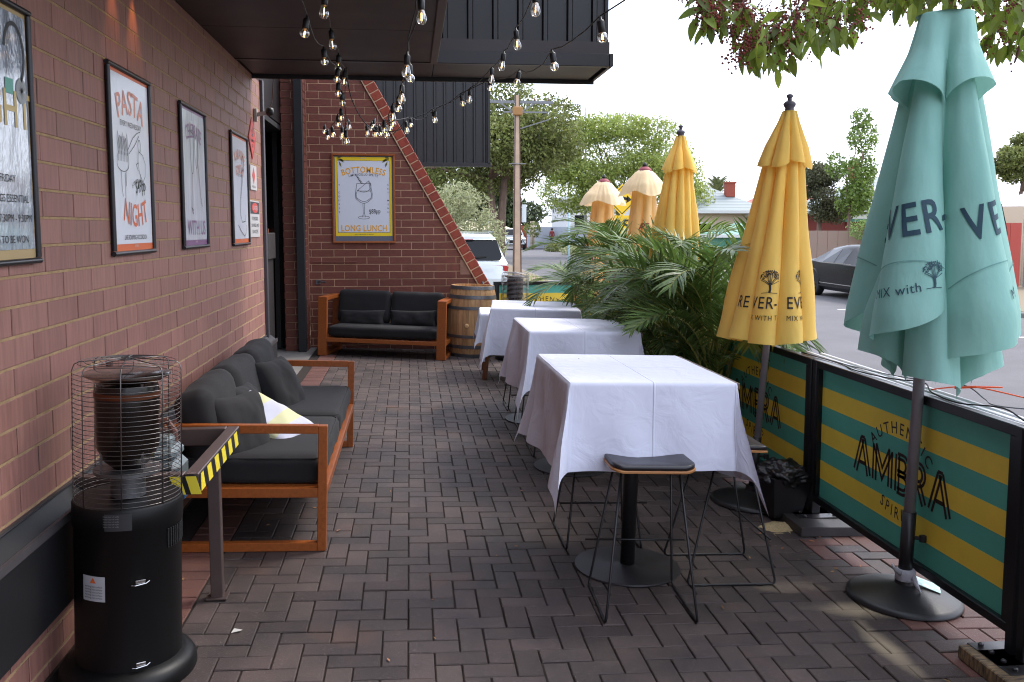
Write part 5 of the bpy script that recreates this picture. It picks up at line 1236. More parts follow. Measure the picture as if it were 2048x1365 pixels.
festoon('string of teardrop bulbs crossing before the ribbed black cladding', [(.58, 4.16, 2.66, 'T'), (.62, 5.2, 2.71, 'T'), (.59, 5.77, 2.69, 'T'), (.60, 6.6, 2.74, 'T'), (.47, 7.09, 2.66, 'T'), (.22, 7.82, 2.59, 'T'), (-.02, 8.25, 2.54, 'T')], (.54, 3.3, 2.72), (-.2, 8.9, 2.55))
festoon('outermost string of round bulbs, ending against the open sky', [(.79, 3.68, 2.44, 'G'), (.71, 4.42, 2.45, 'G'), (.71, 5.97, 2.62, 'G'), (.61, 6.85, 2.71, 'G'), (.42, 7.12, 2.63, 'G'), (.21, 7.5, 2.55, 'G'), (.02, 9.1, 2.68, 'G'), (-.18, 8.9, 2.62, 'G')], (1.02, 3.05, 2.70), (-.3, 9.2, 2.7))
wire('cable', 'slack black cable looping below the soffit over the brick end wall', [(-.44, 6.6, 2.80), (-.42, 6.75, 2.62), (-.35, 7.0, 2.48), (-.25, 7.2, 2.42), (-.12, 7.3, 2.43), (-.05, 7.35, 2.46)], .004, BLACKP)

# ------------------------------------------------------------ potted palms by the barrier
PALM = mat('palm_leaf_green', rgb(100, 126, 62), .42, 0, var=.5, nscale=4, namt=.3, trans=.3, spec=.5); PALM_Y = mat('yellowing_palm_leaf', rgb(150, 150, 76), .5, var=.3, trans=.3); PALM_B = mat('dry_palm_leaf', rgb(178, 140, 110), .7, var=.3, trans=.2)
RACHIS = mat('palm_rachis', rgb(140, 138, 70), .5); CANE = mat('palm_cane', rgb(112, 110, 60), .5, nscale=12, namt=.4)
def frond(L, seed, droop=1., ll=.34, nl=34, m=PALM, wmax=.011):
    rn = random.Random(seed); b = MB(); N = 16; P = []; a = R(70); p = Vector((0, 0, 0))
    for i in range(N+1):
        P.append(p.copy()); st = L/N; p += Vector((cos(a)*st, 0, sin(a)*st)); a -= R(5.4)*droop*(1+.7*i/N)
    b.tube(P, [.008*(1-.8*i/N)+.0012 for i in range(N+1)], 5)
    nr = len(b.f)
    for k in range(nl):
        s = .20+.80*(k+.5)/nl; i = min(N-1, int(s*N)); fr_ = s*N-i; q = P[i].lerp(P[i+1], fr_); T = (P[i+1]-P[i]).normalized()
        for sd_ in (-1, 1):
            l = ll*(sin(PI*min(1, (s-.12)/.95))**.6)*rn.uniform(.85, 1.1)*(1 if s < .93 else .8); ang_ = R(62-34*s+rn.gauss(0, 4)); up = R(34-22*s+rn.gauss(0, 6))
            side_ = Vector((0, sd_, 0)); upv = T.cross(side_)*sd_
            if upv.z < 0: upv = -upv
            d = (T*cos(ang_)+(side_*cos(up)+upv*sin(up))*sin(ang_)).normalized(); V = []; w = wmax*rn.uniform(.8, 1.1); c = q.copy(); pw_ = T.cross(d).normalized()
            wv = d.cross(pw_).normalized(); M_ = 4; dd = d.copy()
            for j in range(M_+1):
                ww = w*(.5, 1., .9, .55, .03)[j]; V += [c+wv*ww, c-wv*ww]; c = c+dd*l/M_; dd = (dd+Vector((0, 0, -.13*droop))).normalized()
            b.add(V, [(2*j, 2*j+1, 2*j+3, 2*j+2) for j in range(M_)], 1)
    return b.mesh('frond', [RACHIS, m], False)
FR = [frond(1.05+.12*(k % 4), 40+k, .62+.11*k, .30+.02*(k % 3), 30) for k in range(7)]
FRY = [frond(.95, 60, 1.3, .28, 26, PALM_Y), frond(.8, 61, 1.9, .2, 20, PALM_B)]
def potpalm(label, x, y, ncane, nf, seed, spread=1., hb=.75, bias=(0, 0), sc=(.85, 1.15), tall=12):
    rn = random.Random(seed); t = thing('potted_palm', label, 'palm', (x, y, gz(x)), group='bushy palms in pots along the barrier')
    b = MB(); b.lathe([(0, 0), (.14, 0), (.18, .30), (.19, .30), (.19, .33), (.17, .33), (.165, .30), (0, .29)], 28); autosm(b.obj('pot', PL, t), 40)
    for k in range(ncane):
        a = rn.uniform(0, 6.28); r = rn.uniform(.02, .12); h = hb*rn.uniform(.45, 1.0); tx, ty = r*cos(a)+rn.gauss(0, .05), r*sin(a)+rn.gauss(0, .05)
        b = MB(); b.tube([(r*cos(a), r*sin(a), .28), (tx, ty, .28+h*.5), (tx*1.6, ty*1.6, .28+h)], [.014, .012, .009], 6); b.obj('cane', CANE, t, smooth=True)
    for k in range(nf+tall):
        a = 2*PI*k*.618+rn.uniform(-.3, .3); z = .28+hb*rn.uniform(.15, 1.05); e = rn.uniform(-20, 38)*(1.2-z*.3); s_ = rn.uniform(*sc)
        if k >= nf: z = .28+hb*rn.uniform(.8, 1.0); e = rn.uniform(-24, -8); s_ = sc[1]*rn.uniform(.9, 1.08)
        d = Vector((cos(a)*spread+bias[0], sin(a)*spread+bias[1], 0)); a = math.atan2(d.y, d.x)
        me = FRY[0 if rn.random() < .8 else 1] if rn.random() < .05 else FR[rn.randrange(7)]
        o = link('frond', me, t, loc=(.06*cos(a), .06*sin(a), z)); o.rotation_euler = (Matrix.Rotation(a, 3, 'Z') @ Matrix.Rotation(R(e), 3, 'Y') @ Matrix.Rotation(rn.gauss(0, .2), 3, 'X')).to_euler(); o.scale = (s_,)*3
potpalm('dense green potted palm just behind the nearest yellow parasol', 2.18, 6.25, 8, 38, 1, hb=.70, bias=(-.15, 0), sc=(.6, .92))
potpalm('green potted palm arching between the two yellow parasols', 2.12, 7.15, 8, 40, 2, hb=.74, bias=(-.15, 0), sc=(.65, .98))
potpalm('tall green potted palm in front of the cream capped parasols', 2.12, 8.35, 8, 38, 3, hb=.90, bias=(-.1, 0), sc=(.62, .95))
potpalm('farthest potted palm with fronds reaching toward the end barrier', 2.05, 9.55, 6, 28, 4, hb=.42, bias=(-.2, 0), sc=(.5, .85), tall=3)

# ------------------------------------------------------------ trees
def leafcloud(blobs, n, size, seed, aspect=1.9, hang=0.):
    rg = np.random.default_rng(seed); vol = np.array([b[3]*b[4]*b[5] for b in blobs])**.8; pk = rg.choice(len(blobs), n, p=vol/vol.sum()); B = np.array(blobs)[pk]
    d = rg.normal(size=(n, 3)); d /= np.linalg.norm(d, axis=1)[:, None]; rr = rg.uniform(.45, 1.0, n)**.5
    # gather leaves in sprays
    ns = max(8, n//22); sp = rg.normal(size=(ns, 3)); sp /= np.linalg.norm(sp, axis=1)[:, None]; si = rg.integers(0, ns, n); d2 = sp[si]+rg.normal(size=(n, 3))*.13; d2 /= np.linalg.norm(d2, axis=1)[:, None]
    srr = rg.uniform(.55, 1.08, ns)[si]*rg.normal(1, .05, n)
    use = rg.uniform(size=n) < .8; d[use] = d2[use]; rr[use] = srr[use]
    c = B[:, :3]+d*rr[:, None]*B[:, 3:6]
    a = rg.normal(size=(n, 3)); a[:, 2] -= hang; a /= np.linalg.norm(a, axis=1)[:, None]; w = np.cross(a, rg.normal(size=(n, 3))); w /= np.linalg.norm(w, axis=1)[:, None]
    s = size*rg.uniform(.6, 1.3, n)[:, None]; V = np.stack([c-a*s/2, c+w*s/2/aspect, c+a*s/2, c-w*s/2/aspect], 1).reshape(-1, 3)
    me = bpy.data.meshes.new('crown'); me.vertices.add(4*n); me.vertices.foreach_set('co', V.ravel()); me.loops.add(4*n); me.loops.foreach_set('vertex_index', np.arange(4*n)); me.polygons.add(n)
    me.polygons.foreach_set('loop_start', np.arange(0, 4*n, 4)); me.update(calc_edges=True); return me
def tree(label, x, y, z0, blobs, n, size, m, seed, trunk=(.3, 3.), lean=(0, 0), name='tree', cat='tree', limbs=5, hang=0., fork=None, group=None, asp=1.9):
    t = thing(name, label, cat, (x, y, z0), group=group); rn = random.Random(seed); me = leafcloud(blobs, n, size, seed, hang=hang, aspect=asp); me.materials.append(m); link('crown', me, t)
    if trunk:
        r, h = trunk
        for i, (dx, dy) in enumerate(fork or [(0, 0)]):
            P = [Vector((dx*.1, dy*.1, -.1)), Vector((lean[0]*.3+dx*.5, lean[1]*.3, h*.45)), Vector((lean[0]+dx, lean[1]+dy, h))]; b = MB(); b.tube(P, [r, r*.75, r*.55], 9)
            tp_ = P[-1]
            for k in range(limbs):
                bl = blobs[rn.randrange(len(blobs))]; e = Vector(bl[:3])+Vector((rn.uniform(-.5, .5)*bl[3], rn.uniform(-.5, .5)*bl[4], rn.uniform(-.2, .5)*bl[5])); mid = tp_.lerp(e, .5)+Vector((rn.gauss(0, .3), rn.gauss(0, .3), .2)); b.tube([tp_-Vector((0, 0, .1)), mid, e], [r*.42, r*.22, r*.06], 6)
            b.obj('trunk', BARK, t, smooth=True)
    return t
def blobset(w, h, zc, k, seed, dpt=None):
    rn = random.Random(seed); dpt = dpt or w*.7; o = []
    for i in range(k):
        a = rn.uniform(0, 6.28); r = math.sqrt(rn.random())*.62; s = rn.uniform(.28, .46); zz = rn.uniform(-.62, .62)
        rr = (1-zz*zz*.7); o.append((w*r*cos(a)*rr, dpt*r*sin(a)*rr, zc+h*zz, w*s, dpt*s, h*s*.8))
    return o
GZ = -.2
tree('big dark olive tree behind the utility pole', 4.9, 50, GZ, blobset(5.6, 3.3, 6.9, 16, 1)+[(-4.6, 0, 4.6, 2.4, 2, 1.3), (-2.6, 0, 4.1, 2.4, 2, 1.2), (.4, 1, 9.6, 1.7, 1.7, 1.0), (2.8, 0, 8.2, 1.8, 1.6, 1)], 42000, .21, LEAF_D, 11, (.33, 4.6), fork=[(-.5, 0), (.35, .1)], limbs=8)
tree('loose bright green tree hanging over the road beyond the parasols', 13.6, 58, GZ, blobset(4.9, 3.0, 6.5, 14, 2)+[(-3.4, 0, 4.2, 1.9, 1.6, 1.6), (-3.8, 0, 6.0, 1.4, 1.4, 1.3), (-1.3, 0, 3.6, 2, 1.5, 1.1), (3.5, 0, 5.2, 2.2, 2, 2.2), (4.6, 0, 3.4, 1.8, 1.6, 1.8)], 38000, .23, LEAF_L, 12, (.2, 3.6), limbs=9, hang=.5, asp=2.6)
tree('wispy grey green shrub behind the white car', 1.9, 37, GZ, [(-.6, 0, 1.9, 1.3, 1, 1.5), (.5, .4, 2.0, 1.2, 1, 1.4), (-1.6, 0, 1.4, 1.1, 1, 1.1), (1.2, 0, 1.3, .9, .9, 1.0), (0, 0, 3.0, .9, .8, .8)], 9000, .20, LEAF_G, 13, (.08, 1.0), name='shrub', cat='shrub', limbs=9, asp=4)
tree('deep green tree filling the gap behind the utility pole', 9.4, 96, GZ, blobset(7, 4.2, 4.4, 12, 3), 9000, .5, LEAF_K, 14, (.3, 3))
tree('dark tree mass at the end of the road', 3.0, 104, GZ, blobset(8, 4.5, 5, 12, 33), 8000, .55, LEAF_K, 34, (.3, 3))
tree('small round topiary beside the person on the far footpath', 10.7, 78, GZ, [(0, 0, 1.7, .9, .9, .75)], 900, .16, LEAF_D, 15, (.06, 1.1), limbs=2)
tree('dark leafy tree before the red brick house, left of the teal parasol', 20.6, 43.5, GZ, blobset(2.0, 1.8, 3.55, 12, 5), 12000, .14, mat('dusty_dark_foliage', rgb(86, 88, 62), .6, var=.5, trans=.25), 16, (.2, 2.4), limbs=6)
tree('fresh green leaning tree with bare limbs, left of the teal parasol', 21.15, 41.5, GZ, blobset(1.6, 2.6, 3.9, 9, 6)+[(.6, 0, 6.2, .7, .7, .8), (.5, 0, 7.1, .5, .5, .5)], 6500, .17, mat('fresh_green_foliage', rgb(112, 134, 62), .5, var=.4, trans=.35), 17, (.13, 2.6), limbs=9)
tree('feathery tree at the picture edge above the white roof', 36.2, 50, GZ, blobset(2.6, 2.0, 6.2, 9, 7), 9000, .22, LEAF_D, 18, (.2, 4), limbs=6)
tree('small leafy shrub poking up before the white roofed house', 26.9, 40, GZ, [(0, 0, 2.6, .6, .6, .8), (.2, 0, 1.7, .7, .6, .7)], 1100, .16, LEAF_D, 19, (.05, 1.6), limbs=4, name='shrub', cat='shrub')
tree('rounded green tree below the distant palm', 24.0, 75, GZ, blobset(3, 1.3, 3.9, 7, 8), 3500, .28, LEAF_D, 20, (.2, 2.4))
# low planting on both verges
for i, (x, y, w, h, m, lb) in enumerate(((12.1, 62, 1.4, .55, LEAF_G, 'low grey green shrub on the far verge'), (12.6, 52, 1.3, .8, mat('dry_grass_foliage', rgb(168, 150, 104), .8, var=.4), 'dry tan shrub by the street sign'), (11.9, 70, 1.2, .6, LEAF_D, 'low green shrub nearest the walking person'), (13.6, 47, 1.6, 1.1, LEAF_L, 'leafy bright shrub under the overhanging tree'), (10.6, 92, 2.2, 1.3, LEAF_D, 'clipped green hedge at the far end of the road'))):
    tree(lb, x, y, GZ, [(0, 0, h*.5, w, w, h*.7), (w*.5, 0, h*.4, w*.6, w, h*.6), (-w*.6, 0, h*.35, w*.6, w*.8, h*.5)], 1800, .16, m, 50+i, None, name='shrub', cat='shrub', group='low shrubs along the road')
# distant date palm
t = thing('date_palm', 'tall date palm rising behind the grey roofed house', 'palm', (28.3, 81, GZ)); b = MB(); b.tube([(0, 0, 0), (.1, 0, 2.5), (.05, 0, 4.6)], [.35, .3, .28], 10); b.obj('trunk', BARK, t, smooth=True)
DP = frond(2.3, 5, .55, .42, 24, mat('date_palm_green', rgb(112, 120, 80), .5, var=.3), .03)
for k in range(34): o = link('frond', DP, t, loc=(.05, 0, 4.6)); o.rotation_euler = (Matrix.Rotation(2*PI*k*.618, 3, 'Z') @ Matrix.Rotation(R(-24+46*(k/34)), 3, 'Y')).to_euler()

# overhanging street tree, close by on the right
t = thing('street_tree', 'overhanging branches with broad leaves and dark red berries above the parasols', 'tree', (6.2, 5.6, -.15))
LF = mat('broad_leaf', rgb(134, 154, 62), .45, var=.45, nscale=9, namt=.35, trans=.45); BER = mat('dark_red_berries', rgb(122, 44, 34), .5, var=.4); TWIG = mat('red_brown_twig', rgb(92, 56, 46), .7)
b = MB(); b.tube([(0, 0, 0), (-.05, 0, 1.3), (-.2, -.1, 2.6), (-.6, -.3, 3.7)], [.15, .13, .11, .09], 12); b.obj('trunk', BARK, t, smooth=True)
def W2(x, y, z): return Vector((x-6.2, y-5.6, z+.15))
brs = [[W2(5.6, 5.3, 3.8), W2(4.6, 5.1, 3.7), W2(3.6, 5.0, 3.35), W2(2.7, 4.95, 3.1), W2(2.2, 4.9, 2.92), W2(2.05, 4.9, 2.62)], [W2(3.6, 5.0, 3.35), W2(3.0, 5.2, 3.2), W2(2.2, 5.2, 3.12), W2(1.72, 5.1, 2.98), W2(1.62, 5.05, 2.86)],
       [W2(5.6, 5.3, 3.8), W2(4.4, 4.9, 3.4), W2(3.6, 4.8, 2.98), W2(3.40, 4.75, 2.70), W2(3.36, 4.75, 2.58)], [W2(2.9, 5.0, 3.15), W2(2.62, 5.0, 2.98), W2(2.48, 5.0, 2.82)], [W2(3.6, 5.0, 3.35), W2(3.1, 4.8, 3.05), W2(2.86, 4.8, 2.96), W2(2.7, 4.75, 2.9)],
       [W2(2.7, 4.95, 3.1), W2(1.9, 4.9, 2.98), W2(1.75, 4.88, 2.80)], [W2(4.4, 4.9, 3.4), W2(3.9, 4.7, 3.1), W2(3.0, 4.7, 2.95)]]
tw = random.Random(4)
for i, P in enumerate(brs):
    b = MB(); Q = []
    for a, c in zip(P[:-1], P[1:]):
        for q in range(4): Q.append(a.lerp(c, q/4)+Vector((tw.gauss(0, .006),)*3))
    Q.append(P[-1]); r0 = .05 if i in (0, 2) else .02; b.tube(Q, [r0*(1-k/len(Q))**1.2+.003 for k in range(len(Q))], 7); b.obj('branch', TWIG, t, smooth=True)
def leafm(seed):
    rn = random.Random(seed); L, Wd = 1., .38; b = MB(); n = 6; V = []
    for i in range(n+1):
        s = i/n; w = Wd/2*sin(PI*s**.85)**.8 if 0 < i < n else 0.002; x = L*s; z = -.18*s*s+.02; V += [(x, -w, z+w*.35), (x, 0, z), (x, w, z+w*.35)]
    F = []
    for i in range(n): F += [(i*3, i*3+1, i*3+4, i*3+3), (i*3+1, i*3+2, i*3+5, i*3+4)]
    b.add(V, F); return b.mesh('leaf', LF, True)
lm = [leafm(k) for k in range(2)]
cl = []
spots = []
for px in range(0, 1): pass
def ray_pt(px, py, d):      # a point of the real canopy, d metres along the view
    v = _F*1790+_R*(px-1024)-_U*(py-620); v = v/1790; return Vector((0, 0, CAMZ))+v*d
# canopy outline of the hanging twigs (heights vary along the branch)
edge = [(1385, 25), (1400, 95), (1440, 70), (1480, 95), (1500, 150), (1550, 160), (1590, 110), (1620, 120), (1660, 120), (1700, 70), (1760, 45), (1830, 20), (1850, 45), (1930, 15), (1960, 60), (1990, 130), (2020, 130), (2060, 120)]
ex = [e[0] for e in edge]; ey = [e[1] for e in edge]
nl = 0; cand = []
tries = 0
while len(cand) < 175 and tries < 14000:
    tries += 1; px = tw.uniform(1385, 2062); lim = float(np.interp(px, ex, ey)); py = lim-26-abs(tw.gauss(0, 1))*55
    if py < -120: continue
    d = tw.uniform(4.7, 5.5)
    if any((px-c[0])**2+(py-c[1])**2 < 15**2 for c in cand): continue
    cand.append((px, py, d))
leafx = MB(); lmb = lm[0]; lv = [tuple(v.co) for v in lmb.vertices]; lfc = [tuple(p.vertices) for p in lmb.polygons]
bb = MB(); bsh = MB(); bsh.lathe([(0, -1), (.8, -.6), (1, 0), (.8, .6), (0, 1)], 5)
tb = MB()
for (px, py, d) in cand:
    c = ray_pt(px, py, d)-Vector((6.2, 5.6, -.15)); tb.tube([c+Vector((tw.gauss(.05, .05), tw.gauss(0, .05), .16)), c+Vector((0, 0, .06)), c], .0022, 5)
    for k in range(tw.choice((3, 4, 4))):
        if nl >= 298 or k > 2:
            s = tw.uniform(.10, .15); M_ = Matrix.Rotation(tw.uniform(0, 6.28), 3, 'Z') @ Matrix.Rotation(R(tw.uniform(0, 80)), 3, 'Y') @ Matrix.Rotation(tw.gauss(0, .6), 3, 'X'); q = c+Vector((tw.gauss(0, .03), tw.gauss(0, .03), tw.gauss(0.02, .03)))
            leafx.add([q+(M_ @ Vector(v))*s for v in lv], lfc); continue
        a = tw.uniform(0, 6.28); s = tw.uniform(.10, .155); o = link('leaf', lm[nl % 2], t, loc=c+Vector((tw.gauss(0, .018), tw.gauss(0, .018), tw.gauss(0, .02)))); o.rotation_euler = (Matrix.Rotation(a, 3, 'Z') @ Matrix.Rotation(R(tw.uniform(15, 80)), 3, 'Y') @ Matrix.Rotation(tw.gauss(0, .5), 3, 'X')).to_euler(); o.scale = (s,)*3; nl += 1
    dens = 60 if px < 1560 and tw.random() < .8 else (26 if tw.random() < .6 else 0)
    cc_ = c+Vector((tw.gauss(0, .05), tw.gauss(0, .05), tw.uniform(-.02, .06)))
    for k in range(dens):
        q = cc_+Vector((tw.gauss(0, .032), tw.gauss(0, .032), tw.gauss(-.01, .035))); s = tw.uniform(.005, .008); bb.add([q+Vector(v)*s for v in bsh.v], bsh.f)
    for k in range(dens//5): tb.tube([cc_, cc_+Vector((tw.gauss(0, .04), tw.gauss(0, .04), tw.gauss(-.02, .04)))], .0012, 4)
leafx.obj('leaves', LF, t, kind='stuff'); bb.obj('berries', BER, t, kind='stuff'); tb.obj('twigs', TWIG, t, kind='stuff')
me = leafcloud([(-1.9, -.6, 4.3, 1.6, 1.3, .8), (-.5, 0, 4.9, 1.9, 1.8, 1.1), (-3.1, -.6, 4.1, 1.1, .9, .55), (-2.6, .5, 4.3, 1.2, 1.0, .7)], 5200, .12, 77, 2.4, .4); me.materials.append(LF); link('leaves', me, t, kind='stuff')

# ------------------------------------------------------------ street furniture
t = thing('utility_pole', 'tall concrete and steel utility pole with crossarms beside the road', 'utility pole', (3.72, 31.2, -.15))
PC = mat('pole_concrete', rgb(188, 162, 138), .85, nscale=3, namt=.2); PS = mat('rusty_pole_steel', rgb(98, 72, 60), .6, .3, nscale=5, namt=.4)
def tap(x0, x1, w0, w1, y0, y1, z1, m, nm):
    b = MB(); b.add([(x0-w0, -y0, 0), (x0+w0, -y0, 0), (x0+w0, y0, 0), (x0-w0, y0, 0), (x1-w1, -y1, z1), (x1+w1, -y1, z1), (x1+w1, y1, z1), (x1-w1, y1, z1)], [(3, 2, 1, 0), (4, 5, 6, 7), (0, 1, 5, 4), (1, 2, 6, 5), (2, 3, 7, 6), (3, 0, 4, 7)]); return b.obj(nm, m, t)
tap(0, 0, .112, .055, .10, .07, 6.35, PC, 'concrete_core'); tap(-.13, -.07, .02, .015, .11, .08, 6.35, PS, 'steel_channel'); tap(.13, .07, .02, .015, .11, .08, 6.35, PS, 'steel_channel')
b = MB(); b.box((0, 0, 6.12), (2.5, .08, .09)); b.box((.3, 0, 5.78), (1.5, .06, .05)); b.bar((-.62, 0, 6.1), (-.02, 0, 5.7), .04, .05); b.bar((.62, 0, 6.1), (.02, 0, 5.7), .04, .05); b.bar((.05, 0, 5.2), (1.15, 0, 5.55), .035, .035); b.obj('crossarm', STEEL, t)
for x in (-1.1, -.6, .6, 1.1):
    b = MB(); b.lathe([(.01, 0), (.035, .02), (.02, .05), (.035, .07), (0, .12)], 10, (x, 0, 6.165)); b.obj('insulator', mat('insulator_brown', rgb(90, 60, 50), .3), t)
b = MB(); b.box((0, -.12, 5.8), (.34, .12, .3), ch=.03); b.obj('junction_box', mat('ochre_box', rgb(150, 108, 60), .6), t)
b = MB(); b.box((.24, -.02, 2.3), (.16, .02, .62)); b.obj('plate', mat('pale_plate', rgb(206, 214, 214), .5), t)
b = MB(); b.tube([(-.3, -.12, 4.0), (.3, -.12, 4.0)], .02, 5); b.obj('band', STEEL, t)
def thinw(lb, A, B_, sag): wire('overhead_wire', lb, [Vector(A).lerp(Vector(B_), q/8)-Vector((0, 0, sag*4*(q/8)*(1-q/8))) for q in range(9)], .012, mat('wire_black', rgb(60, 60, 62), .6), 'wire')
thinw('overhead wire from the utility pole past the dark tree', (4.8, 31.2, 6.2), (12.5, 96, 8.5), .8)
t = thing('street_lamp', 'grey street lamp with a flat head above the trees', 'street lamp', (11.9, 60.5, GZ)); b = MB(); b.tube([(0, 0, 0), (0, 0, 9.9), (-.6, 0, 10.15), (-1.3, 0, 10.1)], [.10, .06, .045, .035], 8); b.obj('pole', mat('lamp_pole_grey', rgb(190, 192, 196), .5), t, smooth=True)
b = MB(); b.box((-1.9, 0, 10.06), (.85, .26, .12), ch=.04); b.box((-2.2, 0, 9.97), (.3, .2, .08), ch=.02); b.obj('head', mat('lamp_head_grey', rgb(92, 100, 102), .5), t)
t = thing('sign_post', 'thin pale blue post standing at the road edge', 'post', (5.35, 30.0, GZ)); b = MB(); b.tube([(0, 0, 0), (0, 0, 2.35)], .035, 8); b.obj('post', mat('pale_blue_post', rgb(150, 178, 188), .5), t, smooth=True)
t = thing('road_sign', 'yellow warning sign with black arrow above a 25 plate, behind the parasols', 'road sign', (5.25, 22.0, GZ)); YS = mat('road_sign_yellow', rgb(240, 196, 30), .45)
b = MB(); b.tube([(0, 0, 0), (0, 0, 2.95)], .03, 8); b.obj('post', STEEL, t, smooth=True)
F = frame((0, -.035, 0), (1, 0, 0), (0, 0, 1), (0, -1, 0)); b = MB(); b.prism([(0, 2.14), (.40, 2.54), (0, 2.94), (-.40, 2.54)], F, .006); b.obj('panel', YS, t); b = MB(); b.prism([(-.30, 1.70), (.30, 1.70), (.30, 2.16), (-.30, 2.16)], frame((0, -.03, 0), (1, 0, 0), (0, 0, 1), (0, -1, 0)), .005); b.obj('panel', YS, t)
put(ribbon([(0, 2.20), (.34, 2.54), (0, 2.88), (-.34, 2.54), (0, 2.20)], .02), F, .0075, 'border', BI, t); put(merge(ribbon([(-.16, 2.42), (-.12, 2.55), (0, 2.60), (.14, 2.56)], .07), ([(.10, 2.46), (.24, 2.55), (.12, 2.66)], [(0, 1, 2)])), F, .0075, 'arrow', BI, t)
put(shift(text2('25', .42, .01), 0, 1.77), F, .0075, 'lettering', BI, t)

# ------------------------------------------------------------ cars
def wheel(r, w, parent, loc, rimm):
    t = link('wheel', None, parent, loc=loc)
    b = MB(); P = [(r*.66, -w/2), (r*.9, -w/2), (r*.985, -w*.38), (r, -w*.25), (r, w*.25), (r*.985, w*.38), (r*.9, w/2), (r*.66, w/2)]; b.lathe(P, 32, cap=False); b.v = [(x, z, y) for x, y, z in b.v]; b.obj('tyre', RUBBER, t, smooth=True)
    b = MB(); b.lathe([(r*.66, -w*.4), (r*.62, -w*.3), (r*.60, w*.3), (r*.66, w*.4)], 32, cap=False); b.v = [(x, z, y) for x, y, z in b.v]; b.obj('rim', rimm, t, smooth=True)
    for s in (-1, 1):
        b = MB()
        for k in range(10): a = 2*PI*k/10; b.bar((r*.08*cos(a), s*w*.36, r*.08*sin(a)), (r*.62*cos(a+.12), s*w*.42, r*.62*sin(a+.12)), .03, .03)
        b.bar((0, s*w*.30, 0), (0, s*w*.44, 0), .12, .12); b.obj('spokes', rimm, t)
    return t
def car(label, loc, rz, L, Wd, st, belt, paint, glass, wr=.33, wx=(0, 0), rimm=None, name='parked_car', clr=.2):
    """st: list of (x, roof z, half width at roof, belt z, half width at belt, floor z); x runs from the tail (-) to the nose (+)."""
    t = thing(name, label, 'car', loc, rz); n = len(st); V = []; F = []; G = []
    sec = []
    for (x, zr, wr_, zb_, wb, z0) in st:
        q = [(wb*.90, z0), (wb*.985, z0+.10), (wb, (z0+zb_)/2), (wb*.985, zb_)]
        if zr-zb_ > .03: q += [(wr_+(wb*.95-wr_)*.12, zr-(zr-zb_)*.14), (wr_*.86, zr), (0, zr+.02)]
        else: q += [(wb*.95, zb_+.012), (wb*.6, zb_+.03), (0, zb_+.035)]
        sec.append([(x, -y, z) for y, z in q]+[(x, y, z) for y, z in q[-2::-1]])
    m = len(sec[0])
    b = MB(); b.v = [p for s in sec for p in s]
    for i in range(n-1):
        for k in range(m-1): b.f.append((i*m+k, (i+1)*m+k, (i+1)*m+k+1, i*m+k+1))
        b.f.append((i*m+m-1, (i+1)*m+m-1, (i+1)*m, i*m))
    b.f.append(tuple(range(m))); b.f.append(tuple((n-1)*m+k for k in range(m-1, -1, -1))); b.m = [0]*len(b.f)
    body = autosm(b.obj('body', paint, t), 32)
    # side windows: panes set just proud of the cabin flanks
    for s in (-1, 1):
        for i in range(n-1):
            A, B_ = st[i], st[i+1]
            if min(A[1]-A[3], B_[1]-B_[3]) < .16: continue
            q = []
            for S_, e in ((A, .035), (B_, -.035)):
                x = S_[0]+e; zl = S_[3]+.03; zh = S_[1]-(S_[1]-S_[3])*.14-.03; wl_2 = S_[4]*.985; wh_ = S_[2]+(S_[4]*.95-S_[2])*.12
                f = lambda z: wl_2+(wh_-wl_2)*(z-S_[3])/((S_[1]-(S_[1]-S_[3])*.14)-S_[3])
                q.append([(x, s*(f(zl)+.006), zl), (x, s*(f(zh)+.006), zh)])
            b = MB(); b.quad(q[0][0], q[1][0], q[1][1], q[0][1]); b.obj('side_window', glass, t)
    for x in wx:
        for s in (-1, 1):
            wheel(wr, .22, t, (x, s*(Wd/2-.115), wr), rimm or STEEL)
            b = MB(); b.tube([(x+(wr+.05)*cos(a), s*(Wd/2-.02), wr+(wr+.05)*sin(a)) for a in [PI*k/12 for k in range(13)]], .045, 6); b.obj('wheel_arch', BLACKP if paint.name.startswith('white') else paint, t, smooth=True)
    return t, body
CG = mat('dark_car_glass', rgb(18, 21, 24), .08, 0, spec=.3); WP = mat('white_car_paint', rgb(214, 222, 226), .22, .1, coat=1); BP = mat('black_car_paint', rgb(16, 16, 18), .22, 0, spec=.18); GP = mat('silver_car_paint', rgb(130, 136, 140), .3, .5, coat=1)
TL = mat('red_tail_lamp', rgb(176, 30, 34), .15, coat=1); TLD = mat('dark_tail_lamp', rgb(60, 20, 24), .12, coat=1)
# white suv, tail towards the viewer
st = [(-2.36, .98, .6, .96, .78, .42), (-2.32, 1.08, .70, 1.02, .87, .34), (-2.22, 1.12, .74, 1.04, .92, .30), (-2.13, 1.50, .66, 1.05, .93, .28), (-1.93, 1.70, .62, 1.05, .93, .25), (-1.1, 1.755, .66, 1.04, .94, .22), (0, 1.75, .66, 1.02, .94, .22), (.55, 1.66, .64, 1.02, .94, .22), (1.15, 1.14, .70, 1.02, .93, .22), (1.9, 1.0, .7, .96, .90, .24), (2.3, .86, .6, .82, .82, .30)]
sx_, sy_ = 1.30, 22.6
t, body = car('white SUV parked with its tail toward the barrel', (sx_, sy_, GZ-.0), PI/2, 4.7, 1.87, st, 1, WP, CG, .36, (-1.4, 1.35))
F = frame((0, 0, 0), (0, -1, 0), (0, 0, 1), (-1, 0, 0))     # artwork plane on the tail: u to the viewer's right, w outwards
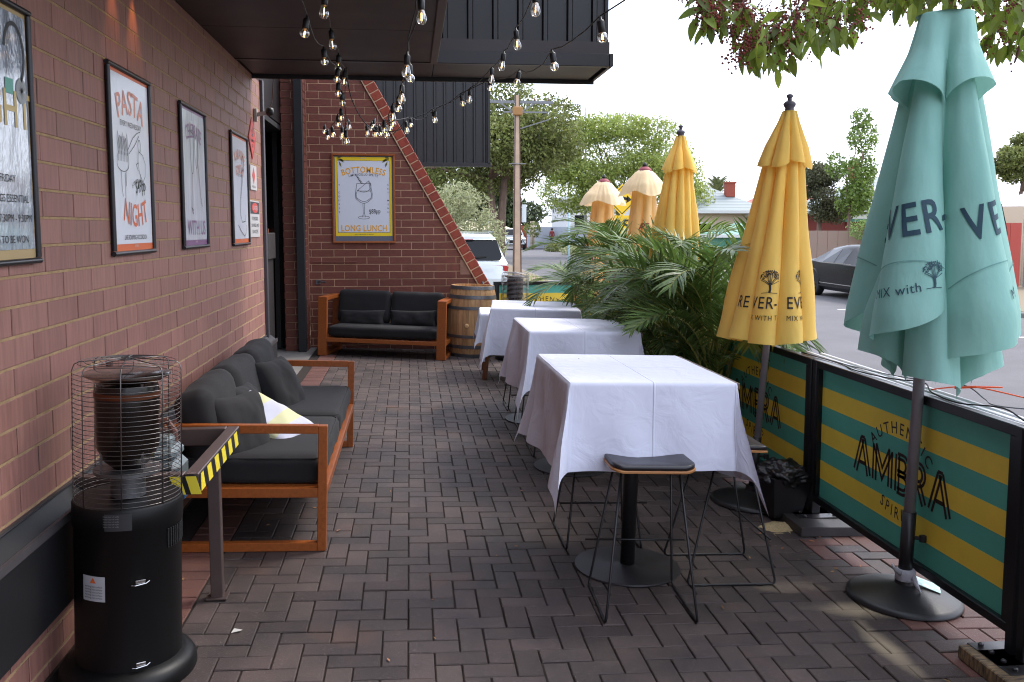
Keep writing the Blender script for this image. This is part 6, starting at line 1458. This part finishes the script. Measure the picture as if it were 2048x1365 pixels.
def tailq(pts, w, m, nm, d=.012):
    b = MB(); n = len(pts); X = lambda z: 2.245+(.0 if z < 1.07 else -(z-1.07)*.30) if z > 1.04 else 2.34
    b.v = [tuple(F(u, v, w+X(v)-d)) for u, v in pts]+[tuple(F(u, v, w+X(v))) for u, v in pts]; b.f = [tuple(range(n-1, -1, -1)), tuple(range(n, 2*n))]+[(i, (i+1) % n, n+(i+1) % n, n+i) for i in range(n)]; b.m = [0]*len(b.f); return b.obj(nm, m, t)
tailq([(-.74, 1.12), (.74, 1.12), (.78, 1.20), (.66, 1.58), (-.66, 1.58), (-.78, 1.20)], .055, CG, 'rear_window', .04)
tailq([(-.62, 1.60), (.62, 1.60), (.58, 1.66), (-.58, 1.66)], .13, WP, 'spoiler', .10); tailq([(-.12, 1.585), (.12, 1.585), (.12, 1.60), (-.12, 1.60)], .14, TL, 'brake_lamp', .02)
b = MB(); b.bar(F(.02, 1.17, 2.30), F(.42, 1.20, 2.28), .02, .03); b.bar(F(.0, 1.14, 2.30), F(.10, 1.18, 2.30), .03, .05); b.obj('wiper', BLACKP, t)
for s in (-1, 1):
    tailq([(s*.36, .99), (s*.90, .86), (s*.92, .97), (s*.86, 1.00), (s*.34, 1.02)][::s], .01, TL, 'tail_lamp', .03); tailq([(s*.42, .955), (s*.78, .885), (s*.78, .93), (s*.46, .985)][::s], .018, TLD, 'lamp_insert', .02)
    b = MB(); b.bar(F(s*.50, .52, 2.37), F(s*.86, .52, 2.30), .012, .02); b.obj('reflector', TL, t)
    b = MB(); b.bar((-1.9, s*.60, 1.76), (.9, s*.60, 1.775), .03, .03); b.obj('roof_rail', GP, t)
for q in range(3):
    a = PI/2+q*2*PI/3; c = (.0+.036*cos(a)*1.0, .975+.036*sin(a)); r_ = .038; pts = [(c[0]+r_*cos(a), c[1]+r_*sin(a)), (c[0]+r_*.55*cos(a+PI/2), c[1]+r_*.55*sin(a+PI/2)), (c[0]-r_*cos(a), c[1]-r_*sin(a)), (c[0]+r_*.55*cos(a-PI/2), c[1]+r_*.55*sin(a-PI/2))]; tailq(pts, .012, CHROME, 'emblem')
tailq([(-.20, .77), (.20, .77), (.20, .90), (-.20, .90)], .018, mat('number_plate', rgb(215, 218, 220), .4), 'number_plate')
put(shift(text2('S 431 DEK', .10, .002, 1, .62), 0, .80), F, 2.36, 'plate_lettering', NAVYINK, t)
tailq([(-.86, .36), (.86, .36), (.88, .50), (-.88, .50)], .03, BLACKP, 'lower_bumper', .06); tailq([(-.89, .52), (.89, .52), (.90, .70), (-.90, .70)], .035, WP, 'bumper', .07)
# black sedan on the far side, tail away to the left
st = [(-2.35, .86, .6, .84, .80, .40), (-2.25, .96, .70, .95, .90, .30), (-1.75, 1.05, .66, 1.0, .93, .24), (-1.55, 1.10, .60, .98, .94, .22), (-.95, 1.38, .56, .95, .94, .20), (-.2, 1.45, .58, .93, .94, .20), (.35, 1.41, .58, .92, .94, .20), (1.1, 1.0, .66, .92, .93, .20), (1.9, .88, .66, .86, .90, .22), (2.35, .68, .6, .66, .82, .28)]
t, body = car('black sedan with black wheels parked across the road', (12.35, 23.0, -.262), -PI/2-R(1), 4.8, 1.87, st, 1, BP, CG, .345, (-1.42, 1.45), rimm=mat('satin_black_rim', rgb(36, 36, 38), .35, .5), name='parked_car')
b = MB(); b.bar((-1.0, -.945, .40), (1.05, -.945, .40), .012, .02); b.obj('sill_strip', CHROME, t); b = MB(); b.bar((-.9, -.93, .965), (.8, -.93, .955), .01, .02); b.obj('window_strip', CHROME, t)
# far cars
st2 = [(-2.3, .9, .6, .88, .8, .5), (-2.2, 1.75, .68, 1.1, .92, .45), (-1, 1.85, .7, 1.1, .95, .42), (.4, 1.82, .68, 1.1, .95, .42), (.95, 1.2, .7, 1.1, .94, .42), (2.2, 1.08, .68, 1.02, .90, .45), (2.4, .8, .6, .78, .86, .5)]
t, body = car('white four wheel drive driving toward the viewer far down the road', (8.9, 78, -.262), -PI/2, 4.8, 1.9, st2, 1, WP, CG, .40, (-1.45, 1.45), name='four_wheel_drive')
b = MB(); b.add([(.47, -.66, 1.74), (.47, .66, 1.74), (.93, .74, 1.22), (.93, -.74, 1.22)], [(0, 1, 2, 3)]); b.v = [(x+.03, y, z+.02) for x, y, z in b.v]; b.obj('windscreen', CG, t)
b = MB(); b.box((2.42, 0, .72), (.04, 1.1, .26), ch=.01); b.obj('grille', BLACKP, t)
for s in (-1, 1): b = MB(); b.box((2.38, s*.72, .86), (.06, .3, .16), ch=.02); b.obj('headlight', CHROME, t)
b = MB(); b.tube([(2.52, -.8, .5), (2.55, -.5, .95), (2.55, .5, .95), (2.52, .8, .5)], .035, 6); b.obj('bull_bar', BLACKP, t)
t, body = car('silver sedan parked far down the road behind the four wheel drive', (8.35, 90, -.262), -PI/2, 4.6, 1.8, st, 1, GP, CG, .32, (-1.4, 1.4))
b = MB(); b.add([(.40, -.58, 1.36), (.40, .58, 1.36), (1.05, .68, 1.02), (1.05, -.68, 1.02)], [(0, 1, 2, 3)]); b.v = [(x+.03, y, z+.03) for x, y, z in b.v]; b.obj('windscreen', CG, t)

# ------------------------------------------------------------ walking person far down the road
def person(label, loc, rz):
    t = thing('person', label, 'person', loc, rz)
    V = [(0, 0, .93), (0, 0, 1.12), (0, .01, 1.32), (0, 0, 1.46), (0, .01, 1.54), (0, .0, 1.66), (.19, 0, 1.40), (.25, .02, 1.12), (.24, .12, .92), (-.19, 0, 1.40), (-.25, -.02, 1.12), (-.24, -.04, .88), (.10, 0, .88), (.11, .08, .48), (.11, .0, .09), (.11, .14, .04), (-.10, 0, .88), (-.11, -.06, .48), (-.11, -.16, .10), (-.11, -.04, .04)]
    E_ = [(0, 1), (1, 2), (2, 3), (3, 4), (4, 5), (3, 6), (6, 7), (7, 8), (3, 9), (9, 10), (10, 11), (0, 12), (12, 13), (13, 14), (14, 15), (0, 16), (16, 17), (17, 18), (18, 19)]
    Rr = [.15, .14, .16, .10, .055, .095, .06, .045, .035, .06, .045, .035, .09, .06, .045, .04, .09, .06, .045, .04]
    me = bpy.data.meshes.new('body'); me.from_pydata(V, E_, []); o = link('body', me, t); sk = o.modifiers.new('skin', 'SKIN')
    for i, r in enumerate(Rr): me.skin_vertices[0].data[i].radius = (r, r*.8)
    me.skin_vertices[0].data[0].use_root = True; s_ = o.modifiers.new('sub', 'SUBSURF'); s_.levels = 1; s_.render_levels = 1
    m = mat('dark_red_jacket', rgb(120, 52, 48), .8); n = m.node_tree.nodes; l = m.node_tree.links; tc = n.new('ShaderNodeTexCoord'); sx = n.new('ShaderNodeSeparateXYZ'); l.new(tc.outputs['Object'], sx.inputs[0]); rp = n.new('ShaderNodeValToRGB'); rp.color_ramp.interpolation = 'CONSTANT'
    rp.color_ramp.elements[0].color = rgb(34, 34, 42); rp.color_ramp.elements[1].position = .52; rp.color_ramp.elements[1].color = rgb(130, 52, 48); e = rp.color_ramp.elements.new(.83); e.color = rgb(190, 140, 116)
    mr = n.new('ShaderNodeMath'); mr.operation = 'DIVIDE'; mr.inputs[1].default_value = 1.78; l.new(sx.outputs[2], mr.inputs[0]); l.new(mr.outputs[0], rp.inputs[0]); l.new(rp.outputs[0], n['Principled BSDF'].inputs['Base Color']); me.materials.append(m)
    b = MB(); b.lathe([(0, .1), (.06, .09), (.1, .04), (.105, -.02), (.09, -.10), (0, -.10)], 12, (0, -.02, 1.66)); b.obj('hair', mat('dark_hair', rgb(40, 30, 26), .7), t, smooth=True)
person('person in a dark red jacket and dark trousers walking on the far footpath', (12.3, 77.5, -.15), R(20))

# ------------------------------------------------------------ houses, walls and sheds across the road
def house(label, x, y, w, d, hw, hr, wm, rm, over=.5, rz=0, hip=True, name='house', wins=2):
    t = thing(name, label, 'house', (x, y, GZ), rz)
    b = MB(); b.box((0, 0, hw/2), (w, d, hw)); b.obj('wall', wm, t)
    W_, D_ = w/2+over, d/2+over; rl = max(.1, W_-D_) if hip else W_
    b = MB(); b.add([(-W_, -D_, hw), (W_, -D_, hw), (W_, D_, hw), (-W_, D_, hw), (-rl, 0, hw+hr), (rl, 0, hw+hr)], [(0, 1, 5, 4), (1, 2, 5), (2, 3, 4, 5), (3, 0, 4), (3, 2, 1, 0)]); ro = b.obj('roof', rm, t)
    b = MB(); b.box((0, -D_-.04, hw-.06), (2*W_+.1, .1, .16)); b.box((-W_-.04, 0, hw-.06), (.1, 2*D_, .16)); b.obj('gutter', mat('pale_gutter', rgb(200, 204, 200), .5), t)
    for k in range(wins):
        wx_ = -w/2+(k+.5)*w/wins; b = MB(); b.box((wx_, -d/2-.02, hw*.55), (1.3, .06, 1.2)); f_ = b.obj('window', mat('white_window_frame', rgb(214, 214, 210), .5), t); b = MB(); b.box((wx_, -d/2-.055, hw*.55), (1.1, .02, 1.0)); b.obj('pane', CG, f_)
    return t, ro
RB = mat('red_brick_far', rgb(150, 74, 56), .8, nscale=20, namt=.2); CRM = mat('cream_render', rgb(196, 180, 156), .85)
def tiled(name, col): 
    m = mat(name, col, .7); n = m.node_tree.nodes; l = m.node_tree.links; tc = n.new('ShaderNodeTexCoord'); wv = n.new('ShaderNodeTexWave'); wv.bands_direction = 'Z'; wv.inputs['Scale'].default_value = 1.6; wv.inputs['Distortion'].default_value = .3; l.new(tc.outputs['Object'], wv.inputs[0])
    mx = n.new('ShaderNodeMix'); mx.data_type = 'RGBA'; mx.inputs[6].default_value = tuple(c*.72 for c in col[:3])+(1,); mx.inputs[7].default_value = col; l.new(wv.outputs[0], mx.inputs[0]); l.new(mx.outputs[2], n['Principled BSDF'].inputs['Base Color']); return m
GRY = tiled('grey_sheet_roof', rgb(142, 152, 152)); REDT = tiled('salmon_tile_roof', rgb(196, 112, 100)); WHR = tiled('white_sheet_roof', rgb(216, 218, 224))
t, ro = house('grey roofed house with a brick chimney across the road', 20.2, 60, 5.4, 7, 2.9, 1.75, CRM, GRY)
b = MB(); b.box((1.1, -1.6, 4.35), (.62, .5, .9)); b.box((1.1, -1.6, 4.84), (.72, .6, .1)); b.obj('chimney', RB, t)
t, ro = house('red tiled house partly hidden by the nearest yellow parasol', 25.6, 58, 6.6, 8, 2.7, 2.3, CRM, REDT); b = MB(); b.box((.3, 0, 5.0), (.6, .6, 1.1)); b.box((.3, 0, 5.6), (.75, .75, .15)); b.obj('chimney', RB, t)
t, ro = house('red brick house with solar panels behind the dark tree', 27.2, 48.5, 9.5, 8, 2.75, 2.0, mat('dark_red_brick_far', rgb(112, 42, 34), .8), GRY); b = MB(); b.box((-2.8, -1, 5.0), (.45, .45, 1.0)); b.obj('chimney', RB, t)
SP = mat('solar_blue', rgb(70, 86, 122), .15, .2, coat=1)
for k in range(3):
    for j in range(2):
        b = MB(); M_ = Matrix.Rotation(math.atan2(2.0, 4.5), 3, 'X'); c = Vector((-3.6+k*1.3, -3.6+j*1.25, 2.75+(.9+j*1.25)*2.0/4.5+.08)); b.box(c, (1.2, 1.25, .04), M_); b.obj('solar_panel', SP, t)
b = MB(); b.box((0, -4.35, 2.45), (10.2, .06, .30)); b.obj('veranda_fascia', mat('white_fascia', rgb(216, 216, 212), .6), t); b = MB(); b.box((0, -4.39, 2.22), (10.2, .05, .14)); b.obj('veranda_edge', mat('green_edge', rgb(70, 120, 100), .6), t)
t, ro = house('cream house with a white sheet roof at the picture edge', 29.8, 34.5, 8.4, 9, 2.35, 2.3, CRM, WHR); b = MB(); b.box((0, -5.0, 2.02), (9.4, .08, .16)); b.obj('veranda_edge', MATS['green_edge'], t)
t = thing('tv_antenna', 'thin television antenna standing on the white sheet roof', 'antenna', (26.6, 34.0, 3.0)); b = MB(); b.tube([(0, 0, -.6), (0, 0, 2.6)], .025, 6); b.bar((0, 0, 1.3), (.9, 0, .4), .03, .03); b.bar((-.4, 0, 2.4), (.4, 0, 2.4), .02, .02); b.obj('mast', STEEL, t)
t, ro = house('small green shed between the palms and the yellow parasol', 16.6, 44, 3.0, 2.4, 1.5, .55, mat('green_shed', rgb(70, 128, 106), .6), mat('green_shed_roof', rgb(120, 168, 158), .6), .15, name='shed', wins=0)
for k in range(12): b = MB(); b.box((-1.4+k*.25, -1.21, .75), (.05, .02, 1.45)); b.obj('rib', MATS['green_shed'], t)
t, ro = house('pale house with louvred balcony behind the bright green tree', 17.6, 82, 8, 8, 4.4, 1.2, mat('white_render_far', rgb(210, 210, 210), .8), GRY, wins=3)
def fence(label, a, c, h, m, n, name='fence', cat='fence', th=.06, gap=.012):
    a = Vector(a); c = Vector(c); t = thing(name, label, cat, a); d = (c-a); L_ = d.length; u = d.normalized(); w = L_/n
    for k in range(n):
        p = u*(w*(k+.5)); b = MB(); M_ = Matrix((u, Vector((-u.y, u.x, 0)), Vector((0, 0, 1)))).transposed(); b.box((p.x, p.y, h/2), (w-gap, th, h), M_); b.obj('panel', m, t)
    return t
fence('brown sheet fence behind the black sedan', (13.6, 29.6, GZ), (17.6, 27.2, GZ), 1.75, mat('brown_sheet_fence', rgb(142, 120, 106), .7), 14)
fence('long grey brown fence running behind the palms', (15.8, 40, GZ), (14.6, 33, GZ), 1.7, MATS['brown_sheet_fence'], 12)
fence('red painted gate sheet beside the creeper', (16.9, 27.0, GZ), (18.1, 26.2, GZ), 2.05, mat('red_gate', rgb(176, 76, 64), .6), 5, name='gate', cat='gate')
fence('grey corrugated fence at the picture edge', (18.6, 25.4, GZ), (20.2, 23.4, GZ), 2.0, mat('grey_corrugated', rgb(120, 120, 124), .5, .3), 18)
fence('red brown fence panel next to the corrugated fence', (18.2, 26.0, GZ), (18.55, 25.5, GZ), 2.0, MATS['red_gate'], 2)
fence('cream block wall behind the corrugated fence', (18.9, 28.0, GZ), (24, 24.5, GZ), 2.55, CRM, 5, name='garden_wall', cat='wall', th=.2)
fence('grey garden wall behind the walking person', (10.9, 84, GZ), (14.6, 72, GZ), 1.9, mat('grey_wall_far', rgb(150, 156, 166), .8), 4, name='garden_wall', cat='wall', th=.2)
t = thing('gate_post', 'rusty red post beside the far hedge', 'post', (10.15, 80, GZ)); b = MB(); b.box((0, 0, 1.0), (.5, .3, 2.0)); b.obj('post', mat('rust_post', rgb(150, 78, 54), .8), t)
fence('pale pillar and hedge wall at the bend of the road', (10.75, 80, GZ), (11.1, 80, GZ), 2.4, CRM, 1, name='pillar', cat='pillar', th=.5)
# creeper on the brown fence
t = thing('creeper', 'green creeper with brown dry stems spilling over the brown fence', 'creeper', (15.9, 27.9, GZ))
me = leafcloud([(0, 0, 2.15, 1.1, .5, .45), (.9, -.4, 2.5, .8, .5, .35), (-.8, .4, 1.8, .7, .4, .35), (1.3, -.7, 2.2, .5, .4, .4)], 5200, .13, 90, 3.5, .3); me.materials.append(mat('creeper_green', rgb(128, 150, 84), .6, var=.4, trans=.3)); link('foliage', me, t)
me = leafcloud([(.1, -.15, 1.55, 1.0, .45, .42), (.7, -.4, 1.7, .6, .4, .45)], 3800, .2, 91, 7, 1.2); me.materials.append(mat('dry_stems', rgb(168, 132, 108), .9, var=.4)); link('dry_stems', me, t)
# cafe umbrellas and teal bin beyond the white car
for i, (x, y) in enumerate(((2.6, 41), (5.6, 60))):
    t = thing('market_umbrella', ('small cream umbrella just over the white car roof', 'cream umbrella between the forked trunks')[i], 'umbrella', (x, y, GZ)); b = MB(); b.lathe([(1.25, 0), (.7, .22), (0, .42)], 8, (0, 0, 1.75)); b.obj('canopy', mat('cream_umbrella', rgb(214, 200, 170), .8), t); b = MB(); b.tube([(0, 0, 0), (0, 0, 2.1)], .03, 6); b.obj('pole', STEEL, t)
t = thing('skip_bin', 'teal bin showing over the roof of the white car', 'bin', (2.3, 39.3, GZ)); b = MB(); b.box((0, 0, .85), (2.4, 1.2, 1.3), ch=.04); b.obj('body', mat('teal_bin', rgb(54, 122, 116), .5), t); b = MB(); b.box((0, 0, 1.54), (2.55, 1.3, .08), ch=.02); b.obj('lid', mat('teal_bin', (0, 0, 0)), t)
t = thing('shrub', 'rounded green shrub behind the teal bin', 'shrub', (3.3, 47, GZ)); me = leafcloud([(0, 0, 1.0, 1.3, 1, .9)], 1800, .18, 95); me.materials.append(LEAF_D); link('crown', me, t)

# litter on the paving: dry leaf bits, grit and a scrap of paper
lt = MB(); rl_ = random.Random(8)
for k in range(230):
    if k < 120: x = 2.30-abs(rl_.gauss(0, .22)); y = rl_.uniform(3.0, 8.5)
    elif k < 170: x = -1.12+abs(rl_.gauss(0, .12)); y = rl_.uniform(2.9, 11)
    else: x = rl_.uniform(-.8, 2.2); y = rl_.uniform(2.9, 10)
    s_ = rl_.uniform(.004, .016) if k % 4 else rl_.uniform(.012, .026); a = rl_.uniform(0, 6.28); z = gz(x)+.0035; w = s_*.35
    lt.add([(x+s_*cos(a), y+s_*sin(a), z+.002), (x-w*sin(a), y+w*cos(a), z+.004), (x-s_*cos(a), y-s_*sin(a), z), (x+w*sin(a), y-w*cos(a), z+.001)], [(0, 1, 2, 3)])
o = lt.obj('litter', mat('dry_leaf_bits', rgb(140, 100, 66), .9, var=.6), kind='stuff'); tag(o, 'tiny dry leaf bits and grit scattered over the pavers', 'litter')
b = MB(); b.add([(-.02, -.012, .001), (.018, -.008, .006), (.022, .01, .002), (-.012, .014, .008)], [(0, 1, 2, 3)]); o = b.obj('paper_scrap', mat('scrap_white', rgb(190, 186, 180), .8), None, loc=(-.72, 3.62, gz(-.72)+.003)); tag(o, 'small curled paper scrap on the pavers near the heater base', 'scrap')
